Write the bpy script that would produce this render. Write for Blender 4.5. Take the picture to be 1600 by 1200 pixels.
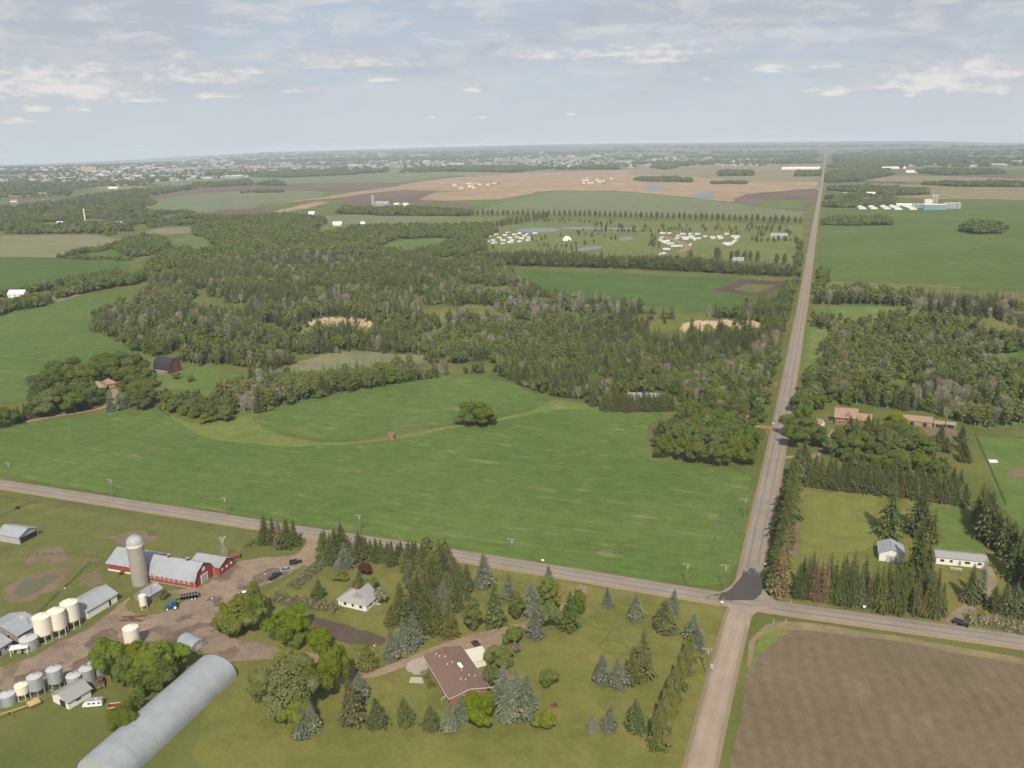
import bpy, bmesh, math, random
import numpy as np
from mathutils import Matrix, Vector

random.seed(7); rng = np.random.default_rng(11)
for o in list(bpy.data.objects): bpy.data.objects.remove(o)
sc = bpy.context.scene
COL = sc.collection
PI = math.pi; rad = math.radians

# ------------------------------------------------------------------ camera
# world: +Y runs along the north road, +X east, camera 155 m above the ground at the origin
F = 1324.0; CX, CY, HC = 800.0, 600.0, 155.0
def _axes():
    d1 = np.array([(1291-CX)/F, (CY-216)/F, -1.0]); b = d1.copy(); d1 /= np.linalg.norm(d1)
    a = np.array([-CX/F, (CY-239)/F, -1.0])
    up = np.cross(b, a); up /= np.linalg.norm(up)
    if up[1] < 0: up = -up
    return np.array([np.cross(d1, up), d1, up])
R = _axes()
cam_d = bpy.data.cameras.new('camera'); cam = bpy.data.objects.new('camera', cam_d); COL.objects.link(cam)
cam_d.sensor_width = 36.0; cam_d.lens = F/1600*36.0; cam_d.clip_start = 1.0; cam_d.clip_end = 90000.0
M4 = Matrix([[*R[0], 0], [*R[1], 0], [*R[2], HC], [0, 0, 0, 1]]); cam.matrix_world = M4
sc.camera = cam

# ------------------------------------------------------------------ light
SUN_EL, SUN_AZ = 46.0, 160.0            # azimuth clockwise from +Y
sd = Vector((math.sin(rad(SUN_AZ))*math.cos(rad(SUN_EL)), math.cos(rad(SUN_AZ))*math.cos(rad(SUN_EL)), math.sin(rad(SUN_EL))))
sl = bpy.data.lights.new('sun', 'SUN'); sl.energy = 4.5; sl.angle = rad(0.6); sl.color = (1.0, 0.91, 0.77)
so = bpy.data.objects.new('sun', sl); COL.objects.link(so); so.rotation_euler = sd.to_track_quat('Z', 'Y').to_euler(); so.location = (0, 0, 400)

sc.render.engine = 'CYCLES'
sc.view_settings.view_transform = 'Standard'; sc.view_settings.look = 'None'
sc.view_settings.exposure = 0.06; sc.view_settings.gamma = 1.0
sc.view_settings.use_curve_mapping = False
cy = sc.cycles
cy.use_adaptive_sampling = True; cy.adaptive_threshold = 0.035; cy.adaptive_min_samples = 10
cy.max_bounces = 5; cy.diffuse_bounces = 3; cy.glossy_bounces = 2; cy.transmission_bounces = 3; cy.transparent_max_bounces = 4; cy.volume_bounces = 0
cy.caustics_reflective = False; cy.caustics_refractive = False
try:
    cy.use_denoising = True; cy.denoiser = 'OPENIMAGEDENOISE'
    cy.denoising_prefilter = 'ACCURATE'
except Exception: pass

# ---- node helpers
class NT:
    def __init__(s, tree): s.t = tree; s.n = tree.nodes; s.l = tree.links
    def node(s, kind, **kw):
        n = s.n.new(kind)
        for k, v in kw.items():
            if k.startswith('i_'): n.inputs[int(k[2:])].default_value = v
            else: setattr(n, k, v)
        return n
    def link(s, a, b): s.l.new(a, b)
    def _in(s, sock, v):
        if isinstance(v, bpy.types.NodeSocket): s.l.new(v, sock)
        else: sock.default_value = v
    def math(s, op, a, b=None, c=None, clamp=False):
        n = s.n.new('ShaderNodeMath'); n.operation = op; n.use_clamp = clamp
        s._in(n.inputs[0], a)
        if b is not None: s._in(n.inputs[1], b)
        if c is not None: s._in(n.inputs[2], c)
        return n.outputs[0]
    def mix(s, f, a, b, blend='MIX'):
        n = s.n.new('ShaderNodeMix'); n.data_type = 'RGBA'; n.blend_type = blend
        s._in(n.inputs[0], f)
        for sock, v in ((n.inputs[6], a), (n.inputs[7], b)):
            if isinstance(v, (tuple, list)): v = tuple(v)+((1.0,) if len(v) == 3 else ())
            s._in(sock, v)
        return n.outputs[2]
    def smooth(s, x, a, b):
        n = s.n.new('ShaderNodeMapRange'); n.interpolation_type = 'SMOOTHSTEP'
        s._in(n.inputs[0], x); n.inputs[1].default_value = a; n.inputs[2].default_value = b
        return n.outputs[0]
    def noise(s, vec, scale=1.0, detail=3.0, rough=0.55, dist=0.0):
        n = s.n.new('ShaderNodeTexNoise'); n.inputs['Scale'].default_value = scale
        n.inputs['Detail'].default_value = detail; n.inputs['Roughness'].default_value = rough; n.inputs['Distortion'].default_value = dist
        if vec is not None: s.l.new(vec, n.inputs['Vector'])
        return n.outputs[0]
    def mapping(s, vec, rot=0.0, scale=(1, 1, 1), loc=(0, 0, 0)):
        n = s.n.new('ShaderNodeMapping'); n.inputs['Rotation'].default_value = (0, 0, rot); n.inputs['Scale'].default_value = scale; n.inputs['Location'].default_value = loc
        s.l.new(vec, n.inputs['Vector']); return n.outputs[0]

# ------------------------------------------------------------------ sky
world = bpy.data.worlds.new('World'); sc.world = world; world.use_nodes = True
W = NT(world.node_tree); W.n.clear()
w_out = W.node('ShaderNodeOutputWorld'); w_bg = W.node('ShaderNodeBackground'); w_bg.inputs[1].default_value = 0.1
W.link(w_bg.outputs[0], w_out.inputs[0])
sky = W.node('ShaderNodeTexSky', sky_type='NISHITA', sun_disc=False, sun_elevation=rad(SUN_EL), sun_rotation=rad(SUN_AZ), altitude=700.0, air_density=1.0, dust_density=2.5, ozone_density=1.0)
tc = W.node('ShaderNodeTexCoord'); dvec = tc.outputs['Generated']
sep = W.node('ShaderNodeSeparateXYZ'); W.link(dvec, sep.inputs[0])
az = W.math('ARCTAN2', sep.outputs[0], sep.outputs[1]); el = W.math('ARCSINE', sep.outputs[2])
n_lo = W.noise(W.mapping(dvec, scale=(5, 5, 26)), 1.0, 3.0, 0.6, 0.3)
n_mid = W.noise(W.mapping(dvec, scale=(15, 15, 52), loc=(3, 1, 7)), 1.0, 4.0, 0.62, 0.4)
n_hi = W.noise(W.mapping(dvec, scale=(60, 60, 150)), 1.0, 4.0, 0.65)
low = W.smooth(el, 0.55, 0.12)                       # the pale band of hazy air; higher up the sky is clearer and deeper
base = W.mix(W.math('MULTIPLY_ADD', low, 0.5, 0.36), sky.outputs[0], W.mix(low, (2.6, 3.3, 4.5), (4.8, 5.4, 6.2)))
hz = W.smooth(el, 0.13, -0.005)
base = W.mix(W.math('MULTIPLY', hz, 0.75), base, (6.1, 6.65, 7.1))
hi_el = W.smooth(el, 0.03, 0.12)
gry = W.smooth(n_lo, 0.42, 0.58)
base = W.mix(W.math('MULTIPLY', gry, W.math('MULTIPLY_ADD', hi_el, 0.75, 0.1)), base, (4.5, 4.9, 5.55))
wht = W.math('MULTIPLY', W.smooth(n_mid, 0.42, 0.68), W.math('MULTIPLY_ADD', hi_el, 0.5, 0.1))
base = W.mix(wht, base, (7.0, 6.95, 6.9))
# single cumulus clouds: azimuth, elevation and size of each
def dirpx(x, y):
    d = R @ np.array([(x-CX)/F, (CY-y)/F, -1.0]); d /= np.linalg.norm(d)
    return math.atan2(d[0], d[1]), math.asin(d[2])
CL = [(1300,139,46,13),(1405,112,52,17),(1480,112,42,20),(1522,88,54,21),(1562,114,36,12),(1545,138,42,14),(1200,103,44,12),(1292,99,34,9),(1150,126,14,6),(1105,122,14,5),
      (890,176,20,6),(1422,147,12,5),(740,137,28,8),(130,166,32,11),(62,166,34,10),(22,186,36,10),(165,134,76,13),(50,112,56,20),(140,102,60,17),(225,153,62,9),(600,121,50,8),
      (465,138,48,9),(395,108,36,10),(752,181,15,5),(675,182,13,4),(287,85,18,8),(330,147,60,8),(110,118,190,40),(300,112,150,24),(1470,112,130,34),(560,92,160,16),(960,78,240,14),(-60,150,50,14),(1660,120,60,20),(520,100,70,10),(1040,90,60,9)]
cmb = W.node('ShaderNodeCombineXYZ'); W.link(az, cmb.inputs[0]); W.link(el, cmb.inputs[1])
def vm(op, a, b=None, c=None):
    n = W.node('ShaderNodeVectorMath', operation=op)
    for k, q in enumerate((a, b, c)):
        if q is not None: W._in(n.inputs[k], q)
    return n
acc = None
for (x, y, w, h) in CL:
    a0, e0 = dirpx(x, y+h*0.55); wr = w/F*1.05; hr = h/F*1.35
    p_ = vm('MULTIPLY_ADD', cmb.outputs[0], (1/wr, 1/hr, 0), (-a0/wr, -e0/hr, 0)).outputs[0]
    p_ = vm('MAXIMUM', p_, vm('MULTIPLY', p_, (-1, -3.0, 0)).outputs[0]).outputs[0]      # a flat underside
    d_ = vm('LENGTH', p_).outputs['Value']
    acc = d_ if acc is None else W.math('MINIMUM', acc, d_)
body = W.math('MULTIPLY_ADD', W.math('SUBTRACT', n_hi, 0.5), -2.0, W.math('MULTIPLY_ADD', W.math('SUBTRACT', n_mid, 0.5), -1.6, acc))
shade = W.smooth(W.math('MULTIPLY_ADD', n_lo, 0.9, body), 1.15, 0.35)
ccol = W.mix(shade, (5.5, 5.75, 6.15), (7.9, 7.65, 7.3))
base = W.mix(W.math('MULTIPLY', W.smooth(body, 1.2, 0.35), 0.8), base, ccol)
# below the horizon the world keeps the haze colour
base = W.mix(W.smooth(el, -0.03, -0.12), base, (3.2, 3.5, 3.6))
W.link(base, w_bg.inputs[0])
world.cycles.sampling_method = 'NONE'        # a smooth bright sky needs no importance map

# ------------------------------------------------------------------ terrain
def ray(x, y):
    return R @ np.array([(x-CX)/F, (CY-y)/F, -1.0])
def P0(x, y, z=0.0):
    d = ray(x, y); t = (z-HC)/d[2]; return (d[0]*t, d[1]*t)
def PIX(w):
    c = R.T @ (np.array(w, float)-[0, 0, HC]); return CX+F*c[0]/-c[2], CY-F*c[1]/-c[2]
def sstep(a, b, x):
    t = np.clip((np.asarray(x)-a)/(b-a), 0, 1); return t*t*(3-2*t)
def seg_dist(px, py, poly, closed=True):
    d = np.full(px.shape, 1e9); n = len(poly)
    for i in range(n if closed else n-1):
        ax, ay = poly[i]; bx, by = poly[(i+1) % n]
        vx, vy = bx-ax, by-ay; L = vx*vx+vy*vy+1e-9
        t = np.clip(((px-ax)*vx+(py-ay)*vy)/L, 0, 1)
        d = np.minimum(d, np.hypot(px-ax-t*vx, py-ay-t*vy))
    return d
def inside(px, py, poly):
    r = np.zeros(px.shape, bool); n = len(poly); j = n-1
    for i in range(n):
        xi, yi = poly[i]; xj, yj = poly[j]
        c = ((yi > py) != (yj > py)) & (px < (xj-xi)*(py-yi)/((yj-yi) if yj != yi else 1e-9)+xi)
        r ^= c; j = i
    return r
RIM_PX = [(360,560),(395,600),(450,618),(540,612),(640,600),(720,590),(800,600),(850,622),(930,625),(1060,612),(1150,600),(1215,585),(1232,585),(1300,600),(1420,610),(1600,600),(1700,600),
          (1700,472),(1500,478),(1400,480),(1290,480),(1240,490),(1192,505),(1150,503),(1070,503),(980,490),(880,482),(760,472),(640,485),(578,502),(560,497),(530,495),(505,499),(485,503),(440,500),(380,520)]
RIM = [P0(*p) for p in RIM_PX]
CLIFF = [[P0(*p) for p in [(480,504),(505,499),(530,496),(560,497),(582,503)]], [P0(*p) for p in [(1062,505),(1085,503),(1125,502),(1160,503),(1198,506)]]]
DEPTH = 14.0
def axis(lo, a, b, hi, step, grow):
    v = list(np.arange(a, b+1e-6, step)); s = step; t = a; left = []
    while t > lo: s *= grow; t -= s; left.append(t)
    s = step; t = v[-1]; right = []
    while t < hi: s *= grow; t += s; right.append(t)
    return np.array(left[::-1]+v+right)
GX = axis(-17000, -720, 300, 8500, 6.0, 1.16); GY = axis(-1500, 280, 1060, 24000, 6.0, 1.14)
def terrain(x, y):
    road = np.abs(x+11)
    m = sstep(300, 400, y)*(1-sstep(950, 1150, y))*sstep(12, 60, road)
    z = m*(1.3*np.sin(x/52+0.7)*np.sin(y/61+1.1)+0.9*np.sin(x/95-y/80))
    d = seg_dist(x, y, RIM); ins = inside(x, y, RIM)
    dc = np.minimum(seg_dist(x, y, CLIFF[0], False), seg_dist(x, y, CLIFF[1], False))
    wv = 16+44*sstep(8, 50, dc)
    v = np.where(ins, sstep(0, 1, d/wv), 0)*sstep(10, 45, road)
    z = z*(1-v)-DEPTH*v
    r = np.hypot(x, y); a = np.degrees(np.arctan2(x, y))
    rise = sstep(6500, 21000, r)*(118*np.exp(-((a+17)/17.0)**2)+34*np.exp(-((a-3)/9.0)**2))-110*sstep(9500, 16000, r)*sstep(-33, -47, a)-60*sstep(12000, 19000, r)*sstep(5, 10, a)
    return z+rise
XX, YY = np.meshgrid(GX, GY, indexing='ij')
ZZ = terrain(XX, YY)
def H(x, y):
    x = np.asarray(x, float); y = np.asarray(y, float)
    i = np.clip(np.searchsorted(GX, x)-1, 0, len(GX)-2); j = np.clip(np.searchsorted(GY, y)-1, 0, len(GY)-2)
    u = np.clip((x-GX[i])/(GX[i+1]-GX[i]), 0, 1); v = np.clip((y-GY[j])/(GY[j+1]-GY[j]), 0, 1)
    return (ZZ[i, j]*(1-u)+ZZ[i+1, j]*u)*(1-v)+(ZZ[i, j+1]*(1-u)+ZZ[i+1, j+1]*u)*v
def P(x, y):
    """the point of the terrain seen at pixel x, y of the 1600 x 1200 photograph"""
    d = ray(x, y)
    if d[2] > -1e-3: d[2] = -1e-3
    t0 = (4-HC)/d[2]; t1 = (-DEPTH-2-HC)/d[2]
    t = np.linspace(t0, t1, 160)
    z = HC+d[2]*t-H(d[0]*t, d[1]*t)
    k = np.argmax(z <= 0) if (z <= 0).any() else len(t)-1
    if k > 0:
        f = z[k-1]/(z[k-1]-z[k]+1e-9); tt = t[k-1]+(t[k]-t[k-1])*f
    else: tt = t[k]
    return (float(d[0]*tt), float(d[1]*tt))
def hgt(x, yb, yt):
    """metres that span from base pixel yb to top pixel yt at pixel column x"""
    X, Y = P(x, yb); z = float(H(X, Y))
    _, a = PIX((X, Y, z)); _, b = PIX((X, Y, z+10)); return 10*(yb-yt)/(a-b)

# ------------------------------------------------------------------ mesh helpers
def np_mesh(name, verts, faces, mats=None, midx=None, smooth=False):
    """verts (n,3); faces (m,k) of equal k, or a list of such arrays"""
    me = bpy.data.meshes.new(name)
    fl = faces if isinstance(faces, list) else [faces]
    fl = [np.asarray(f, np.int32) for f in fl if len(f)]
    nl = sum(f.size for f in fl); nf = sum(len(f) for f in fl)
    v = np.ascontiguousarray(verts, np.float32)
    me.vertices.add(len(v)); me.vertices.foreach_set('co', v.ravel())
    me.loops.add(nl); me.polygons.add(nf)
    me.loops.foreach_set('vertex_index', np.concatenate([f.ravel() for f in fl]))
    tot = np.concatenate([np.full(len(f), f.shape[1], np.int32) for f in fl])
    me.polygons.foreach_set('loop_start', np.concatenate([[0], np.cumsum(tot)[:-1]]).astype(np.int32))
    me.polygons.foreach_set('loop_total', tot)
    if midx is not None: me.polygons.foreach_set('material_index', np.asarray(midx, np.int32))
    me.polygons.foreach_set('use_smooth', np.full(nf, bool(smooth)))
    me.update(calc_edges=True)
    for m in (mats or []): me.materials.append(m)
    return me
class MB:
    """collects simple solids into one mesh"""
    def __init__(s): s.v = []; s.f = []
    def add(s, v, f):
        b = len(s.v); s.v += [tuple(p) for p in v]; s.f += [tuple(i+b for i in q) for q in f]; return s
    def box(s, x0, x1, y0, y1, z0, z1):
        return s.add([(x0,y0,z0),(x1,y0,z0),(x1,y1,z0),(x0,y1,z0),(x0,y0,z1),(x1,y0,z1),(x1,y1,z1),(x0,y1,z1)],
                     [(0,3,2,1),(4,5,6,7),(0,1,5,4),(1,2,6,5),(2,3,7,6),(3,0,4,7)])
    def frus(s, x, y, z0, z1, r0, r1, n=16, cap=True):
        v = [(x+r0*math.cos(2*PI*i/n), y+r0*math.sin(2*PI*i/n), z0) for i in range(n)]+[(x+r1*math.cos(2*PI*i/n), y+r1*math.sin(2*PI*i/n), z1) for i in range(n)]
        f = [(i, (i+1) % n, n+(i+1) % n, n+i) for i in range(n)]
        if cap: f += [tuple(range(n-1, -1, -1)), tuple(range(n, 2*n))]
        return s.add(v, f)
    def wheel(s, x, y, z, r, w, n=14):
        v = []
        for dy in (-w/2, w/2): v += [(x+r*math.cos(2*PI*i/n), y+dy, z+r*math.sin(2*PI*i/n)) for i in range(n)]
        return s.add(v, [(i, n+i, n+(i+1) % n, (i+1) % n) for i in range(n)]+[tuple(range(n)), tuple(range(2*n-1, n-1, -1))])
    def prism(s, prof, x0, x1, axis='x'):
        """prof: (y, z) outline extruded along x (or (x, z) along y)"""
        n = len(prof)
        if axis == 'x': v = [(x0, a, b) for a, b in prof]+[(x1, a, b) for a, b in prof]
        else: v = [(a, x0, b) for a, b in prof]+[(a, x1, b) for a, b in prof]
        return s.add(v, [(i, (i+1) % n, n+(i+1) % n, n+i) for i in range(n)]+[tuple(range(n-1, -1, -1)), tuple(range(n, 2*n))])
    def bar(s, p, q, r, n=6, r2=None):
        p = Vector(p); q = Vector(q); d = (q-p).normalized()
        a = d.orthogonal().normalized(); b = d.cross(a); r2 = r if r2 is None else r2
        v = [p+a*r*math.cos(2*PI*i/n)+b*r*math.sin(2*PI*i/n) for i in range(n)]+[q+a*r2*math.cos(2*PI*i/n)+b*r2*math.sin(2*PI*i/n) for i in range(n)]
        return s.add(v, [(i, (i+1) % n, n+(i+1) % n, n+i) for i in range(n)]+[tuple(range(n-1, -1, -1)), tuple(range(n, 2*n))])
    def slab(s, pts, t):
        """a plate: pts ordered outline, thickened by t along its normal (downwards)"""
        a, b, c = Vector(pts[0]), Vector(pts[1]), Vector(pts[2]); nn = (b-a).cross(c-a).normalized()*t; n = len(pts)
        v = [Vector(p) for p in pts]+[Vector(p)-nn for p in pts]
        return s.add(v, [tuple(range(n)), tuple(range(2*n-1, n-1, -1))]+[(i, n+i, n+(i+1) % n, (i+1) % n) for i in range(n)])
    def mesh(s, name, mat, smooth=False):
        me = bpy.data.meshes.new(name); me.from_pydata(s.v, [], s.f); me.update()
        bm = bmesh.new(); bm.from_mesh(me); bmesh.ops.recalc_face_normals(bm, faces=bm.faces); bm.to_mesh(me); bm.free()
        if mat: me.materials.append(mat)
        if smooth:
            me.polygons.foreach_set('use_smooth', np.ones(len(me.polygons), bool))
            try: me.set_sharp_from_angle(angle=rad(35))
            except Exception: pass
        return me
def link(name, data, parent=None, loc=(0, 0, 0), rz=0.0):
    o = bpy.data.objects.new(name, data); COL.objects.link(o); o.location = loc; o.rotation_euler = (0, 0, rz)
    if parent: o.parent = parent
    return o
def tag(o, label=None, cat=None, group=None, kind=None):
    if label: o['label'] = label
    if cat: o['category'] = cat
    if group: o['group'] = group
    if kind: o['kind'] = kind
    return o
def thing(name, label, cat, loc, rz=0.0, group=None): return tag(link(name, None, None, loc, rz), label, cat, group)
def part(name, mb, mat, parent, smooth=False): return link(name, mb.mesh(name, mat, smooth), parent)
def at(x, y):
    X, Y = P(x, y); return (X, Y, float(H(X, Y)))

# ------------------------------------------------------------------ materials
def new_mat(name):
    m = bpy.data.materials.new(name); m.use_nodes = True; t = NT(m.node_tree)
    b = m.node_tree.nodes['Principled BSDF']; b.inputs['Specular IOR Level'].default_value = 0.25
    return m, t, b
def simple(name, col, rough=0.8, var=0.12, scale=1.0, metal=0.0, bump=0.0, spec=0.25, streak=0.0, bscale=None):
    m, t, b = new_mat(name); tcn = t.node('ShaderNodeTexCoord')
    n = t.noise(tcn.outputs['Object'], scale, 5.0, 0.6)
    f = t.math('MULTIPLY_ADD', n, 2*var, 1-var)
    if streak:
        n2 = t.noise(t.mapping(tcn.outputs['Object'], scale=(2.0, 2.0, 0.12)), 1.6, 3.0)
        f = t.math('MULTIPLY', f, t.math('MULTIPLY_ADD', n2, 2*streak, 1-streak))
    mx = t.node('ShaderNodeVectorMath', operation='SCALE'); mx.inputs[0].default_value = col; t.link(f, mx.inputs['Scale'])
    t.link(mx.outputs[0], b.inputs['Base Color'])
    b.inputs['Roughness'].default_value = rough; b.inputs['Metallic'].default_value = metal; b.inputs['Specular IOR Level'].default_value = spec
    if bump:
        bp = t.node('ShaderNodeBump'); bp.inputs['Strength'].default_value = bump; bp.inputs['Distance'].default_value = 0.1
        t.link(t.noise(tcn.outputs['Object'], bscale or scale*6, 4.0), bp.inputs['Height']); t.link(bp.outputs[0], b.inputs['Normal'])
    return m
def ribbed(name, col, axis='X', pitch=0.8, rough=0.45, metal=0.0, var=0.1, depth=0.5, rust=0.0):
    """sheet metal: ribs across the given object axis, faint dirt, patches of rust"""
    m, t, b = new_mat(name); tcn = t.node('ShaderNodeTexCoord'); ob = tcn.outputs['Object']
    sp = t.node('ShaderNodeSeparateXYZ'); t.link(ob, sp.inputs[0]); c = sp.outputs['XYZ'.index(axis)]
    w = t.math('ABSOLUTE', t.math('SINE', t.math('MULTIPLY', c, PI/pitch)))
    n = t.noise(ob, 0.35, 5.0, 0.65); sheet = t.math('FRACT', t.math('MULTIPLY', t.math('SINE', t.math('MULTIPLY', t.math('FLOOR', t.math('DIVIDE', c, pitch*3)), 12.9)), 437.5))
    f = t.math('MULTIPLY', t.math('MULTIPLY_ADD', n, 2*var, 1-var), t.math('MULTIPLY_ADD', sheet, 0.10, 0.95))
    mx = t.node('ShaderNodeVectorMath', operation='SCALE'); mx.inputs[0].default_value = col; t.link(f, mx.inputs['Scale'])
    cc = mx.outputs[0]
    if rust: cc = t.mix(t.math('MULTIPLY', t.smooth(t.noise(ob, 0.6, 6.0, 0.7), 0.56, 0.74), rust), cc, (0.16, 0.075, 0.04))
    t.link(cc, b.inputs['Base Color']); b.inputs['Roughness'].default_value = rough; b.inputs['Metallic'].default_value = metal
    bp = t.node('ShaderNodeBump'); bp.inputs['Strength'].default_value = depth; bp.inputs['Distance'].default_value = 0.06
    t.link(w, bp.inputs['Height']); t.link(bp.outputs[0], b.inputs['Normal'])
    return m
def land(name, cols, ang=0.0, streak=(0.006, 0.09), s_amt=0.5, s_lo=0.55, s_hi=0.72, big=0.012, rows=0.0, pitch=3.0, fine=0.6, patch=None, rough=0.95):
    """cols: main, second, streak colour. Long streaks run along angle ang; rows: strength of drill rows"""
    m, t, b = new_mat(name); ob = t.node('ShaderNodeTexCoord').outputs['Object']
    nb = t.noise(ob, big, 4.0, 0.55)
    c = t.mix(t.smooth(nb, 0.35, 0.68), cols[0], cols[1])
    wv = t.node('ShaderNodeVectorMath', operation='ADD'); t.link(ob, wv.inputs[0])
    wn = t.node('ShaderNodeTexNoise'); wn.inputs['Scale'].default_value = 0.008; t.link(ob, wn.inputs['Vector'])
    ws = t.node('ShaderNodeVectorMath', operation='SCALE'); t.link(wn.outputs['Color'], ws.inputs[0]); ws.inputs['Scale'].default_value = 26.0
    t.link(ws.outputs[0], wv.inputs[1])
    rv = t.mapping(wv.outputs[0], rot=ang)
    ns = t.noise(t.mapping(rv, scale=(streak[0], streak[1], 1)), 1.0, 5.0, 0.62)
    sm = t.math('MULTIPLY', t.smooth(ns, s_lo, s_hi), s_amt)
    brk = t.smooth(t.noise(ob, 0.05, 4.0, 0.6), 0.38, 0.62)
    c = t.mix(t.math('MULTIPLY', sm, brk), c, cols[2])
    if rows:
        sp = t.node('ShaderNodeSeparateXYZ'); t.link(rv, sp.inputs[0])
        wvv = t.math('MULTIPLY_ADD', t.math('SINE', t.math('MULTIPLY', sp.outputs[1], 2*PI/pitch)), 0.5, 0.5)
        c = t.mix(t.math('MULTIPLY', wvv, rows), c, cols[2])
    if patch:
        c = t.mix(t.math('MULTIPLY', t.smooth(t.noise(ob, patch[0], 5.0, 0.65), patch[1], patch[1]+0.12), patch[3]), c, patch[2])
    nf = t.math('ADD', t.math('MULTIPLY', t.noise(ob, fine, 4.0, 0.72), 0.75), t.math('MULTIPLY', t.noise(ob, fine*0.22, 4.0, 0.65), 0.75))
    mx = t.node('ShaderNodeVectorMath', operation='SCALE'); t.link(c, mx.inputs[0]); t.link(t.math('ADD', nf, 0.25), mx.inputs['Scale'])
    t.link(mx.outputs[0], b.inputs['Base Color']); b.inputs['Roughness'].default_value = rough; b.inputs['Specular IOR Level'].default_value = 0.1
    return m
def leaf(name, c1, c2, trans=0.3, rough=0.6, tip=None):
    m, t, b = new_mat(name)
    g = t.node('ShaderNodeNewGeometry'); oi = t.node('ShaderNodeObjectInfo')
    c = t.mix(g.outputs['Random Per Island'], c1, c2)
    if tip: c = t.mix(t.smooth(g.outputs['Random Per Island'], tip[1], tip[1]+0.05), c, tip[0])
    hsv = t.node('ShaderNodeHueSaturation')
    t.link(c, hsv.inputs['Color']); t.link(t.math('MULTIPLY_ADD', oi.outputs['Random'], 0.044, 0.475), hsv.inputs['Hue'])
    t.link(t.math('MULTIPLY_ADD', t.math('FRACT', t.math('MULTIPLY', oi.outputs['Random'], 7.31)), 0.36, 0.86), hsv.inputs['Value']); t.link(t.math('MULTIPLY_ADD', t.math('FRACT', t.math('MULTIPLY', oi.outputs['Random'], 3.77)), 0.3, 0.85), hsv.inputs['Saturation'])
    d = t.node('ShaderNodeBsdfDiffuse'); tr = t.node('ShaderNodeBsdfTranslucent'); ms = t.node('ShaderNodeMixShader'); ms.inputs[0].default_value = trans
    t.link(hsv.outputs[0], d.inputs[0]); t.link(hsv.outputs[0], tr.inputs[0]); t.link(d.outputs[0], ms.inputs[1]); t.link(tr.outputs[0], ms.inputs[2])
    t.link(ms.outputs[0], t.n['Material Output'].inputs[0]); t.n.remove(b)
    return m

# ground: rough grass near by, a patchwork of fields far away
def ground_mat():
    m, t, b = new_mat('ground'); ob = t.node('ShaderNodeTexCoord').outputs['Object']
    g = t.mix(t.smooth(t.noise(ob, 0.02, 5.0, 0.6), 0.35, 0.66), (0.098, 0.118, 0.032), (0.145, 0.148, 0.044))
    g = t.mix(t.math('MULTIPLY', t.smooth(t.noise(ob, 0.06, 6.0, 0.7, 0.6), 0.56, 0.70), 0.5), g, (0.17, 0.15, 0.065))
    def bricks(w, h, off, cols):
        n = t.node('ShaderNodeTexBrick'); n.offset = off; n.inputs['Scale'].default_value = 1.0
        n.inputs['Brick Width'].default_value = w; n.inputs['Row Height'].default_value = h; n.inputs['Mortar Size'].default_value = 12.0
        n.inputs['Color1'].default_value = (*cols[0], 1); n.inputs['Color2'].default_value = (*cols[1], 1); n.inputs['Mortar'].default_value = (*cols[2], 1)
        t.link(t.mapping(ob, loc=(140, 60, 0)), n.inputs['Vector']); return n.outputs[0]
    f1 = bricks(800, 400, 0.5, [(0.085, 0.14, 0.05), (0.23, 0.19, 0.11), (0.05, 0.075, 0.03)])
    f2 = bricks(1600, 800, 0.25, [(0.10, 0.13, 0.055), (0.15, 0.115, 0.075), (0.045, 0.07, 0.03)])
    fm = t.mix(t.smooth(t.noise(ob, 0.0007, 3.0), 0.44, 0.56), f1, f2)
    wd = t.smooth(t.noise(t.mapping(ob, scale=(0.7, 1.4, 1)), 0.0016, 6.0, 0.62), 0.53, 0.60)
    fm = t.mix(t.math('MULTIPLY', wd, 0.7), fm, (0.040, 0.062, 0.030))
    r = t.node('ShaderNodeVectorMath', operation='LENGTH'); t.link(ob, r.inputs[0])
    c = t.mix(t.smooth(r.outputs['Value'], 2300, 3600), g, fm)
    far = t.smooth(r.outputs['Value'], 9000, 15000)
    c = t.mix(t.math('MULTIPLY', far, 0.5), c, (0.06, 0.085, 0.055))
    nf = t.noise(ob, 0.7, 4.0, 0.7)
    mx = t.node('ShaderNodeVectorMath', operation='SCALE'); t.link(c, mx.inputs[0]); t.link(t.math('MULTIPLY_ADD', nf, 0.6, 0.7), mx.inputs['Scale'])
    t.link(mx.outputs[0], b.inputs['Base Color']); b.inputs['Roughness'].default_value = 1.0; b.inputs['Specular IOR Level'].default_value = 0.05
    return m
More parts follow.
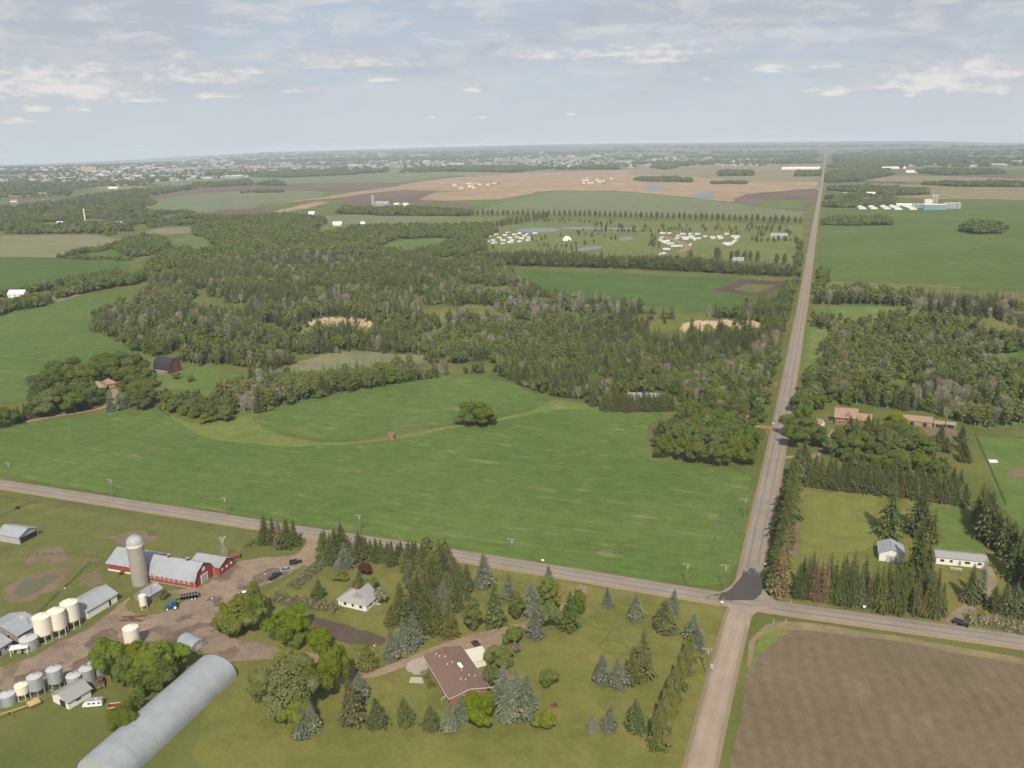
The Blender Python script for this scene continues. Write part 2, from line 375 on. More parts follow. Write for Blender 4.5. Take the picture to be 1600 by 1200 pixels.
def road_mat(name, c1, c2, track, amt, sh=None):
    """UV: u across the road (-1..1), v metres along it"""
    m, t, b = new_mat(name); uv = t.node('ShaderNodeUVMap').outputs[0]; ob = t.node('ShaderNodeTexCoord').outputs['Object']
    sp = t.node('ShaderNodeSeparateXYZ'); t.link(uv, sp.inputs[0])
    u = t.math('ABSOLUTE', t.math('MULTIPLY_ADD', t.noise(t.mapping(uv, scale=(0, 0.03, 0)), 1.0, 3.0), 0.22, t.math('SUBTRACT', sp.outputs[0], 0.11)))
    c = t.mix(t.smooth(t.noise(ob, 0.09, 5.0, 0.6), 0.36, 0.66), c1, c2)
    tr = t.smooth(t.math('ABSOLUTE', t.math('SUBTRACT', u, 0.42)), 0.20, 0.03)
    tr = t.math('MULTIPLY', tr, t.math('MULTIPLY_ADD', t.noise(t.mapping(uv, scale=(2.5, 0.02, 1)), 1.0, 4.0, 0.6), 1.2, -0.1, clamp=True))
    c = t.mix(t.math('MULTIPLY', tr, amt), c, track)
    if sh: c = t.mix(t.math('MULTIPLY', t.smooth(t.math('MULTIPLY_ADD', t.noise(ob, 0.25, 4.0), 0.3, u), 0.92, 1.12), 0.8), c, sh)
    nf = t.noise(ob, 1.4, 5.0, 0.7)
    mx = t.node('ShaderNodeVectorMath', operation='SCALE'); t.link(c, mx.inputs[0]); t.link(t.math('MULTIPLY_ADD', nf, 0.5, 0.75), mx.inputs['Scale'])
    t.link(mx.outputs[0], b.inputs['Base Color']); b.inputs['Roughness'].default_value = 0.9; b.inputs['Specular IOR Level'].default_value = 0.15
    return m
def water_mat(name, col, rough=0.12):
    m, t, b = new_mat(name); b.inputs['Base Color'].default_value = (*col, 1); b.inputs['Roughness'].default_value = rough; b.inputs['Specular IOR Level'].default_value = 0.5 if rough < 0.3 else 0.2
    bp = t.node('ShaderNodeBump'); bp.inputs['Strength'].default_value = 0.15
    t.link(t.noise(t.node('ShaderNodeTexCoord').outputs['Object'], 0.8, 4.0), bp.inputs['Height']); t.link(bp.outputs[0], b.inputs['Normal'])
    return m
# colours are surface reflectances
MG = {
 'ground': ground_mat(),
 'crop': land('crop', [(0.075, 0.130, 0.026), (0.097, 0.150, 0.034), (0.205, 0.192, 0.085)], 0.04, (0.012, 0.22), 0.75, 0.53, 0.67, rows=0.12, pitch=5.0, patch=(0.02, 0.58, (0.12, 0.135, 0.058), 0.55)),
 'crop_far': land('crop_far', [(0.080, 0.126, 0.026), (0.100, 0.144, 0.034), (0.18, 0.175, 0.075)], 0.0, (0.004, 0.05), 0.5, 0.6, 0.75, big=0.006, fine=0.2),
 'crop_dark': land('crop_dark', [(0.070, 0.116, 0.025), (0.080, 0.130, 0.030), (0.12, 0.14, 0.05)], 0.1, (0.004, 0.05), 0.4, big=0.006, fine=0.2),
 'crop_pale': land('crop_pale', [(0.125, 0.16, 0.075), (0.15, 0.175, 0.085), (0.20, 0.19, 0.10)], 0.05, (0.002, 0.04), 0.6, 0.45, 0.65, big=0.004, rows=0.2, pitch=24, fine=0.1),
 'tan': land('tan', [(0.27, 0.215, 0.125), (0.22, 0.19, 0.105), (0.15, 0.15, 0.075)], 1.2, (0.001, 0.02), 0.6, 0.48, 0.6, big=0.003, rows=0.55, pitch=64, fine=0.1),
 'tan_grass': land('tan_grass', [(0.20, 0.19, 0.105), (0.165, 0.17, 0.085), (0.24, 0.215, 0.13)], 0.1, (0.003, 0.03), 0.5, big=0.006, fine=0.15),
 'soil_far': land('soil_far', [(0.125, 0.088, 0.066), (0.16, 0.115, 0.085), (0.23, 0.18, 0.12)], 0.2, (0.002, 0.02), 0.5, big=0.004, fine=0.1),
 'clay_far': land('clay_far', [(0.36, 0.255, 0.165), (0.30, 0.205, 0.13), (0.17, 0.13, 0.09)], 0.25, (0.002, 0.014), 0.7, 0.5, 0.6, big=0.005, fine=0.1),
 'meadow': land('meadow', [(0.150, 0.165, 0.048), (0.125, 0.150, 0.045), (0.20, 0.18, 0.07)], 0.3, (0.01, 0.05), 0.5, big=0.012, fine=0.3, patch=(0.03, 0.6, (0.17, 0.15, 0.08), 0.5)),
 'meadow_green': land('meadow_green', [(0.10, 0.15, 0.035), (0.12, 0.16, 0.045), (0.15, 0.17, 0.06)], 0.6, (0.01, 0.05), 0.4, big=0.02, fine=0.3),
 'swale': land('swale', [(0.125, 0.168, 0.040), (0.155, 0.182, 0.048), (0.215, 0.195, 0.085)], 0.2, (0.02, 0.08), 0.6, 0.5, 0.7, big=0.03, fine=0.5),
 'lawn': land('lawn', [(0.132, 0.138, 0.036), (0.168, 0.162, 0.046), (0.218, 0.185, 0.070)], 0.5, (0.03, 0.16), 0.55, 0.52, 0.72, big=0.05, rows=0.06, pitch=1.6, fine=0.8, patch=(0.07, 0.57, (0.105, 0.116, 0.034), 0.6)),
 'lawn_gold': land('lawn_gold', [(0.168, 0.176, 0.044), (0.148, 0.162, 0.042), (0.205, 0.19, 0.07)], 1.57, (0.02, 0.35), 0.6, 0.5, 0.68, big=0.05, rows=0.14, pitch=2.0, fine=0.8),
 'pasture': land('pasture', [(0.108, 0.126, 0.034), (0.138, 0.140, 0.045), (0.170, 0.132, 0.066)], 0.6, (0.02, 0.05), 0.7, 0.5, 0.66, big=0.03, fine=0.6, patch=(0.035, 0.58, (0.14, 0.105, 0.065), 0.65)),
 'plough': land('plough', [(0.140, 0.105, 0.066), (0.164, 0.125, 0.078), (0.215, 0.170, 0.108)], 1.35, (0.015, 0.22), 0.6, 0.48, 0.68, big=0.02, rows=0.24, pitch=4.2, fine=1.6, patch=(0.022, 0.56, (0.100, 0.105, 0.042), 0.6)),
 'stubble_edge': land('stubble_edge', [(0.24, 0.185, 0.105), (0.20, 0.165, 0.09), (0.13, 0.14, 0.05)], 0.2, (0.05, 0.2), 0.5, big=0.1, fine=1.0),
 'dirt': land('dirt', [(0.270, 0.205, 0.152), (0.215, 0.162, 0.120), (0.13, 0.096, 0.074)], 0.7, (0.04, 0.16), 0.7, 0.48, 0.64, big=0.06, fine=1.4, patch=(0.07, 0.56, (0.090, 0.070, 0.058), 0.7)),
 'drive': land('drive', [(0.29, 0.215, 0.15), (0.24, 0.18, 0.125), (0.17, 0.14, 0.08)], 0.3, (0.05, 0.2), 0.4, big=0.1, fine=1.5),
 'garden': land('garden', [(0.088, 0.064, 0.05), (0.11, 0.08, 0.062), (0.13, 0.10, 0.075)], 0.3, (0.05, 0.3), 0.4, big=0.1, rows=0.2, pitch=1.0, fine=1.5),
 'bare': land('bare', [(0.19, 0.14, 0.095), (0.16, 0.13, 0.08), (0.12, 0.12, 0.05)], 0.3, (0.05, 0.2), 0.6, big=0.08, fine=1.0),
 'clay': land('clay', [(0.43, 0.33, 0.205), (0.35, 0.26, 0.16), (0.20, 0.155, 0.095)], 1.57, (0.02, 0.25), 0.5, 0.5, 0.66, big=0.06, fine=0.8),
 'asphalt_patch': land('asphalt_patch', [(0.052, 0.048, 0.046), (0.068, 0.060, 0.055), (0.15, 0.12, 0.095)], 0.6, (0.06, 0.25), 0.45, 0.54, 0.72, big=0.2, fine=1.6),
 'road': road_mat('road', (0.285, 0.243, 0.200), (0.240, 0.206, 0.172), (0.145, 0.124, 0.106), 0.9, (0.25, 0.18, 0.115)),
 'gravel': road_mat('gravel', (0.33, 0.262, 0.20), (0.285, 0.225, 0.172), (0.39, 0.315, 0.25), 0.6, (0.22, 0.17, 0.10)),
 'water': water_mat('water', (0.12, 0.13, 0.11), 0.28), 'water_brown': water_mat('water_brown', (0.12, 0.115, 0.065), 0.45),
 'dark_soil': land('dark_soil', [(0.085, 0.056, 0.044), (0.105, 0.07, 0.055), (0.14, 0.10, 0.075)], 0.2, (0.01, 0.05), 0.5, big=0.01, fine=0.2),
}
def asphalt_mat():
    m, t, b = new_mat('asphalt_patch'); ob = t.node('ShaderNodeTexCoord').outputs['Object']
    p = t.node('ShaderNodeVectorMath', operation='MULTIPLY_ADD'); t.link(ob, p.inputs[0]); p.inputs[1].default_value = (1/15.0, 1/17.0, 0); p.inputs[2].default_value = (16/15.0, -283/17.0, 0)
    ln = t.node('ShaderNodeVectorMath', operation='LENGTH'); t.link(p.outputs[0], ln.inputs[0])
    d = t.math('ADD', ln.outputs['Value'], t.math('MULTIPLY', t.math('SUBTRACT', t.noise(t.mapping(ob, scale=(0.35, 0.12, 1)), 1.0, 5.0, 0.7), 0.5), 1.6))
    c = t.mix(t.noise(ob, 0.4, 5.0, 0.7), (0.05, 0.046, 0.044), (0.10, 0.088, 0.078))
    c = t.mix(t.smooth(d, 0.75, 1.02), c, (0.245, 0.21, 0.175))
    t.link(c, b.inputs['Base Color']); b.inputs['Roughness'].default_value = 0.85
    return m
MG['asphalt_patch'] = asphalt_mat()
# ---- ground sheet
nx, ny = len(GX), len(GY)
idx = np.arange(nx*ny).reshape(nx, ny)
gf = np.stack([idx[:-1, :-1].ravel(), idx[1:, :-1].ravel(), idx[1:, 1:].ravel(), idx[:-1, 1:].ravel()], 1)
tag(link('ground', np_mesh('ground', np.stack([XX.ravel(), YY.ravel(), ZZ.ravel()], 1), gf, [MG['ground']], smooth=True)), kind='structure')

def rough(poly, step, amp):
    """denser outline with a small irregular wobble"""
    out = []; n = len(poly)
    for i in range(n):
        a = np.array(poly[i]); b = np.array(poly[(i+1) % n]); L = np.hypot(*(b-a)); k = max(1, int(L/step))
        nn = np.array([-(b-a)[1], (b-a)[0]])/(L+1e-9)
        for j in range(k):
            w = random.uniform(-amp, amp) if (j or amp) else 0
            out.append(tuple(a+(b-a)*j/k+nn*w))
    return out
def smooth_poly(pts, n=3, closed=True):
    """Catmull-Rom through the points"""
    p = [np.array(q, float) for q in pts]; m = len(p); out = []
    for i in range(m if closed else m-1):
        if closed: a, b, c, d = p[(i-1) % m], p[i], p[(i+1) % m], p[(i+2) % m]
        else: a, b, c, d = p[max(i-1, 0)], p[i], p[i+1], p[min(i+2, m-1)]
        for k in range(n):
            t = k/n; out.append(tuple(0.5*((2*b)+(-a+c)*t+(2*a-5*b+4*c-d)*t*t+(-a+3*b-3*c+d)*t**3)))
    if not closed: out.append(tuple(p[-1]))
    return out
LIFT = [0]
def patch(name, pts, mat, lift=0.06, world=False, wob=0.6, step=6.0, curve=False, kind='structure', label=None):
    LIFT[0] += 1; lift += 0.0004*LIFT[0]          # no two sheets in one plane
    w = [tuple(p) for p in pts] if world else [P(*p) for p in pts]
    if curve: w = smooth_poly(w, 4)
    dist = np.mean([np.hypot(*p) for p in w]); k = max(1.0, dist/350)
    w = rough(w, step*k, wob*min(k, 4))
    bm = bmesh.new(); f = bm.faces.new([bm.verts.new((a, b, 0)) for a, b in w])
    bmesh.ops.triangulate(bm, faces=[f])
    arr = np.array(w); x0, y0 = arr.min(0); x1, y1 = arr.max(0)
    i0, i1 = np.searchsorted(GX, [x0, x1]); j0, j1 = np.searchsorted(GY, [y0, y1])
    sub = ZZ[max(i0-1, 0):i1+1, max(j0-1, 0):j1+1]
    if sub.size and np.ptp(sub) > 0.02:
        for ax, g in ((0, GX[i0:i1]), (1, GY[j0:j1])):
            for c in g:
                bmesh.ops.bisect_plane(bm, geom=bm.verts[:]+bm.edges[:]+bm.faces[:], dist=1e-4, plane_co=(c, c, 0), plane_no=((1, 0, 0), (0, 1, 0))[ax])
        bmesh.ops.triangulate(bm, faces=bm.faces[:])
    bm.verts.ensure_lookup_table()
    co = np.array([v.co[:2] for v in bm.verts]); z = H(co[:, 0], co[:, 1])
    for v, zz in zip(bm.verts, z): v.co.z = zz+lift
    bmesh.ops.recalc_face_normals(bm, faces=bm.faces)
    if sum(f.normal.z for f in bm.faces) < 0: bmesh.ops.reverse_faces(bm, faces=bm.faces)
    me = bpy.data.meshes.new(name); bm.to_mesh(me); bm.free(); me.materials.append(mat)
    me.polygons.foreach_set('use_smooth', np.ones(len(me.polygons), bool))
    return tag(link(name, me), kind=kind, label=label)
def strip(name, pts, width, mat, lift=0.06, world=False, crown=0.0, shoulder=0.0, n=4, curve=True, kind='structure', jit=0.0):
    w = [tuple(p) for p in pts] if world else [P(*p) for p in pts]
    if curve and len(w) > 2: w = smooth_poly(w, n, False)
    w = np.array(w)
    # resample at an even pace
    seg = np.hypot(*np.diff(w, axis=0).T); s = np.concatenate([[0], np.cumsum(seg)]); L = s[-1]
    m = int(max(2, min(600, L/3.0))); ss = np.linspace(0, L, m)
    w = np.stack([np.interp(ss, s, w[:, 0]), np.interp(ss, s, w[:, 1])], 1)
    d = np.gradient(w, axis=0); d /= np.hypot(d[:, 0], d[:, 1])[:, None]+1e-9; nr = np.stack([d[:, 1], -d[:, 0]], 1)
    wd = np.interp(ss, np.linspace(0, L, len(width)), width) if isinstance(width, (list, tuple)) else np.full(m, float(width))
    prof = [(-1-shoulder, 0.0), (-1, 1.0), (-0.5, 1.0), (0, 1.0), (0.5, 1.0), (1, 1.0), (1+shoulder, 0.0)] if shoulder else [(-1, 1.0), (-0.5, 1.0), (0, 1.0), (0.5, 1.0), (1, 1.0)]
    V = []; U = []
    for a, k in prof:
        jw = rng.uniform(-jit, jit, m) if abs(a) >= 1 else 0
        q = w+nr*((a*wd/2)+jw)[:, None] if jit else w+nr*(a*wd/2)[:, None]
        V.append(np.column_stack([q, H(q[:, 0], q[:, 1])+lift+crown*k*(1-0.04*a*a)])); U.append(np.column_stack([np.full(m, a), ss]))
    V = np.array(V); U = np.array(U); k = len(prof); ii = np.arange(k*m).reshape(k, m)
    f = np.stack([ii[:-1, :-1].ravel(), ii[:-1, 1:].ravel(), ii[1:, 1:].ravel(), ii[1:, :-1].ravel()], 1)[:, ::-1]
    me = np_mesh(name, V.reshape(-1, 3), f, [mat], smooth=True)
    n0 = me.polygons[0].normal.z
    if n0 < 0: me.flip_normals()
    uvl = me.uv_layers.new(name='UVMap'); li = np.zeros(len(me.loops), np.int32); me.loops.foreach_get('vertex_index', li)
    uvl.data.foreach_set('uv', U.reshape(-1, 2)[li].astype(np.float32).ravel())
    return tag(link(name, me), kind=kind)
# ------------------------------------------------------------------ fields, meadows, soil
patch('meadow', [(760,395),(775,352),(870,345),(1000,345),(1255,352),(1252,385),(1247,414),(1100,407),(900,400),(790,402)], MG['meadow'], 0.2)
patch('field', [(-70,672),(0,668),(75,657),(230,640),(245,637),(262,648),(290,668),(330,685),(400,694),(480,698),(610,688),(700,671),(760,662),(850,644),(905,640),(1030,645),(1015,665),(1008,690),(1016,716),(1060,724),(1100,729),(1165,740),(1172,762),(1168,800),(1160,850),(1143,898),(1126,914),(1080,915),(960,899),(850,881),(700,858),(600,842),(490,824),(350,801),(200,777),(0,743),(-70,731)], MG['crop'], 0.16, curve=True, step=3)
patch('field', [(395,652),(420,640),(480,622),(580,606),(650,592),(720,585),(770,583),(800,595),(820,610),(850,620),(858,630),(820,640),(780,650),(700,664),(610,680),(560,687),(500,688),(440,676),(405,664)], MG['crop'], 0.16, curve=True, step=3)
patch('meadow', [(362,655),(400,645),(408,666),(440,679),(500,691),(560,690),(612,683),(700,667),(780,653),(835,640),(862,626),(905,630),(960,640),(905,643),(850,647),(760,665),(700,674),(610,691),(480,700),(400,697),(340,690),(280,668),(250,644),(300,660)], MG['swale'], 0.10, curve=True)
patch('field', [(-70,502),(60,478),(150,460),(228,450),(225,468),(170,490),(142,508),(140,520),(180,531),(210,546),(240,561),(262,572),(240,578),(225,592),(150,585),(80,604),(40,628),(-70,640)], MG['crop'], 0.16, wob=1)
patch('field', [(-70,403),(90,403),(205,407),(203,415),(180,430),(100,447),(0,462),(-70,472)], MG['crop_dark'], 0.2, wob=1)
patch('field', [(-70,368),(0,368),(60,368),(140,367),(170,371),(205,376),(185,383),(130,395),(90,402),(0,402),(-70,402)], MG['tan_grass'], 0.2, wob=1)
patch('field', [(95,400),(185,386),(215,388),(222,402),(207,405)], MG['crop_far'], 0.2, wob=1)
patch('field', [(798,421),(1000,428),(1243,440),(1225,452),(1170,474),(1140,485),(1080,487),(980,474),(900,466),(830,449)], MG['crop_dark'], 0.2, wob=1)
patch('field', [(1115,453),(1160,437),(1236,440),(1192,464)], MG['dark_soil'], 0.26, wob=0.3)
patch('field', [(1146,453),(1168,444),(1214,446),(1184,458)], MG['pasture'], 0.32, wob=0.3)
patch('field', [(1279,437),(1284,352),(1290,324),(1400,318),(1600,311),(1690,310),(1690,458),(1500,450),(1420,445)], MG['crop_far'], 0.2, wob=1)
patch('field', [(1290,299),(1340,287),(1440,289),(1690,292),(1690,313),(1450,311),(1395,308)], MG['tan'], 0.3, wob=1)
patch('field', [(1352,283),(1395,274),(1470,275),(1690,283),(1690,288),(1440,285)], MG['tan'], 0.3, wob=1)
patch('field', [(1560,266),(1690,262),(1690,278),(1600,276)], MG['crop_far'], 0.35, wob=1)
patch('field', [(738,332),(770,322),(820,305),(870,299),(960,299),(1050,307),(1150,318),(1258,331),(1256,342),(1100,339),(900,335)], MG['crop_pale'], 0.3, wob=1)
patch('field', [(600,296),(640,286),(700,278),(800,271),(960,266),(1100,263),(1277,263),(1279,276),(1276,300),(1262,316),(1150,317),(1050,306),(960,298),(870,298),(800,301),(700,299)], MG['clay_far'], 0.25, wob=2)
patch('field', [(1000,262),(1120,256),(1284,257),(1281,285),(1180,284),(1060,275),(980,272)], MG['tan'], 0.4, wob=1)
patch('field', [(1140,316),(1165,303),(1277,294),(1273,312),(1255,330),(1200,324)], MG['soil_far'], 0.35, wob=2)
patch('field', [(1180,323),(1200,314),(1260,312),(1255,327)], MG['meadow_green'], 0.45, wob=2)
patch('field', [(655,312),(680,301),(800,298),(850,297),(832,303),(780,312),(700,314)], MG['clay_far'], 0.4, wob=2)
patch('field', [(525,320),(560,303),(640,298),(690,299),(676,310),(674,319),(620,321)], MG['soil_far'], 0.35, wob=2)
patch('field', [(672,329),(690,318),(740,322),(735,331)], MG['soil_far'], 0.35, wob=2)
patch('field', [(695,315),(780,313),(832,304),(870,300),(820,308),(765,323),(740,322)], MG['meadow_green'], 0.3, wob=2)
patch('field', [(410,320),(500,309),(560,299),(640,289),(700,284),(770,283),(760,291),(640,296),(570,303),(530,309),(470,314)], MG['clay_far'], 0.45, wob=2)
patch('field', [(395,337),(450,326),(492,316),(515,316),(480,326),(430,335)], MG['clay_far'], 0.5, wob=2)
patch('field', [(205,332),(240,316),(290,304),(400,297),(510,299),(500,308),(410,319),(395,326),(330,333),(290,331)], MG['crop_pale'], 0.3, wob=1)
patch('field', [(322,334),(350,328),(420,326),(425,332),(380,337)], MG['soil_far'], 0.4, wob=1)
patch('field', [(150,315),(240,305),(300,296),(400,288),(620,287),(600,296),(420,297),(290,303),(240,312)], MG['soil_far'], 0.25, wob=2)
patch('field', [(230,287),(330,276),(600,266),(820,262),(700,276),(620,286),(400,287),(300,292)], MG['crop_pale'], 0.22, wob=2)
patch('field', [(700,272),(800,267),(1000,258),(1080,257),(990,264),(830,269),(740,277)], MG['tan'], 0.4, wob=2)
patch('field', [(-70,300),(0,300),(110,297),(112,303),(0,309),(-70,312)], MG['tan_grass'], 0.3, wob=1)
patch('field', [(140,293),(215,285),(212,290),(160,296)], MG['tan_grass'], 0.3, wob=1)
patch('field', [(478,352),(510,338),(560,334),(700,335),(722,337),(640,349),(560,351)], MG['crop_pale'], 0.3, wob=1)
patch('field', [(478,366),(480,353),(560,352),(640,350),(700,339),(795,338),(775,346),(740,354),(690,354),(560,358),(510,368)], MG['meadow'], 0.3, wob=1)
patch('meadow', [(580,387),(620,376),(690,373),(720,384),(660,389),(620,402),(600,398)], MG['meadow_green'], 0.3, wob=1)
patch('meadow', [(610,404),(640,396),(760,394),(800,402),(700,406)], MG['meadow_green'], 0.3, wob=1)
patch('meadow', [(262,378),(300,366),(340,376),(345,390),(320,396),(300,388)], MG['meadow_green'], 0.3, wob=1)
patch('meadow', [(385,403),(400,397),(408,402),(398,408)], MG['meadow_green'], 0.3, wob=1)
patch('field', [(205,368),(250,357),(325,354),(300,364),(250,368)], MG['tan_grass'], 0.3, wob=1)
patch('meadow', [(40,478),(80,458),(120,453),(128,462),(86,474)], MG['tan_grass'], 0.22, wob=1)
patch('meadow', [(412,590),(440,572),(500,556),(560,549),(620,554),(668,556),(665,566),(600,580),(520,592),(440,598)], MG['tan_grass'], 0.25, curve=True)
patch('meadow', [(240,588),(300,572),(345,580),(385,592),(370,612),(335,628),(285,612),(250,604)], MG['meadow_green'], 0.2, curve=True)
patch('meadow', [(1250,640),(1262,506),(1300,500),(1420,496),(1690,510),(1690,665),(1530,672),(1460,650),(1360,636),(1300,632)], MG['meadow_green'], 0.12)
patch('meadow', [(1262,560),(1268,520),(1290,515),(1300,530),(1290,548),(1280,560)], MG['swale'], 0.2)
patch('meadow', [(1262,500),(1272,478),(1330,478),(1420,482),(1420,492),(1340,490),(1300,498)], MG['meadow_green'], 0.2)
patch('meadow', [(1270,460),(1282,440),(1420,447),(1420,456),(1330,460)], MG['swale'], 0.24)
patch('meadow', [(1372,618),(1385,600),(1420,594),(1440,606),(1410,618)], MG['meadow_green'], 0.3, curve=True)
# near yards
patch('pasture', [(-70,752),(0,772),(120,792),(260,815),(405,834),(400,850),(370,870),(345,872),(330,880),(300,912),(250,925),(205,930),(185,945),(130,985),(60,1018),(-70,1060)], MG['pasture'], 0.02)
patch('lawn', [(500,842),(620,862),(740,882),(850,898),(905,912),(960,920),(1085,938),(1135,950),(1140,985),(1128,1060),(1105,1160),(1095,1230),(500,1230),(350,1230),(300,1180),(345,1040),(430,1028),(350,985),(400,935),(470,890)], MG['lawn'], 0.03)
patch('lawn', [(1212,945),(1222,880),(1240,760),(1262,756),(1520,790),(1610,850),(1690,930),(1690,1010),(1500,980),(1330,952)], MG['lawn'], 0.03)
patch('lawn', [(1252,768),(1372,772),(1366,806),(1372,840),(1350,862),(1250,866)], MG['lawn_gold'], 0.07, wob=0.3)
patch('lawn', [(1458,792),(1505,792),(1532,840),(1545,880),(1500,890),(1455,860)], MG['meadow_green'], 0.07, wob=0.3)
patch('pasture', [(1520,682),(1690,690),(1690,860),(1600,830),(1560,780)], MG['meadow_green'], 0.05)
patch('bare_soil', [(1232,868),(1242,762),(1252,766),(1250,870)], MG['bare'], 0.09, wob=0.4)
patch('bare_soil', [(1568,742),(1590,732),(1690,740),(1690,752),(1600,748)], MG['bare'], 0.09)
patch('bare_soil', [(1430,668),(1470,664),(1500,676),(1490,688),(1450,682)], MG['bare'], 0.12)
patch('dirt_yard', [(486,848),(492,862),(478,880),(452,896),(425,909),(398,921),(380,935),(354,955),(337,975),(345,990),(400,1004),(470,1018),(440,1027),(385,1032),(345,1036),(328,1026),(310,1012),(280,1002),(240,1003),(180,1011),(165,1035),(120,1050),(60,1068),(0,1079),(-70,1092),(-70,1060),(0,1045),(60,1022),(100,1000),(135,985),(160,966),(186,946),(203,932),(225,922),(262,922),(300,918),(325,912),(346,889),(366,879),(400,873),(450,868),(472,860)], MG['dirt'], 0.08, curve=True, step=2)
patch('grass_island', [(198,945),(208,930),(235,924),(268,928),(292,932),(284,942),(264,955),(228,962),(204,957)], MG['lawn'], 0.12, curve=True)
patch('garden_plot', [(487,970),(500,965),(560,983),(602,997),(590,1009),(540,1004),(497,988)], MG['garden'], 0.08, curve=True)
patch('ploughed_field', [(1176,1004),(1186,988),(1222,979),(1300,987),(1400,1000),(1600,1037),(1690,1052),(1950,1098),(2000,1330),(1108,1330),(1132,1240),(1152,1134),(1165,1060)], MG['plough'], 0.08, step=1.5, wob=0.9)
patch('stubble_strip', [(1166,1040),(1172,1004),(1182,988),(1198,978),(1222,972),(1262,973),(1400,994),(1600,1030),(1690,1046),(1950,1092),(1950,1101),(1690,1054),(1600,1039),(1400,1003),(1300,991),(1222,984),(1198,988),(1182,1004),(1172,1044)], MG['stubble_edge'], 0.11)
patch('grass_verge', [(1180,1012),(1192,994),(1214,984),(1235,988),(1215,1000),(1190,1024),(1178,1040)], MG['swale'], 0.13, curve=True)
patch('patio', [(634,1040),(648,1030),(672,1030),(668,1052),(655,1056),(640,1050)], simple('patio_gravel', (0.36, 0.31, 0.25), 0.9, 0.25, 0.6), 0.15, curve=True)
patch('parking_pad', [(715,1012),(748,996),(782,992),(785,1003),(772,1018),(752,1028),(738,1024)], MG['drive'], 0.135, curve=True)
patch('bare_soil', [(8,934),(18,910),(60,894),(98,886),(104,900),(80,922),(48,940),(20,944)], MG['bare'], 0.05, curve=True, wob=1.5)
for q in ([(40,870),(80,858),(110,872),(70,884)], [(150,840),(210,832),(250,842),(200,850)], [(118,905),(150,892),(165,900),(135,918)], [(0,985),(40,960),(70,955),(30,985)]): patch('bare_soil', q, MG['bare'], 0.045, curve=True, wob=2.5, step=3)
# pond and creek
patch('pond', [(22,928),(30,912),(60,903),(86,897),(90,903),(70,916),(46,930),(30,932)], MG['water_brown'], 0.08, curve=True)
patch('creek', [(655,534),(664,526),(682,517),(700,512),(702,516),(688,521),(674,528),(662,537)], MG['water_brown'], 0.4, curve=True)
for q in ([(808,362),(820,357),(868,357),(872,361),(850,364)], [(876,357),(900,355),(960,356),(1000,357),(985,359),(900,359)], [(896,393),(905,388),(930,385),(942,386),(925,391)], [(965,376),(975,370),(988,371),(985,376)],
          [(1078,308),(1094,302),(1116,302),(1113,309)], [(1003,292),(1020,290),(1052,297),(1010,297)]):
    patch('pond', q, MG['water'], 0.5, curve=True)
MUD = land('mud', [(0.135, 0.100, 0.078), (0.185, 0.138, 0.105), (0.11, 0.08, 0.065)], 0.7, (0.08, 0.3), 0.6, 0.48, 0.62, big=0.15, fine=1.6)
# dark wet hollows and tyre-marked ground in the farmyard
for q in ([(395,905),(420,890),(452,893),(430,905),(405,912)], [(335,905),(348,890),(372,886),(362,900),(346,910)], [(133,1010),(158,985),(182,988),(178,1003),(150,1012)], [(322,936),(345,932),(350,938),(330,941)],
          [(255,996),(290,980),(330,972),(338,976),(300,988),(268,1002)], [(275,968),(298,958),(300,964),(284,972)], [(340,1022),(362,1012),(372,1018),(355,1032)], [(60,1052),(95,1036),(100,1041),(70,1057)], [(110,1040),(150,1022),(152,1027),(118,1046)], [(20,1060),(50,1048),(52,1053),(26,1066)], [(335,945),(352,940),(356,946),(340,950)], [(372,918),(395,912),(398,917),(378,922)], [(228,985),(250,978),(256,984),(236,990)], [(300,1000),(330,992),(336,996),(308,1005)]):
    patch('mud_patch', q, MUD, 0.11, curve=True, wob=1.1, step=1.4)

# ------------------------------------------------------------------ roads
NR = [(-14,286),(-14,302),(-12.6,400),(-11.3,520),(-10.2,700),(-9,919),(-8,1437),(-6,2200),(-2,3500),(3,6900),(10,12000),(14,20000)]
strip('north_road', NR, 8.4, MG['road'], 0.05, True, 0.34, 0.22, n=6)
strip('east_road', [(-560,277),(-365,276.3),(-200,275.8),(-101,275.5),(-14,274),(71,276.2),(180,277)], 8.2, MG['road'], 0.054, True, 0.35, 0.22)
strip('south_road', [(-15.5,272),(-16.5,250),(-17.5,220),(-19,150),(-20,80),(-22,-60)], 7.2, MG['gravel'], 0.05, True, 0.31, 0.25)
patch('road_patch', [(1098,935),(1128,928),(1146,917),(1157,903),(1166,889),(1190,886),(1193,908),(1190,926),(1180,938),(1150,940),(1120,938)], MG['asphalt_patch'], 0.425, wob=0.35, step=1.2, curve=True)
patch('road_corner', [(1104,930),(1128,926),(1140,918),(1150,906),(1158,893),(1162,915),(1150,932)], MG['road'], 0.40, wob=0.2)
patch('road_corner', [(1182,935),(1190,915),(1200,932),(1216,944),(1236,952),(1200,952)], MG['road'], 0.398, wob=0.2)
patch('road_corner', [(1112,944),(1130,946),(1142,953),(1146,965),(1138,985),(1152,985),(1160,950)], MG['gravel'], 0.396, wob=0.2)
patch('road_corner', [(1168,985),(1174,966),(1186,955),(1204,951),(1180,948),(1160,952)], MG['gravel'], 0.394, wob=0.2)
strip('house_drive', [(440,1018),(500,1030),(545,1048),(575,1054),(620,1041),(680,1016),(740,996),(790,985),(835,972),(874,956),(900,932),(912,915)], 3.6, MG['drive'], 0.10, jit=0.15)
strip('farm_drive', [(495,836),(493,850),(484,866),(465,882)], [9, 8, 9, 11], MG['drive'], 0.105, jit=0.2)
strip('acreage_drive', [(1222,716),(1240,714),(1262,716),(1280,708),(1296,690),(1303,672)], 3.6, MG['drive'], 0.14, jit=0.15)
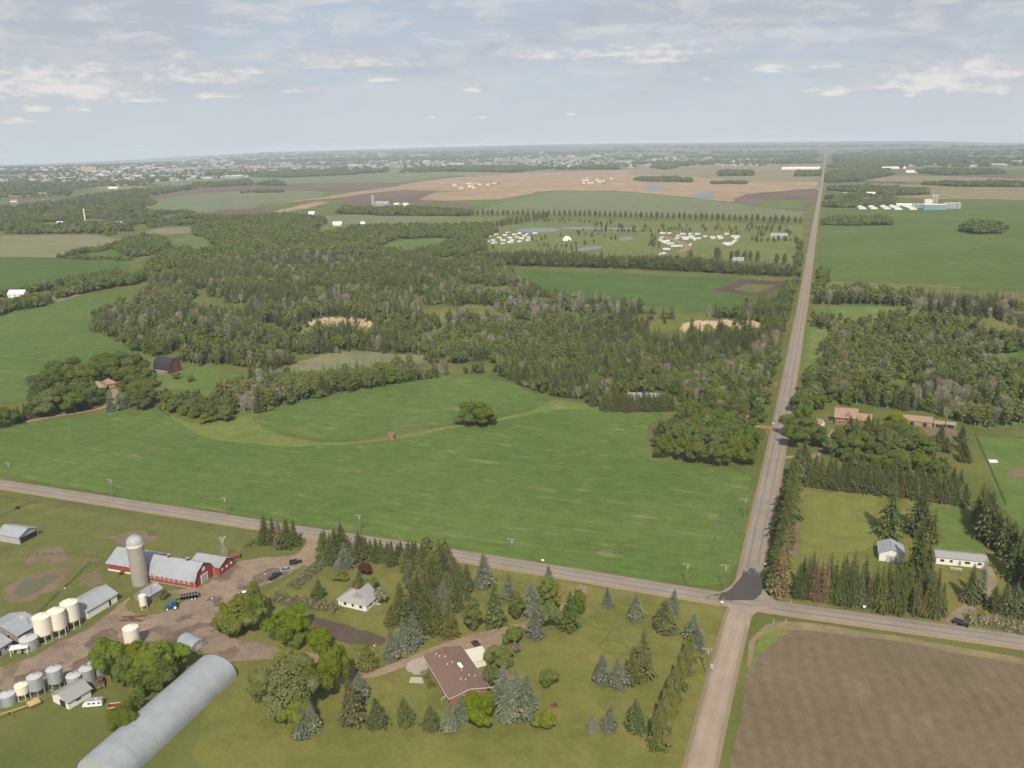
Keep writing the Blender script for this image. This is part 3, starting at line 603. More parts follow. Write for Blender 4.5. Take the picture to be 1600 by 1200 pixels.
strip('mobile_home_drive', [(1487,975),(1497,962),(1512,950),(1535,935),(1548,912),(1540,885)], 4.2, MG['drive'], 0.10, jit=0.2)
strip('white_house_drive', [(1210,668),(1196,668),(1176,664),(1170,650),(1160,632)], 4.0, MG['drive'], 0.14, jit=0.2)
strip('farmhouse_drive', [(40,660),(80,652),(130,644),(165,636),(180,620),(178,608)], 4.0, MG['drive'], 0.2, jit=0.2)
strip('camp_lane', [(1035,369),(1055,376),(1075,386),(1060,395)], 10, MG['drive'], 0.5, jit=0.5)
strip('camp_lane', [(1068,379),(1100,379),(1135,382),(1150,375)], 6, MG['drive'], 0.55, jit=0.5)
strip('camp_lane', [(960,364),(1010,366),(1035,367),(1100,369),(1180,371)], 6, MG['drive'], 0.5, jit=0.5)
strip('field_lane', [(1285,441),(1340,443),(1420,446),(1500,450)], 5, MG['drive'], 0.5)
strip('valley_path', [(590,532),(595,542),(605,551)], 5, MG['clay'], 0.4)
# tramlines left by tractors in the crop
TR = land('tramline', [(0.092, 0.140, 0.040), (0.084, 0.140, 0.036), (0.14, 0.15, 0.06)], 0, (0.05, 0.05), 0.5, big=0.08, fine=0.8)
for k, q in enumerate(([(70,672),(200,700),(350,716),(600,745),(800,765),(950,780)], [(70,676),(200,704),(350,720),(600,749),(800,769),(950,785)], [(1108,880),(1128,850),(1140,810),(1140,775),(1120,752)], [(1100,895),(1125,868),(1148,830),(1152,790),(1140,760)],
                       [(1108,866),(1118,838),(1126,800),(1124,775)], [(240,655),(300,690),(380,705)], [(985,655),(992,690),(1000,715),(1030,735),(1100,742)], [(980,655),(985,690),(992,720),(1025,740)], [(740,600),(790,612),(815,628),(780,640)], [(90,735),(200,750),(330,765),(460,785)])):
    strip('tyre_track', q, 0.9, TR, 0.20, jit=0.22)
strip('lawn_track', [(955,985),(945,1000),(935,1012),(960,1022),(985,1020),(975,1005),(950,1000)], 0.7, MG['pasture'], 0.06, jit=0.1)
strip('lawn_track', [(905,960),(920,975),(940,985),(975,975)], 0.6, MG['pasture'], 0.06, jit=0.1)

# ------------------------------------------------------------------ bare clay banks of the creek
for line in CLIFF:
    ln = np.array(smooth_poly(line, 8, False)); d = np.gradient(ln, axis=0); d /= np.hypot(d[:, 0], d[:, 1])[:, None]
    nrm = np.stack([d[:, 1], -d[:, 0]], 1)
    if (nrm[:, 1].mean()) > 0: nrm = -nrm
    m = len(ln); rows = 12; V = []
    top = 1-np.abs(np.linspace(-1, 1, m))**4
    for r in range(rows):
        u = r/(rows-1); w = 7.5*u+0.9*rng.normal(size=m)*(0.3+u)*0.7+1.9*np.sin(np.arange(m)*1.3+r*0.2)*(0.4+u)
        q = ln+nrm*(w-1)[:, None]
        zt = H(ln[:, 0], ln[:, 1])+1.1*np.sin(np.arange(m)*0.8)+0.6*np.sin(np.arange(m)*2.1+1)
        V.append(np.column_stack([q, np.maximum(H(q[:, 0], q[:, 1])+0.5, zt+0.6-(DEPTH*0.92)*u**1.25*np.maximum(top, 0.25)+0.3*rng.normal(size=m))]))
    ii = np.arange(rows*m).reshape(rows, m)
    f = np.stack([ii[:-1, :-1].ravel(), ii[:-1, 1:].ravel(), ii[1:, 1:].ravel(), ii[1:, :-1].ravel()], 1)
    tag(link('clay_bank', np_mesh('clay_bank', np.array(V).reshape(-1, 3), f, [MG['clay']])), kind='structure')
# ------------------------------------------------------------------ trees
BARK = simple('bark', (0.11, 0.085, 0.065), 0.95, 0.3, 2.0, bump=0.4)
PALE_BARK = simple('pale_bark', (0.42, 0.39, 0.34), 0.9, 0.3, 1.5)
TWIG = leaf('twigs', (0.26, 0.235, 0.185), (0.35, 0.315, 0.245), 0.0)
LM = {
 'spruce': leaf('spruce_needles', (0.066, 0.086, 0.030), (0.116, 0.140, 0.046), 0.15, tip=((0.165, 0.160, 0.060), 0.80)),
 'blue': leaf('blue_spruce_needles', (0.110, 0.132, 0.086), (0.185, 0.208, 0.138), 0.12, tip=((0.245, 0.235, 0.15), 0.84)),
 'olive': leaf('olive_spruce_needles', (0.092, 0.106, 0.036), (0.160, 0.166, 0.056), 0.12, tip=((0.21, 0.180, 0.075), 0.82)),
 'brown': leaf('dying_spruce_needles', (0.175, 0.112, 0.062), (0.25, 0.172, 0.095), 0.1, tip=((0.095, 0.105, 0.04), 0.72)),
 'cedar': leaf('cedar_foliage', (0.098, 0.132, 0.030), (0.148, 0.182, 0.042), 0.15),
 'maple': leaf('maple_leaves', (0.140, 0.185, 0.028), (0.205, 0.250, 0.040), 0.35),
 'dark': leaf('dark_leaves', (0.114, 0.158, 0.038), (0.182, 0.226, 0.058), 0.36),
 'aspen': leaf('aspen_leaves', (0.154, 0.192, 0.056), (0.226, 0.260, 0.084), 0.38),
 'willow': leaf('willow_leaves', (0.170, 0.195, 0.066), (0.230, 0.245, 0.092), 0.37),
 'lime': leaf('young_leaves', (0.160, 0.205, 0.040), (0.225, 0.255, 0.056), 0.35),
 'lilac': leaf('lilac_foliage', (0.100, 0.122, 0.048), (0.165, 0.180, 0.078), 0.2, tip=((0.40, 0.31, 0.28), 0.64)),
 'purple': leaf('purple_leaves', (0.055, 0.028, 0.022), (0.095, 0.046, 0.034), 0.2),
}
def quads(c, n, s, asp=1.0):
    """small leaf faces at centres c, facing n, size s"""
    k = len(c); n = n/(np.linalg.norm(n, axis=1)[:, None]+1e-9)
    a = np.cross(n, rng.normal(size=(k, 3))); a /= np.linalg.norm(a, axis=1)[:, None]+1e-9; b = np.cross(n, a)
    s = np.broadcast_to(np.asarray(s, float), (k,))[:, None]*rng.uniform(0.65, 1.35, (k, 1))
    a = a*s*asp; b = b*s
    v = np.stack([c-a, c-b*0.7, c+a, c+b*0.9], 1).reshape(-1, 3)
    return v, np.arange(4*k).reshape(k, 4)
def trunk_geo(h, r, bend=0.3, limbs=0, zl=(0.4, 0.8), ll=0.25, seg=6):
    mb = MB(); p = Vector((0, 0, -0.3)); n = 4
    pts = [p]+[Vector((random.uniform(-bend, bend)*i/n, random.uniform(-bend, bend)*i/n, h*i/n)) for i in range(1, n+1)]
    for i in range(n): mb.bar(pts[i], pts[i+1], r*(1-i/n*0.85), seg, r*(1-(i+1)/n*0.85))
    for k in range(limbs):
        t = random.uniform(*zl); a = k*2.4+random.uniform(-.4, .4); z = h*t
        j = min(int(t*n), n-1); b0 = pts[j].lerp(pts[j+1], t*n-j); L = h*ll*random.uniform(.7, 1.2)
        mb.bar(b0, b0+Vector((math.cos(a)*L, math.sin(a)*L, L*random.uniform(.5, 1.0))), r*0.4*(1-t*0.5), 5, r*0.1)
    return np.array([tuple(v) for v in mb.v]), mb.f
def spruce_geo(h, r, whorls=22, per=10, base=0.05, power=0.8, sub=3, full=1.0):
    V = []; Fc = []; asy = random.uniform(0, 6.28)
    for w in range(whorls):
        t = base+(1-base)*(w+random.uniform(-.3, .3))/whorls
        t = min(max(t, base), 0.985)
        L0 = r*(1-t)**power*full+0.12
        if t < base+0.1: L0 *= 0.75+2.5*(t-base)
        m = max(4, int(per*(0.45+0.55*(1-t)))); wj = random.uniform(0.86, 1.14)
        for k in range(m):
            a = 2*PI*(k+random.random()*0.8)/m+w*1.3; L = L0*random.uniform(0.66, 1.2)*(1+0.16*math.sin(a+asy)+0.10*math.sin(2*a+t*9+asy))*wj
            droop = L*random.uniform(0.05, 0.50)*(1.0-0.5*t)
            dx, dy = math.cos(a), math.sin(a); z0 = h*t
            wd = L*random.uniform(0.26, 0.42)+0.1
            p = [(dx*L*u, dy*L*u, z0-droop*u**1.3+0.10*L*math.sin(u*3)) for u in np.linspace(0.02, 1, sub+1)]
            for i in range(sub):
                u0, u1 = i/sub, (i+1)/sub
                w1 = wd*(1.1-0.75*u1)
                b = len(V); q0, q1 = p[i], p[i+1]
                s1 = random.uniform(.8, 1.25)
                V += [q0, q1, (q1[0]*0.93-dy*w1*s1, q1[1]*0.93+dx*w1*s1, q1[2]-w1*0.45), (q1[0]*0.93+dy*w1*s1, q1[1]*0.93-dx*w1*s1, q1[2]-w1*0.45)]
                Fc += [(b, b+1, b+2), (b, b+3, b+1)]
    b = len(V); V += [(0, 0, h*1.01), (0.12, 0, h*0.93), (-0.06, 0.1, h*0.93), (-0.06, -0.1, h*0.93)]; Fc += [(b, b+1, b+2), (b, b+2, b+3), (b, b+3, b+1)]
    return np.array(V, float), np.array(Fc)
def crown_geo(h, r, z0, lobes=26, per=110, s=0.42, shape='round', squash=1.0):
    """leaf faces on many lobes that make up an uneven crown between z0 and h"""
    C = []; RR = []; hz = (h-z0)/2; zc = z0+hz
    if shape == 'tall':
        for k in range(lobes):
            ph = k*2.39996; v = 1-2*(k+0.5)/lobes; rr = math.sqrt(max(0, 1-v*v))*(1-0.35*abs(v)**1.5); f = random.uniform(0.42, 0.85)
            C.append(np.array([math.cos(ph)*rr*r*f, math.sin(ph)*rr*r*f, zc+v*hz*0.74*random.uniform(.85, 1.1)])); RR.append(min(r, hz*1.3)*random.uniform(0.24, 0.46)*squash)
    else:
        nm = max(5, lobes//7); a0 = random.uniform(0, 6.28)
        m0 = min(r*random.uniform(.52, .62), hz*0.95); majors = [(0.0, 0.0, h-m0*0.92, m0)]
        for k in range(nm-1):
            a = a0+2*PI*k/(nm-1)+random.uniform(-.45, .45); mr = min(r*random.uniform(.40, .58), hz*0.95); dd = (r-mr)*random.uniform(.80, 1.12)
            majors.append((math.cos(a)*dd, math.sin(a)*dd, min(max(z0+2*hz*random.uniform(.26, .72), z0+mr*0.62), h-mr*0.8), mr))
        majors += [(random.uniform(-.3, .3)*r, random.uniform(-.3, .3)*r, z0+hz*random.uniform(.6, 1.0), min(r*.6, hz*.9))]; nm += 1
        for (x, y, z, mr) in majors:
            for k in range(max(5, int(lobes/nm*1.15))):
                d = rng.normal(size=3); d[2] = abs(d[2])*0.8-0.25; d /= np.linalg.norm(d)+1e-9
                C.append(np.array([x, y, z])+d*np.array([1, 1, min(1.0, 1.25*hz/r)])*mr*random.uniform(.40, .72)); RR.append(mr*random.uniform(.36, .58)*squash)
    C = np.array(C); RR = np.array(RR); pts = []; nrm = []; q0 = rng.uniform(0, 6.28, 3)
    th = np.arctan2(C[:, 1], C[:, 0]); C[:, :2] *= (1+0.16*np.sin(th*2+q0[0])+0.14*np.sin(th*3+C[:, 2]+q0[1]))[:, None]; C[:, 2] += 0.07*(h-z0)*np.sin(th*2+q0[2])*(C[:, 2]-z0)/(h-z0)
    for c, q in zip(C, RR):
        d = rng.normal(size=(per, 3)); d[:, 2] += 0.25; d /= np.linalg.norm(d, axis=1)[:, None]
        p = c+d*q*rng.uniform(0.72, 1.12, (per, 1))
        keep = np.ones(per, bool)
        for c2, q2 in zip(C, RR):
            if c2 is not c: keep &= np.linalg.norm((p-c2), axis=1) > q2*0.72
        pts.append(p[keep]); nrm.append(d[keep])
    p = np.concatenate(pts); n = np.concatenate(nrm)*0.9+rng.normal(size=(len(p), 3))*0.34+[0, 0, 0.4]
    return quads(p, n, s)
def twig_geo(h, r, z0, n=220, L=1.6, w=0.05):
    t = rng.uniform(0, 1, n); z = z0+(h-z0)*t**0.8*0.85; a = rng.uniform(0, 2*PI, n); rr = r*(1-0.6*np.abs(t-0.4))*rng.uniform(0, 0.75, n)
    p = np.stack([np.cos(a)*rr, np.sin(a)*rr, z], 1)
    d = np.stack([np.cos(a)*0.6, np.sin(a)*0.6, rng.uniform(0.5, 1.4, n)], 1)+rng.normal(size=(n, 3))*0.3; d /= np.linalg.norm(d, axis=1)[:, None]
    sd_ = np.cross(d, rng.normal(size=(n, 3))); sd_ /= np.linalg.norm(sd_, axis=1)[:, None]
    LL = L*rng.uniform(.6, 1.4, (n, 1)); ww = w*rng.uniform(.7, 1.5, (n, 1))
    v = np.stack([p-sd_*ww, p+sd_*ww, p+d*LL+sd_*ww*.3, p+d*LL-sd_*ww*.3], 1).reshape(-1, 3)
    return v, np.arange(4*n).reshape(n, 4)
# each kind: unit prototypes, (crown verts, faces), (trunk verts, faces), leaf material, bark, height, radius
KIND = {}
def reg(kind, mat, bark, h, r, variants): KIND[kind] = dict(mat=mat, bark=bark, h=h, r=r, var=variants)
def ng_tri(vf): return vf
for nm, mt, pw, rr in (('spruce', 'spruce', 0.68, 3.1), ('blue', 'blue', 0.62, 3.3), ('olive', 'olive', 0.62, 3.2), ('brown', 'brown', 0.7, 2.5)):
    reg(nm, LM[mt], BARK, 12.0, rr, [(spruce_geo(12, rr*random.uniform(.92, 1.08), 30, 14, random.uniform(.02, .07), pw*random.uniform(.88, 1.12)), trunk_geo(11.5, 0.2, 0.1)) for _ in range(5)])
reg('cedar', LM['cedar'], BARK, 9.0, 2.4, [(crown_geo(9, 2.3, 0.1, 40, 190, 0.19, 'tall', 0.85), trunk_geo(7, 0.15, 0.1)) for _ in range(2)])
def bl(h, r, z0f, lobes, per, s, shape='round', nl=5, tr=0.22, sq=1.0):
    return (crown_geo(h, r, h*z0f, lobes, per, s, shape, sq), trunk_geo(h*0.8, tr, 0.4, nl))
reg('maple', LM['maple'], BARK, 10.0, 5.4, [bl(10, 5.4, 0.06, 52, 330, 0.215, 'dome') for _ in range(4)])
reg('dark', LM['dark'], BARK, 11.0, 5.0, [bl(11, 5.0, 0.06, 46, 260, 0.245, 'dome') for _ in range(4)])
reg('willow', LM['willow'], BARK, 11.0, 6.0, [bl(11, 6.0, 0.06, 60, 330, 0.21, 'round') for _ in range(2)])
reg('lime', LM['lime'], BARK, 6.0, 3.6, [bl(6, 3.6, 0.04, 34, 220, 0.18, 'dome') for _ in range(2)])
reg('shrub', LM['dark'], BARK, 3.0, 2.0, [bl(3, 2.0, 0.02, 16, 120, 0.18, 'dome', 2, 0.08) for _ in range(2)])
reg('purple', LM['purple'], BARK, 3.0, 1.8, [bl(3, 1.8, 0.02, 16, 120, 0.18, 'dome', 2, 0.08)])
reg('lilac', LM['lilac'], BARK, 3.2, 2.0, [bl(3.2, 2.0, 0.02, 16, 130, 0.17, 'dome', 2, 0.08)])
reg('aspen', LM['aspen'], PALE_BARK, 13.0, 2.9, [bl(13, 2.9, 0.22, 26, 90, 0.36, 'tall', 3, 0.15, 1.05) for _ in range(3)])
reg('poplar', LM['dark'], BARK, 13.0, 3.0, [bl(13, 3.0, 0.06, 26, 80, 0.40, 'tall', 2, 0.2, 1.15) for _ in range(2)])
reg('bare', TWIG, PALE_BARK, 11.0, 2.6, [(twig_geo(11, 2.6, 2.5, 330, 1.7, 0.055), trunk_geo(10.5, 0.17, 0.4, 9, (0.3, 0.85), 0.22)) for _ in range(3)])
reg('snag', TWIG, PALE_BARK, 13.0, 1.2, [(twig_geo(13, 1.3, 6.0, 60, 1.2, 0.06), trunk_geo(13, 0.2, 0.3, 4, (0.5, 0.9), 0.1))])
TREE_MESH = {}
def tree_meshes(kind, i):
    if (kind, i) not in TREE_MESH:
        (cv, cf), (tv, tf) = KIND[kind]['var'][i]
        tm = bpy.data.meshes.new('trunk'); tm.from_pydata([tuple(q) for q in tv], [], tf); tm.materials.append(KIND[kind]['bark'])
        TREE_MESH[(kind, i)] = (np_mesh('crown', cv, cf, [KIND[kind]['mat']]), tm)
    return TREE_MESH[(kind, i)]
SPECIES = {'spruce': 'spruce_tree', 'blue': 'blue_spruce_tree', 'olive': 'spruce_tree', 'brown': 'dying_spruce_tree', 'cedar': 'cedar_tree', 'maple': 'maple_tree', 'dark': 'broadleaf_tree', 'willow': 'willow_tree', 'lime': 'broadleaf_tree',
           'shrub': 'shrub', 'purple': 'purple_shrub', 'lilac': 'lilac_bush', 'aspen': 'aspen_tree', 'poplar': 'poplar_tree', 'bare': 'bare_tree', 'snag': 'dead_tree'}
def tree_w(kind, X, Y, h, label, group=None, wf=1.0, z=None):
    """one tree standing at world X, Y, h metres tall"""
    K = KIND[kind]; i = random.randrange(len(K['var'])); cm, tm = tree_meshes(kind, i)
    root = link(SPECIES[kind], None, None, (X, Y, float(H(X, Y)) if z is None else z), random.uniform(0, 2*PI))
    s = h/K['h']; root.scale = (s*wf, s*wf, s)
    tag(root, label, 'tree' if kind not in ('shrub', 'purple', 'lilac') else 'shrub', group)
    link('trunk', tm, root); link('crown', cm, root)
    return root
def tree(kind, x, yb, yt, label, group=None, w=None):
    """base pixel x, yb; top pixel row yt; w = crown width in pixels"""
    X, Y = P(x, yb); h = hgt(x, yb, yt); K = KIND[kind]; wf = random.uniform(0.95, 1.25); h *= random.uniform(1.0, 1.1)
    if w:
        dist = -(R.T @ np.array([X, Y, -HC]))[2]; wm = w*dist/F; wf = min(1.5, (1.12 if kind in ('spruce', 'olive', 'blue', 'brown') else 1.08)*wm/(2*K['r']*0.95*h/K['h']))*random.uniform(.94, 1.06)
    return tree_w(kind, X, Y, h, label, group, wf)
ORD = 'first second third fourth fifth sixth seventh eighth ninth tenth eleventh twelfth'.split()
def nth(i, label, tail='counted from the left'):
    o = ORD[i] if i < 12 else '%d%s' % (i+1, {1: 'st', 2: 'nd', 3: 'rd'}.get((i+1) % 10, 'th') if (i+1) not in (11, 12, 13) else 'th')
    s = '%s %s, %s' % (o, label, tail); return s if len(s.split()) <= 16 else '%s %s' % (o, label)
def trees(kind, lst, label, group):
    lst = sorted(lst)
    for i, q in enumerate(lst): tree(kind, q[0], q[1], q[2], nth(i, label) if len(lst) > 1 else label, group, q[3] if len(q) > 3 else None)
def row(kind, pts, n, h, label, group, jit=0.6, hv=0.12, wf=1.0, kinds=None):
    w = np.array([P(*p) for p in pts]); seg = np.hypot(*np.diff(w, axis=0).T); s = np.concatenate([[0], np.cumsum(seg)])
    for k in range(n):
        t = s[-1]*(k+0.5)/n; X = np.interp(t, s, w[:, 0])+random.uniform(-jit, jit); Y = np.interp(t, s, w[:, 1])+random.uniform(-jit, jit)
        kd = kind if not kinds else random.choice(kinds)
        tree_w(kd, X, Y, h*random.uniform(1-hv, 1+hv), nth(k, label), group, wf*random.uniform(.9, 1.12))
def hedge(name, label, pts, width, height, mat, s=0.2, dens=26, group=None, cat='hedge'):
    w = np.array(smooth_poly([P(*p) for p in pts], 6, False)); seg = np.hypot(*np.diff(w, axis=0).T); cs = np.concatenate([[0], np.cumsum(seg)]); L = cs[-1]
    n = int(L*width*dens); t = rng.uniform(0, L, n)
    c = np.stack([np.interp(t, cs, w[:, 0]), np.interp(t, cs, w[:, 1])], 1); d = np.gradient(w, axis=0); d /= np.hypot(d[:, 0], d[:, 1])[:, None]
    dx = np.interp(t, cs, d[:, 0]); dy = np.interp(t, cs, d[:, 1])
    a = rng.uniform(0, PI, n); bump = 1+0.22*np.sin(t*1.7)+0.15*np.sin(t*3.9+1)+rng.normal(size=n)*0.07
    off = np.cos(a)*width/2*bump; z = np.abs(np.sin(a))**0.7*height*bump*rng.uniform(0.35, 1.0, n)**0.35
    p = np.column_stack([c[:, 0]+dy*off, c[:, 1]-dx*off, z]); nn = np.column_stack([dy*np.cos(a), -dx*np.cos(a), np.sin(a)+0.2])+rng.normal(size=(n, 3))*0.4
    o0 = np.array([w[:, 0].mean(), w[:, 1].mean(), 0.0]); o0[2] = float(H(o0[0], o0[1]))
    v, f = quads(p-[o0[0], o0[1], 0], nn, s)
    root = thing(name, label, cat, tuple(o0), 0, group)
    link('foliage', np_mesh('foliage', v, f, [mat]), root)
    st = MB()
    for k in range(int(L/1.5)):
        x = np.interp(k*1.5, cs, w[:, 0])-o0[0]; y = np.interp(k*1.5, cs, w[:, 1])-o0[1]
        st.bar((x, y, -0.1), (x+random.uniform(-.3, .3), y+random.uniform(-.3, .3), height*0.7), 0.05, 5, 0.02)
    part('stem', st, BARK, root)
    return root

# ---- spruces and bushes of the yards in front
G1 = 'spruces by the farm drive entrance'
trees('spruce', [(415,850,806),(428,850,811),(450,855,811),(461,853,814)], 'dark spruce in the clump left of the farm drive entrance', G1)
tree('brown', 437, 853, 812, 'browning spruce in the middle of the clump left of the farm drive entrance')
trees('spruce', [(510,875,829),(518,881,835),(534,863,819),(562,875,832),(568,872,838),(504,863,832),(524,870,826)], 'dark spruce in the thick group behind the corner of the flowering hedge', 'spruces at the hedge corner')
tree('blue', 540, 889, 850, 'bluish spruce in front of the spruce group at the hedge corner')
trees('spruce', [(588,878,840),(599,878,852),(613,884,845),(651,884,845),(622,880,850),(596,872,842),(606,874,846),(640,886,846),(580,870,842),(660,892,850),(572,866,838),(627,876,846),(646,882,848)], 'dark spruce in the row along the road behind the white house lawn', 'spruces behind the white house lawn')
tree('lime', 632, 884, 863, 'light green round tree between spruces behind the white house lawn', None, 16)
trees('olive', [(687,887,842,28),(702,905,852,30),(663,890,852,26),(711,920,872,28),(655,930,884,32),(700,946,894,30)], 'olive tinged spruce in the dense stand between the white house and the road', 'olive spruces in the dense stand')
tree('cedar', 676, 900, 862, 'soft green conifer at the centre of the dense stand', None, 28); tree('aspen', 668, 880, 842, 'slim leafy tree at the road edge of the dense stand', None, 22)
trees('spruce', [(674,908,869,24),(693,918,856,30),(697,884,842,24),(640,905,872,24),(674,960,886,32),(688,935,884,30),(720,935,888,28),(730,922,882,24),(648,918,876,26),(665,942,896,28),(712,955,908,26),(636,892,854,22)], 'tall spruce in the dense stand between the white house and the road', 'spruces in the dense stand')
trees('spruce', [(627,975,910,36),(646,978,906,34),(665,990,916,34),(612,976,945,24),(654,962,898,34)], 'big dark spruce on the lawn edge right of the white house', 'spruces right of the white house')
trees('olive', [(683,990,935,30),(678,972,922,28)], 'olive green spruce at the front of the stand right of the white house', 'olive spruces by the house drive')
trees('blue', [(612,1028,981),(630,1019,972),(646,1009,963)], 'blue spruce of the three in a row along the curved house drive', 'three blue spruces by the drive')
tree('olive', 574, 1045, 1005, 'lone olive spruce beside the yard lamp at the drive bend', None, 34)
tree('spruce', 499, 933, 905, 'short broad spruce on the lawn inside the flowering hedge', None, 28)
tree('spruce', 562, 918, 892, 'dark conifer behind the white house roof', None, 24)
tree('lime', 534, 906, 891, 'light green low bush on the white house lawn', None, 24)
tree('purple', 571, 898, 880, 'dark purple shrub on the white house lawn', None, 22)
tree('dark', 580, 926, 907, 'dark leafy bush behind the white house', None, 26)
tree('lilac', 597, 942, 919, 'pale flowering bush at the right end of the white house', None, 20)
tree('maple', 381, 985, 935, 'widest bright green bushy tree at the farmyard turning', None, 72)
tree('maple', 403, 972, 912, 'taller tree behind the widest bushy tree at the farmyard turning', None, 36)
tree('maple', 362, 978, 944, 'left shoulder tree of the bushy clump at the farmyard turning', None, 40)
tree('maple', 453, 1004, 952, 'big round tree in front of the dark garden plot', None, 66)
tree('maple', 499, 1021, 983, 'smaller round tree at the right end of the garden tree group', None, 42)
tree('maple', 465, 1010, 985, 'low tree tucked under the big round garden tree', None, 34)
tree('lime', 448, 1044, 1011, 'small light green tree above the drive near the big arched shed', None, 42)
tree('willow', 448, 1116, 1036, 'largest pale green willow right of the big arched shed', None, 92)
tree('willow', 418, 1098, 1048, 'pale willow at the left of the willow group', None, 54)
tree('maple', 487, 1100, 1046, 'bright green tree between willow and drive', None, 62)
tree('maple', 522, 1083, 1008, 'tall bright green tree at the drive beside the spruces', None, 52)
tree('willow', 470, 1060, 1020, 'pale feathery tree behind the big willow', None, 46)
tree('maple', 460, 1146, 1100, 'bright bush in front of the big willow', None, 48)
tree('olive', 548, 1130, 1065, 'tallest olive spruce below the drive bend', None, 38)
tree('blue', 563, 1090, 1052, 'bluish spruce behind the tall olive spruce below the drive', None, 34)
trees('spruce', [(588,1132,1090,32),(632,1132,1093,34),(674,1140,1104,30)], 'small green spruce in the loose row on the bungalow lawn', 'small spruces on the bungalow lawn')
trees('blue', [(487,1142,1100,34),(471,1150,1106,30)], 'blue spruce of the pair in front of the willow', 'blue spruce pair by the willow')
trees('blue', [(722,1124,1087,34),(703,1138,1102,34)], 'blue spruce of the pair under the bungalow gable', 'blue spruce pair by the bungalow')
tree('maple', 750, 1132, 1086, 'broad green bush at the front wall of the bungalow', None, 52)
tree('maple', 852, 1140, 1114, 'round green bush on the lawn at the bottom of the picture', None, 34)
tree('blue', 954, 1142, 1105, 'lone blue spruce at the bottom edge of the big lawn')
tree('blue', 924, 1142, 1116, 'small blue spruce left of the lone one at the bottom edge')
tree('spruce', 993, 1142, 1095, 'green spruce at the bottom edge left of the shelter row', None, 32)
# lawn between bungalow and road
for q in [('blue',756,917,867,'first blue spruce of the lawn row, next to the dense stand'),('blue',795,935,894,'broad blue spruce second in the lawn row'),('blue',831,961,910,'blue spruce between two rounded cedars'),('blue',857,906,884,'small blue spruce at the roadside above the biggest cedar'),
          ('blue',835,996,950,'lighter blue spruce closest to the drive fork'),('blue',949,948,916,'squat bright blue spruce beside the field gate'),('blue',993,969,927,'blue spruce alone by the road right of the gate'),('blue',1053,962,923,'blue spruce behind its larger neighbour near the crossing')]:
    tree(q[0], q[1], q[2], q[3], q[4])
tree('olive', 1037, 985, 938, 'large greyish spruce on the lawn near the crossing', None, 36)
tree('spruce', 773, 976, 912, 'biggest dark green spruce on the lawn left of the round cedar', None, 38)
tree('cedar', 807, 968, 927, 'round topped green cedar left of a blue spruce', None, 25)
tree('cedar', 857, 955, 903, 'biggest bright green cedar on the lawn', None, 34)
tree('cedar', 905, 961, 919, 'slim green cedar beside the gate drive', None, 21)
tree('dark', 862, 984, 946, 'dark bushy tree under the biggest cedar', None, 36)
tree('spruce', 891, 984, 928, 'dark green spruce right of the bushy lawn tree', None, 30)
tree('cedar', 739, 985, 942, 'dark cedar with a pale dead top beside the drive', None, 26)
tree('olive', 703, 995, 934, 'olive spruce at the right end of the stand along the drive', None, 30)
tree('blue', 693, 964, 910, 'bluish spruce inside the stand along the drive', None, 28)
tree('shrub', 803, 1008, 980, 'large green shrub at the drive fork', None, 34)
tree('lilac', 807, 1020, 1004, 'small grey shrub in front of the drive fork shrub', None, 15)
tree('willow', 778, 1044, 1011, 'pale round tree behind the bungalow garage', None, 37)
tree('dark', 768, 1075, 1043, 'dark round tree against the bungalow gable', None, 27)
tree('maple', 858, 1075, 1046, 'single small round tree in the middle of the big lawn', None, 28)
trees('blue', [(787,1090,1041,34),(795,1124,1066,40),(824,1122,1060,38),(778,1106,1070,30),(806,1098,1048,32)], 'blue spruce in the big clump right of the bungalow', 'blue spruces right of the bungalow')
trees('blue', [(940,1066,1022,30),(965,1071,1028,30)], 'blue spruce of the front pair in the lawn clump', 'front pair of the lawn clump')
tree('olive', 987, 1067, 1013, 'olive spruce in the middle of the lawn clump', None, 26)
tree('olive', 1005, 1058, 990, 'tallest olive spruce at the back of the lawn clump', None, 34)
trees('olive', [(1077,1034,989,22),(1070,1053,1006,23),(1062,1074,1024,24),(1054,1096,1043,25),(1045,1119,1062,26),(1036,1143,1084,27),(1026,1170,1108,30)], 'olive green spruce in the tight shelter row along the gravel road', 'spruces of the shelter row by the gravel road')
trees('blue', [(1084,997,961,30),(1088,1017,978,24)], 'blue spruce at the head of the shelter row by the gravel road', 'blue spruces heading the shelter row')
# right of the road
trees('spruce', [(1212,905,856),(1223,854,800),(1230,822,762),(1234,800,742),(1237,784,729),(1240,768,716),(1225,840,784),(1220,870,815),(1232,812,752),(1208,925,880),(1227,832,775),(1243,752,704),(1216,890,838)], 'dark spruce in the row beside the north road', 'spruces of the roadside row')
trees('brown', [(1219,930,853,30),(1226,887,830,22),(1213,922,872,22)], 'rust brown dying spruce at the corner of the crossing', 'dying spruces at the crossing')
S1 = 'dark tall spruce in the front row along the east road'
trees('spruce', [(1248,935,878,22),(1261,936,866,20),(1303,942,875,20),(1312,944,872,20),(1325,947,880,22),(1342,948,880,22),(1375,956,875,20),(1384,953,885,20),(1395,958,894,22),(1407,959,882,22),(1418,949,875,20),(1431,960,906,22),(1460,965,885,22),(1470,963,910,20),(1450,960,900,22),(1334,946,876,20),(1366,951,885,20)], S1, 'spruces along the east road')
trees('spruce', [(1254,922,868,20),(1268,924,864,20),(1295,928,866,20),(1318,930,868,20),(1348,934,868,20),(1400,940,868,22),(1440,945,880,22),(1385,936,870,22),(1331,930,864,20)], 'dark spruce in the second row behind the east road spruces', 'second row behind the east road')
trees('brown', [(1273,938,872,18),(1289,941,875,18),(1359,950,893,17),(1443,962,928,16),(1281,936,878,16)], 'thin brown dying spruce in the row along the east road', 'dying spruces along the east road')
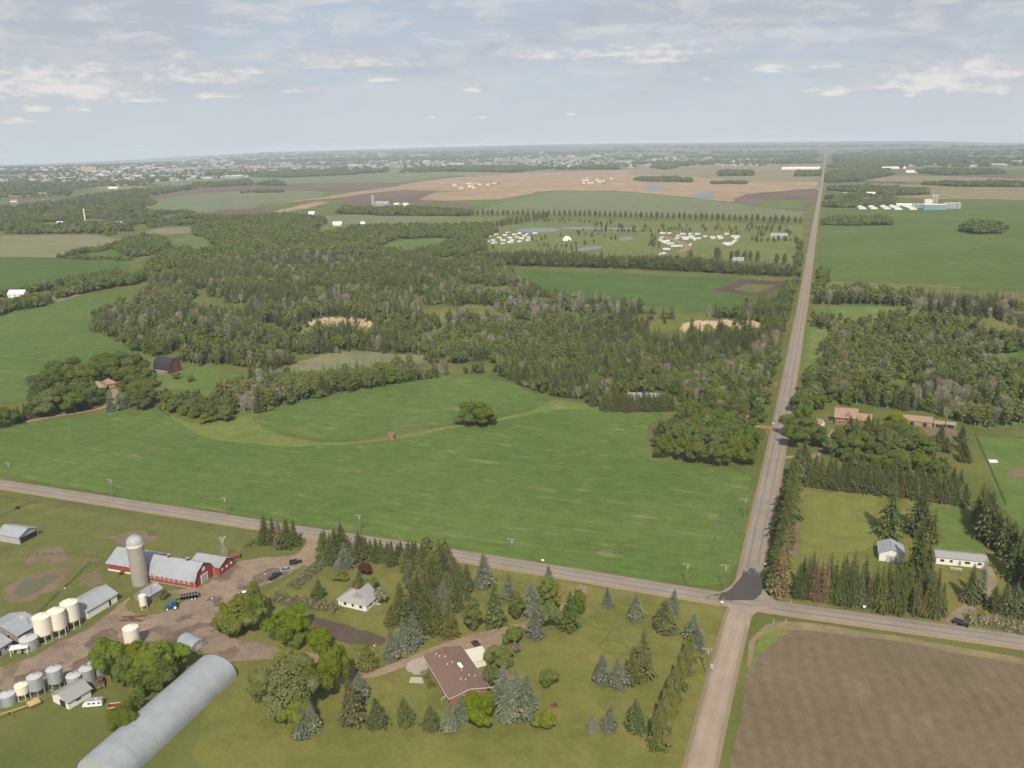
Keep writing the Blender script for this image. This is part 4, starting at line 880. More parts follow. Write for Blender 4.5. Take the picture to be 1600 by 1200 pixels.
tree('spruce', 1390, 840, 748, 'tall lone spruce at the right edge of the golden lawn', None, 36)
tree('spruce', 1437, 838, 748, 'tallest spruce between golden lawn and mobile home', None, 38)
tree('spruce', 1431, 905, 814, 'tall narrow spruce in front of the mobile home', None, 36)
tree('spruce', 1447, 908, 852, 'shorter spruce beside the tall one at the mobile home', None, 26)
tree('olive', 1457, 848, 797, 'spruce with a bare trunk left of the mobile home', None, 22)
trees('spruce', [(1530,816,756,30),(1543,845,767,40),(1556,856,797,34),(1580,868,815,36),(1588,905,829,42),(1604,890,815,40),(1536,830,765,32),(1566,862,805,32),(1612,930,850,44)], 'dark spruce in the shelter row behind the mobile home', 'spruces of the row behind the mobile home')
tree('spruce', 1515, 940, 882, 'dark spruce at the foot of the mobile home lawn', None, 28)
tree('blue', 1532, 937, 875, 'slim bluish spruce beside the mobile home drive', None, 18)
trees('spruce', [(1552,955,915,24),(1568,957,910,24),(1584,960,912,26),(1600,962,912,26)], 'spruce in the short row right of the mobile home drive', 'spruces right of the mobile home drive')
row('spruce', [(1258,758),(1340,768),(1420,778),(1512,790)], 24, 12.0, 'dark spruce in the front of the double belt behind the golden lawn', 'front row of the spruce belt', 0.5)
row('spruce', [(1258,742),(1340,752),(1420,762),(1505,774)], 22, 12.0, 'dark spruce in the back of the double belt behind the golden lawn', 'back row of the spruce belt', 0.5)
hedge('lilac_hedge', 'flowering lilac hedge running from the white house to the farm drive', [(428,938),(460,944),(500,950),(528,957)], 4.2, 2.8, LM['lilac'], 0.19)
hedge('lilac_hedge', 'flowering lilac hedge climbing from the hedge corner to the spruces', [(455,922),(475,906),(495,890),(510,880)], 4.2, 2.6, LM['lilac'], 0.19)
hedge('lilac_hedge', 'wide grey green hedge along the east road at the right edge', [(1512,970),(1540,974),(1570,981),(1620,992)], 5.0, 3.2, LM['lilac'], 0.2)
hedge('caragana_hedge', 'low dark hedge at the front wall of the bungalow', [(662,1052),(668,1066),(676,1078)], 2.0, 1.6, LM['dark'], 0.16)
hedge('caragana_hedge', 'green shrub border beside the farm drive clump', [(385,858),(395,848),(412,846)], 2.6, 2.0, LM['dark'], 0.18)
# farmyard tree clump
for q in [('maple',176,1066,1002,52,'dark leafy tree at the left of the farmyard grove'),('maple',210,1060,1003,50,'leafy tree at the back of the farmyard grove'),('maple',243,1066,1006,58,'broad leafy tree at the centre of the farmyard grove'),('maple',275,1050,1008,52,'leafy tree at the right of the farmyard grove'),
          ('dark',228,1088,1046,44,'dark tree at the front of the farmyard grove'),('dark',255,1078,1036,44,'dark tree beside the arched shed in the farmyard grove'),('maple',200,1074,1026,44,'leafy tree in front of the farmyard grove, left'),('dark',208,1122,1092,40,'low dark bush squeezed against the arched shed'),('maple',195,1150,1108,44,'bush at the near corner of the arched shed')]:
    tree(q[0], q[1], q[2], q[3], q[5], None, q[4])
tree('dark', 340, 894, 880, 'dark bush at the east end of the red barn', None, 18)
tree('dark', 256, 936, 922, 'round bush beside the little feed shed', None, 16)
# ---- middle distance, single trees
tree('dark', 745, 665, 631, 'round dark bush clump alone between the two green fields', None, 66)
tree('dark', 728, 666, 640, 'left side bush of the lone clump between the fields', None, 40)
tree('dark', 760, 664, 638, 'right side bush of the lone clump between the fields', None, 40)
tree('dark', 744, 658, 632, 'back bush of the lone clump between the fields', None, 46)
row('dark', [(1030,715),(1075,722),(1120,728),(1178,726)], 8, 12.5, 'dense dark tree in the front of the grove at the field corner', 'front of the field corner grove', 1.5, wf=1.0)
row('dark', [(1026,698),(1070,702),(1120,708),(1180,708)], 8, 13.0, 'dense dark tree in the middle of the grove at the field corner', 'middle of the field corner grove', 1.5)
row('dark', [(1040,684),(1090,688),(1150,692)], 5, 12.0, 'dense dark tree at the back of the grove at the field corner', 'back of the field corner grove', 1.5)
row('spruce', [(940,641),(990,643),(1052,641)], 24, 12.5, 'dark spruce in the hedge row before the white yard house', 'spruces before the white yard house', 0.4)
row('olive', [(1060,628),(1085,622),(1105,640),(1140,645)], 8, 12.0, 'spruce in the yard right of the white yard house', 'spruces right of the white yard house', 3, kinds=['olive', 'blue', 'spruce'])
row('blue', [(1150,655),(1165,630),(1180,612)], 6, 13.0, 'spruce lining the lane of the white yard house', 'spruces of the white yard lane', 2, kinds=['blue', 'spruce'])
row('maple', [(1060,668),(1100,662),(1150,668)], 6, 9.5, 'leafy tree behind the field corner grove by the yard', 'leafy trees behind the grove', 3, kinds=['maple', 'dark'])
# farmstead on the left
FARM = []; GARDEN = []
for q in [('dark',90,600,566,52),('dark',65,625,588,40),('dark',118,590,560,40),('dark',100,640,600,60),('maple',130,630,596,44),('dark',160,585,553,50),('dark',190,580,549,60),('dark',215,590,556,40),('dark',205,612,580,52),('maple',225,625,592,44),('dark',146,604,570,34),('dark',175,596,565,36),('dark',78,648,612,44),('dark',84,615,582,34),('maple',108,608,576,34),('dark',128,606,572,34),('dark',60,640,604,32),('dark',90,644,606,34),('dark',118,646,612,34),('dark',150,634,604,30),('maple',212,632,602,30),('dark',232,606,578,30),('dark',204,596,562,34),('dark',180,588,556,34),('dark',222,640,612,28),('dark',236,632,606,26)]: FARM.append(q)
for i, q in enumerate(sorted(FARM, key=lambda q: q[1])): tree(q[0], q[1], q[2], q[3], nth(i, 'leafy tree in the grove around the brown roofed farmhouse'), 'trees around the brown farmhouse', q[4])
trees('spruce', [(112,642,612),(122,640,610),(40,655,628),(52,652,624),(30,660,634),(135,638,612)], 'spruce in the shelter planting of the brown roofed farmhouse', 'spruces of the brown farmhouse')
trees('blue', [(188,640,614,24),(200,636,610,24),(172,642,622,20)], 'blue spruce beside the turn to the brown roofed farmhouse', 'blue spruces of the brown farmhouse')
trees('dark', [(20,665,640,26),(5,668,640,28),(60,650,622,28),(-12,672,640,30)], 'leafy tree in the belt at the left edge along the field', 'trees at the left field edge')
tree('lime', 323, 660, 645, 'bright round bush at the tip of the willow thicket', None, 24)
tree('shrub', 277, 592, 583, 'round dark bush near the dark barn', None, 14)
tree('shrub', 299, 597, 586, 'second round bush near the dark barn', None, 13)
# right acreage garden
for q in [('dark',1262,690,655,40),('dark',1240,700,664,36),('dark',1282,700,668,30),('dark',1310,700,670,30),('maple',1330,712,680,34),('dark',1375,700,668,40),('dark',1400,715,688,34),('maple',1395,672,645,34),('dark',1430,695,668,40),('willow',1400,690,660,36),('dark',1450,712,690,36),('dark',1250,645,612,36),('dark',1270,628,598,34),('dark',1296,712,686,24),('dark',1318,716,690,24),('maple',1350,706,678,28),('dark',1368,718,692,24),('dark',1386,706,676,26),('dark',1415,704,676,28),('maple',1440,706,680,26),('dark',1232,682,648,28),('dark',1252,668,634,28),('lime',1415,730,716,26),('dark',1340,728,706,30),('dark',1375,734,712,32),('dark',1408,738,716,32),('dark',1440,736,712,30),('dark',1462,742,720,24)]:
    GARDEN.append(q)
for i, q in enumerate(sorted(GARDEN, key=lambda q: q[1])): tree(q[0], q[1], q[2], q[3], nth(i, 'leafy garden tree around the brick house'), 'garden trees of the brick house', q[4])
trees('spruce', [(1462,702,676,24),(1478,706,682,22),(1502,690,665,24),(1505,720,690,26),(1504,705,678,22),(1470,690,664,18),(1355,676,648,20),(1328,672,650,16),(1256,720,690,18),(1248,735,700,20),(1275,612,588,16),(1290,615,590,16)], 'spruce standing about the brick house garden', 'garden spruces of the brick house')
patch('reed_bed', [(1320,735),(1340,716),(1400,706),(1450,720),(1475,735),(1470,748),(1400,745)], MG['meadow_green'], 0.15, curve=True)

# ------------------------------------------------------------------ woods made of many instanced trees
PROTO = bpy.data.collections.new('tree_stock')     # never linked to the scene: only a stock for the woods
PROTO_NAMES = []
def proto(name, geo, mats):
    (cv, cf), (tv, tf) = geo
    tq = [tuple(q) for q in tf]; b = len(cv)
    quadsf = np.array([q for q in tq if len(q) == 4])+b
    fl = [np.asarray(cf), quadsf]
    me = np_mesh(name, np.concatenate([cv, tv]), fl, mats, np.concatenate([np.zeros(len(cf)), np.ones(len(quadsf))]))
    o = bpy.data.objects.new(name, me); PROTO.objects.link(o); PROTO_NAMES.append(name)
FH = {}
def mk(name, kind, geos, h):
    for i, g in enumerate(geos): proto('%s_%d' % (name, i), g, [KIND[kind]['mat'], KIND[kind]['bark']])
    FH[name] = ([name+'_%d' % i for i in range(len(geos))], h)
mk('wa_spruce', 'spruce', [(spruce_geo(12, 2.5, 17, 9, .04, .72, 2), trunk_geo(11, .18, .1)) for _ in range(3)], 12)
mk('wb_aspen', 'aspen', [(crown_geo(12, 2.8, 3.2, 16, 42, 0.52, 'tall', 1.1), trunk_geo(11, .13, .3, 0)) for _ in range(4)], 12)
mk('wc_broad', 'dark', [(crown_geo(9, 3.6, 0.5, 20, 44, 0.58, 'dome', 1.1), trunk_geo(6, .15, .3, 0)) for _ in range(4)], 9)
mk('wd_bare', 'bare', [(twig_geo(11, 2.5, 2.0, 170, 2.0, 0.085), trunk_geo(10.5, .16, .4, 5, (.35, .85), .2)) for _ in range(3)], 11)
mk('we_lime', 'lime', [(crown_geo(5, 3.0, 0.1, 16, 44, 0.48, 'dome', 1.1), trunk_geo(3, .1, .2, 0)) for _ in range(2)], 5)
mk('wf_snag', 'snag', [(twig_geo(13, 1.2, 7, 40, 1.3, .07), trunk_geo(12.5, .19, .3, 3, (.5, .9), .1))], 13)
mk('wg_farb', 'dark', [(crown_geo(10, 5.0, 0.2, 14, 30, 1.15, 'dome', 1.25), trunk_geo(5, .2, .2, 0)) for _ in range(3)], 10)
mk('wh_farw', 'willow', [(crown_geo(8, 4.6, 0.2, 14, 30, 1.0, 'dome', 1.25), trunk_geo(5, .2, .2, 0)) for _ in range(2)], 8)
mk('wi_young', 'aspen', [(crown_geo(6, 1.6, 0.6, 10, 30, 0.42, 'tall', 1.2), trunk_geo(4, .1, .1, 0))], 6)
def scatter_group():
    ng = bpy.data.node_groups.new('scatter', 'GeometryNodeTree')
    ng.interface.new_socket('Geometry', in_out='INPUT', socket_type='NodeSocketGeometry'); ng.interface.new_socket('Geometry', in_out='OUTPUT', socket_type='NodeSocketGeometry')
    t = NT(ng); gi = t.node('NodeGroupInput'); go = t.node('NodeGroupOutput')
    ci = t.node('GeometryNodeCollectionInfo'); ci.inputs['Collection'].default_value = PROTO; ci.inputs['Separate Children'].default_value = True; ci.inputs['Reset Children'].default_value = True
    ip = t.node('GeometryNodeInstanceOnPoints'); ip.inputs['Pick Instance'].default_value = True
    mp = t.node('GeometryNodeMeshToPoints')
    def att(n, ty):
        a = t.node('GeometryNodeInputNamedAttribute', data_type=ty); a.inputs['Name'].default_value = n; return next(o for o in a.outputs if o.enabled)
    t.link(gi.outputs[0], mp.inputs[0]); t.link(mp.outputs[0], ip.inputs['Points']); t.link(ci.outputs[0], ip.inputs['Instance'])
    t.link(att('pick', 'INT'), ip.inputs['Instance Index']); t.link(att('rot', 'FLOAT_VECTOR'), ip.inputs['Rotation']); t.link(att('size', 'FLOAT_VECTOR'), ip.inputs['Scale'])
    t.link(ip.outputs[0], go.inputs[0]); return ng
SCAT = None
def stuff(name, label, pts, names, sz, cat='wood'):
    """pts (n,3), names: stock name of each, sz (n,3) scale"""
    global SCAT
    if SCAT is None: SCAT = scatter_group()
    order = {n: i for i, n in enumerate(sorted(PROTO_NAMES))}
    me = bpy.data.meshes.new(name); me.vertices.add(len(pts)); me.vertices.foreach_set('co', np.ascontiguousarray(pts, np.float32).ravel())
    a = me.attributes.new('pick', 'INT', 'POINT'); a.data.foreach_set('value', np.array([order[n] for n in names], np.int32))
    r = np.zeros((len(pts), 3), np.float32); r[:, 2] = rng.uniform(0, 2*PI, len(pts))
    a = me.attributes.new('rot', 'FLOAT_VECTOR', 'POINT'); a.data.foreach_set('vector', r.ravel())
    a = me.attributes.new('size', 'FLOAT_VECTOR', 'POINT'); a.data.foreach_set('vector', np.ascontiguousarray(sz, np.float32).ravel())
    o = link(name, me); mo = o.modifiers.new('scatter', 'NODES'); mo.node_group = SCAT
    return tag(o, label, cat, None, 'stuff')
def fbm(x, y, s, seed=0):
    """cheap smooth noise about 0..1"""
    v = np.zeros_like(x); a = 1.0; tot = 0
    for k in range(4):
        q = np.random.default_rng(seed*10+k).uniform(0, 6.28, 4); f = 2**k/s
        v += a*(np.sin(x*f+q[0]+1.7*np.sin(y*f*0.7+q[1]))*np.sin(y*f*1.1+q[2]+1.3*np.sin(x*f*0.8+q[3]))); tot += a; a *= 0.55
    return 0.5+0.5*v/tot*1.6
HOLES = []
def hole(pts): HOLES.append([P(*p) for p in pts])
def wood_pts(poly, step, world=False, gap=0.0, edge=0.0):
    w = poly if world else [P(*p) for p in poly]
    a = np.array(w); x0, y0 = a.min(0); x1, y1 = a.max(0)
    gx, gy = np.meshgrid(np.arange(x0, x1, step), np.arange(y0, y1, step), indexing='ij')
    x = (gx+rng.uniform(-.48, .48, gx.shape)*step).ravel(); y = (gy+rng.uniform(-.48, .48, gx.shape)*step).ravel()
    k = inside(x, y, w)
    for hpoly in HOLES: k &= ~inside(x, y, hpoly)
    k &= np.abs(x-np.interp(y, [q[1] for q in NR], [q[0] for q in NR])) > np.where(y < 1500, 10.5, 14)
    if gap: k &= fbm(x, y, 40, 5) > gap
    return x[k], y[k]
# ------------------------------------------------------------------ building materials
B = {
 'red': simple('barn_red', (0.30, 0.062, 0.046), 0.85, 0.3, 0.6, streak=0.3), 'white': simple('white_paint', (0.74, 0.72, 0.68), 0.6, 0.08, 0.6, streak=0.06), 'cream': simple('cream_paint', (0.72, 0.67, 0.56), 0.55, 0.06, 0.5, streak=0.08),
 'metal': ribbed('grey_sheet_roof', (0.315, 0.335, 0.36), 'X', 0.9, 0.5, 0.0, 0.2, 0.5, 0.3), 'metal_old': ribbed('old_sheet_roof', (0.29, 0.305, 0.325), 'X', 0.9, 0.55, 0.0, 0.25, 0.5, 0.5),
 'metal_plain': ribbed('arched_sheet', (0.30, 0.325, 0.345), 'X', 1.2, 0.5, 0.0, 0.22, 0.25, 0.14), 'bin': ribbed('corrugated_bin', (0.40, 0.42, 0.44), 'Z', 0.35, 0.4, 0.25, 0.12, 0.8),
 'binroof': simple('bin_roof', (0.46, 0.48, 0.50), 0.45, 0.12, 0.5), 'galv': simple('galvanised', (0.38, 0.39, 0.40), 0.5, 0.15, 1.0), 'conc': simple('concrete', (0.36, 0.325, 0.275), 0.9, 0.22, 0.5, streak=0.18, bump=0.3),
 'hoop': simple('hoop_steel', (0.25, 0.23, 0.20), 0.7, 0.2, 1.0), 'shingle_grey': simple('grey_shingles', (0.30, 0.295, 0.285), 0.9, 0.16, 0.9, bump=0.4, bscale=4), 'shingle_brown': simple('brown_shingles', (0.180, 0.116, 0.090), 0.9, 0.2, 0.6, bump=0.4, bscale=4),
 'shingle_tan': simple('tan_shingles', (0.30, 0.20, 0.145), 0.9, 0.16, 0.6, bump=0.4, bscale=4), 'black_roof': simple('black_shingles', (0.04, 0.038, 0.042), 0.9, 0.2, 0.5), 'brown_wood': simple('brown_boards', (0.10, 0.06, 0.045), 0.9, 0.25, 0.6, streak=0.2),
 'brick': simple('brick_wall', (0.30, 0.13, 0.085), 0.9, 0.2, 1.2), 'wood': simple('bare_wood', (0.33, 0.23, 0.14), 0.9, 0.25, 0.6, streak=0.2), 'grey_wood': simple('weathered_wood', (0.26, 0.235, 0.21), 0.9, 0.25, 0.8, streak=0.2), 'old_wood': simple('old_fence_wood', (0.15, 0.13, 0.105), 0.9, 0.25, 0.8), 'pole': simple('pole_wood', (0.20, 0.165, 0.13), 0.9, 0.2, 1.0),
 'glass': simple('window_glass', (0.035, 0.042, 0.05), 0.12, 0.1, 0.5, spec=0.5), 'dark': simple('dark_opening', (0.035, 0.03, 0.027), 0.9, 0.1, 0.5), 'rust': simple('rusty_iron', (0.17, 0.075, 0.045), 0.85, 0.3, 1.2), 'black': simple('black_paint', (0.018, 0.018, 0.02), 0.4, 0.1, 1.0),  # the dark entry puts the shade inside open doorways into a flat colour
 'blue': simple('tractor_blue', (0.02, 0.09, 0.30), 0.35, 0.1, 1.0, spec=0.5), 'rubber': simple('rubber', (0.025, 0.025, 0.025), 0.85, 0.1, 2.0), 'car_black': simple('black_car_paint', (0.012, 0.014, 0.018), 0.2, 0.05, 1.0, spec=0.5), 'silver': simple('silver_car_paint', (0.42, 0.44, 0.46), 0.25, 0.05, 1.0, metal=0.4, spec=0.5),
 'car_white': simple('white_car_paint', (0.78, 0.78, 0.77), 0.25, 0.04, 1.0, spec=0.5), 'maroon': simple('maroon_car_paint', (0.09, 0.012, 0.018), 0.22, 0.05, 1.0, spec=0.5), 'red_paint': simple('red_machine_paint', (0.24, 0.045, 0.032), 0.6, 0.25, 1.0), 'yellow': simple('yellow_machine_paint', (0.50, 0.36, 0.14), 0.6, 0.2, 0.8),
 'lamp': simple('tail_light', (0.35, 0.02, 0.02), 0.3, 0.02, 1.0), 'head': simple('head_light', (0.7, 0.7, 0.66), 0.2, 0.02, 1.0), 'teal': simple('teal_sheet', (0.20, 0.31, 0.36), 0.5, 0.08, 0.3), 'pink': simple('pink_stucco', (0.46, 0.31, 0.23), 0.8, 0.1, 0.02), 'canvas': simple('white_canvas', (0.80, 0.78, 0.72), 0.7, 0.05, 0.5),
 'stone': simple('stone_slab', (0.45, 0.41, 0.35), 0.9, 0.15, 1.0), 'hay': simple('hay', (0.40, 0.30, 0.15), 0.95, 0.25, 1.0), 'shade_roof': simple('porch_roof', (0.62, 0.57, 0.49), 0.8, 0.08, 0.7),
 'cow': simple('black_hide', (0.012, 0.011, 0.010), 0.8, 0.1, 2.0), 'tarp': simple('blue_tarp', (0.12, 0.22, 0.35), 0.6, 0.1, 1.0), 'camper_grey': simple('grey_camper_roof', (0.30, 0.30, 0.31), 0.6, 0.1, 1.0),
}
def base_of(p1, p2):
    """origin, heading and length of a front edge given by two ground pixels"""
    a = P(*p1); b = P(*p2); L = math.hypot(b[0]-a[0], b[1]-a[1])
    return (a[0], a[1], min(float(H(*a)), float(H(*b)))), math.atan2(b[1]-a[1], b[0]-a[0]), L
def win(root, side, L, D, u, z, w, h, frame='white', glass='glass', name='window'):
    """a framed window on the front (y=0), back, left (x=0) or right wall, its middle at u along the wall"""
    t = 0.06
    def bx(m, a0, a1, z0, z1, o0, o1):
        if side == 'front': m.box(a0, a1, -o1, -o0, z0, z1)
        elif side == 'back': m.box(a0, a1, D+o0, D+o1, z0, z1)
        elif side == 'left': m.box(-o1, -o0, a0, a1, z0, z1)
        else: m.box(L+o0, L+o1, a0, a1, z0, z1)
    m = MB(); e = 0.09
    bx(m, u-w/2-e, u-w/2, z-h/2-e, z+h/2+e, -0.03, t); bx(m, u+w/2, u+w/2+e, z-h/2-e, z+h/2+e, -0.03, t)
    bx(m, u-w/2, u+w/2, z+h/2, z+h/2+e, -0.03, t); bx(m, u-w/2, u+w/2, z-h/2-e, z-h/2, -0.03, t)
    o = part(name, m, B[frame], root); g = MB(); bx(g, u-w/2, u+w/2, z-h/2, z+h/2, -0.02, 0.02); part('pane' if name == 'window' else 'leaf', g, B[glass], o)
    return o
def gable(name, label, cat, p1, p2, D, wh, rh, wall, roof, ov=0.4, ridge='x', wins=(), group=None, pos=None, skip_wall=None):
    if pos: loc, rz, L = pos
    else: loc, rz, L = base_of(p1, p2)
    r = thing(name, label, cat, loc, rz, group); t = 0.14
    if ridge == 'x':
        part('wall', MB().prism([(0, -0.3), (D, -0.3), (D, wh), (D/2, rh), (0, wh)], 0, L), B[wall], r)
        sl_ = (rh-wh)/(D/2); e = ov*sl_
        for s in (0, 1):
            y0, y1 = (-ov, D/2) if s == 0 else (D+ov, D/2)
            pts = [(-ov, y0, wh-e+t), (L+ov, y0, wh-e+t), (L+ov, y1, rh+t), (-ov, y1, rh+t)]
            part('roof_slope', MB().slab(pts if s == 0 else pts[::-1], t-0.02), B[roof], r)
        part('ridge_cap', MB().box(-ov, L+ov, D/2-0.15, D/2+0.15, rh+t-0.03, rh+t+0.06), B[roof], r)
    else:
        part('wall', MB().prism([(0, -0.3), (L, -0.3), (L, wh), (L/2, rh), (0, wh)], 0, D, 'y'), B[wall], r)
        sl_ = (rh-wh)/(L/2); e = ov*sl_
        for s in (0, 1):
            x0, x1 = (-ov, L/2) if s == 0 else (L+ov, L/2)
            pts = [(x0, D+ov, wh-e+t), (x0, -ov, wh-e+t), (x1, -ov, rh+t), (x1, D+ov, rh+t)]
            part('roof_slope', MB().slab(pts if s == 0 else pts[::-1], t-0.02), B[roof], r)
        part('ridge_cap', MB().box(L/2-0.15, L/2+0.15, -ov, D+ov, rh+t-0.03, rh+t+0.06), B[roof], r)
    for q in wins: win(r, q[0], L, D, q[1]*(L if q[0] in ('front', 'back') else D), *q[2:])
    r['len'] = L
    return r
def hip(name, label, cat, p1, p2, D, wh, rh, wall, roof, ov=0.5, wins=(), group=None, pos=None):
    loc, rz, L = pos or base_of(p1, p2)
    r = thing(name, label, cat, loc, rz, group)
    part('wall', MB().box(0, L, 0, D, -0.3, wh), B[wall], r)
    i = min(L, D)/2*0.98; a, b = (-ov, -ov), (L+ov, D+ov)
    if L >= D: e0, e1 = (i, D/2, rh), (L-i, D/2, rh)
    else: e0, e1 = (L/2, i, rh), (L/2, D-i, rh)
    z = wh-0.12; c = [(a[0], a[1], z), (b[0], a[1], z), (b[0], b[1], z), (a[0], b[1], z)]
    fs = [[c[0], c[1], e1, e0], [c[2], c[3], e0, e1], [c[1], c[2], e1], [c[3], c[0], e0]] if L >= D else [[c[0], c[1], e0], [c[2], c[3], e1], [c[1], c[2], e1, e0], [c[3], c[0], e0, e1]]
    for f in fs: part('roof_slope', MB().slab(f, 0.10), B[roof], r)
    part('fascia', MB().box(a[0], b[0], a[1], a[1]+0.04, z-0.22, z-0.1).box(a[0], b[0], b[1]-0.04, b[1], z-0.22, z-0.1).box(a[0], a[0]+0.04, a[1]+0.04, b[1]-0.04, z-0.22, z-0.1).box(b[0]-0.04, b[0], a[1]+0.04, b[1]-0.04, z-0.22, z-0.1), B['white'], r)
    for q in wins: win(r, q[0], L, D, q[1]*(L if q[0] in ('front', 'back') else D), *q[2:])
    return r
def arch(name, label, p1, p2, Wd, Ht, mat, endmat, n=18, cat='shed', ext=0.0, segs=1):
    """arched sheet metal building: p1-p2 is the right hand base line, the width goes to its left"""
    loc, rz, L = base_of(p1, p2); r = thing(name, label, cat, loc, rz)
    pr = [(Wd/2-Wd/2*math.cos(PI*i/n), Ht*math.sin(PI*i/n)**0.86) for i in range(n+1)]
    x0 = -ext
    for k in range(segs):
        a = x0+(L-x0)*k/segs+(0.03 if k else 0); b = x0+(L-x0)*(k+1)/segs; lift = 0.0 if k % 2 == 0 else 0.01
        V = []; f = []
        for x in (a, b): V += [(x, y, z+lift) for y, z in pr]
        f = [(i, i+1, n+2+i, n+1+i) for i in range(n)]
        me = bpy.data.meshes.new('roof_panel'); me.from_pydata(V, [], f); me.materials.append(mat); me.polygons.foreach_set('use_smooth', np.ones(len(me.polygons), bool)); me.update(); link('roof_panel', me, r)
    pe = [(Wd/2-(Wd/2-0.08)*math.cos(PI*i/n), (Ht-0.08)*math.sin(PI*i/n)**0.86-0.05) for i in range(n+1)]
    part('end_wall', MB().prism(pe, L-0.3, L-0.15), endmat, r); part('end_wall', MB().prism(pe, x0+0.15, x0+0.3), endmat, r)
    part('door', MB().box(L-0.16, L-0.08, Wd*0.32, Wd*0.68, 0, Ht*0.6), B['galv'], r)
    return r
def bin_(name, label, x, y, d, h, wall='bin', roof='binroof', hopper=False, group=None, legs=7):
    X, Y, z = at(x, y); r = thing(name, label, 'grain bin', (X, Y, z), random.uniform(0, 1), group); R_ = d/2
    rh = R_*0.42; zb = 0.0
    if hopper:
        zb = R_*0.85+0.5; hm = MB().frus(0, 0, 0.5, zb, 0.35, R_*0.98, 24); part('hopper', hm, B[wall if wall != 'bin' else 'galv'], r, True)
        for k in range(legs):
            a = 2*PI*k/legs; part('leg', MB().bar((math.cos(a)*R_*1.0, math.sin(a)*R_*1.0, -0.1), (math.cos(a)*R_*0.98, math.sin(a)*R_*0.98, zb+0.5), 0.11, 6), B['cream' if wall != 'bin' else 'galv'], r)
        part('base_ring', MB().frus(0, 0, 0.12, 0.28, R_*1.0, R_*1.0, 24, False).frus(0, 0, 0.12, 0.28, R_*0.94, R_*0.94, 24, False), B['galv'], r)
    top = h-rh
    part('wall', MB().frus(0, 0, zb, top, R_, R_, 32), B[wall], r, True)
    rf = part('roof', MB().frus(0, 0, top-0.05, h-0.15, R_*1.04, R_*0.13, 32), B[roof], r, True)
    part('cap', MB().frus(0, 0, h-0.18, h+0.25, R_*0.14, R_*0.11, 12), B['cream' if wall != 'bin' else 'wood'], rf, True)
    ld = MB()
    for s in (-0.2, 0.2): ld.bar((R_+0.12, s, 0.4), (R_+0.12, s, top), 0.03, 4)
    for k in range(int(top/0.6)): ld.bar((R_+0.12, -0.2, 0.5+k*0.6), (R_+0.12, 0.2, 0.5+k*0.6), 0.02, 4)
    part('ladder', ld, B['galv'], r)
    rb = MB()
    for k in range(16):
        a = 2*PI*k/16; rb.bar((math.cos(a)*R_*1.03, math.sin(a)*R_*1.03, top), (math.cos(a)*R_*0.14, math.sin(a)*R_*0.14, h-0.1), 0.035, 4)
    part('roof_rib', rb, B[roof], rf)
    return r

# ------------------------------------------------------------------ farmyard on the left
# red barn: low west wing, gambrel main barn, east wing behind
loc, rz, L = base_of((169, 891), (311, 916))
barn = thing('barn', 'long red barn with grey sheet metal roof beside the concrete silo', 'barn', loc, rz)
W1 = L*0.45; D1 = 13.0
part('wall', MB().prism([(0, -0.3), (D1, -0.3), (D1, 3.2), (D1/2, 6.6), (0, 3.2)], 0, W1), B['red'], barn)
part('roof_slope', MB().slab([(-0.5, -0.5, 3.1), (W1, -0.5, 3.1), (W1, D1/2, 6.8), (-0.5, D1/2, 6.8)], 0.12), B['metal'], barn)
part('roof_slope', MB().slab([(W1, D1+0.5, 3.1), (-0.5, D1+0.5, 3.1), (-0.5, D1/2, 6.8), (W1, D1/2, 6.8)], 0.12), B['metal'], barn)
part('base_board', MB().box(-0.03, W1, -0.05, -0.003, 0.0, 0.7), B['white'], barn)
D2 = 11.0; y2 = -2.2
part('gambrel_wall', MB().prism([(y2, -0.3), (y2+D2, -0.3), (y2+D2, 3.0), (y2+D2-1.7, 5.9), (y2+D2/2, 7.9), (y2+1.7, 5.9), (y2, 3.0)], W1+0.02, L), B['red'], barn)
g = [(y2-0.35, 2.85), (y2+1.7, 6.05), (y2+D2/2, 8.1), (y2+D2-1.7, 6.05), (y2+D2+0.35, 2.85)]
for k in range(4): part('roof_slope', MB().slab([(W1-0.3, g[k][0], g[k][1]), (L+0.5, g[k][0], g[k][1]), (L+0.5, g[k+1][0], g[k+1][1]), (W1-0.3, g[k+1][0], g[k+1][1])], 0.12), B['metal'], barn)
for k in range(9):
    u = W1+3.0+k*(L-W1-4.5)/8.5; o = part('window', MB().box(u-0.55, u+0.55, y2-0.05, y2+0.02, 1.5, 2.5), B['white'], barn); part('pane', MB().box(u-0.36, u+0.36, y2-0.07, y2-0.051, 1.68, 2.3), B['glass'], o)
part('trim_board', MB().box(W1+0.5, L, y2-0.04, y2+0.01, 2.62, 2.8), B['white'], barn)
part('foundation', MB().box(W1+0.5, L+0.05, y2-0.06, y2+0.01, -0.2, 0.35), B['conc'], barn)
for s in (0, 1): part('corner_board', MB().box(L-0.02, L+0.06, (y2, y2+D2-0.2)[s], (y2+0.2, y2+D2)[s], 0, 3.0), B['white'], barn)
dd = part('door', MB().box(L, L+0.1, y2+D2/2-1.6, y2+D2/2+1.6, 0, 3.2), B['galv'], barn); part('door_frame', MB().box(L, L+0.14, y2+D2/2-1.9, y2+D2/2-1.6, 0, 3.5).box(L, L+0.14, y2+D2/2+1.6, y2+D2/2+1.9, 0, 3.5).box(L, L+0.14, y2+D2/2-1.6, y2+D2/2+1.6, 3.2, 3.5), B['white'], dd)
part('loft_door', MB().box(L, L+0.08, y2+D2/2-0.8, y2+D2/2+0.8, 4.8, 6.2), B['white'], barn)
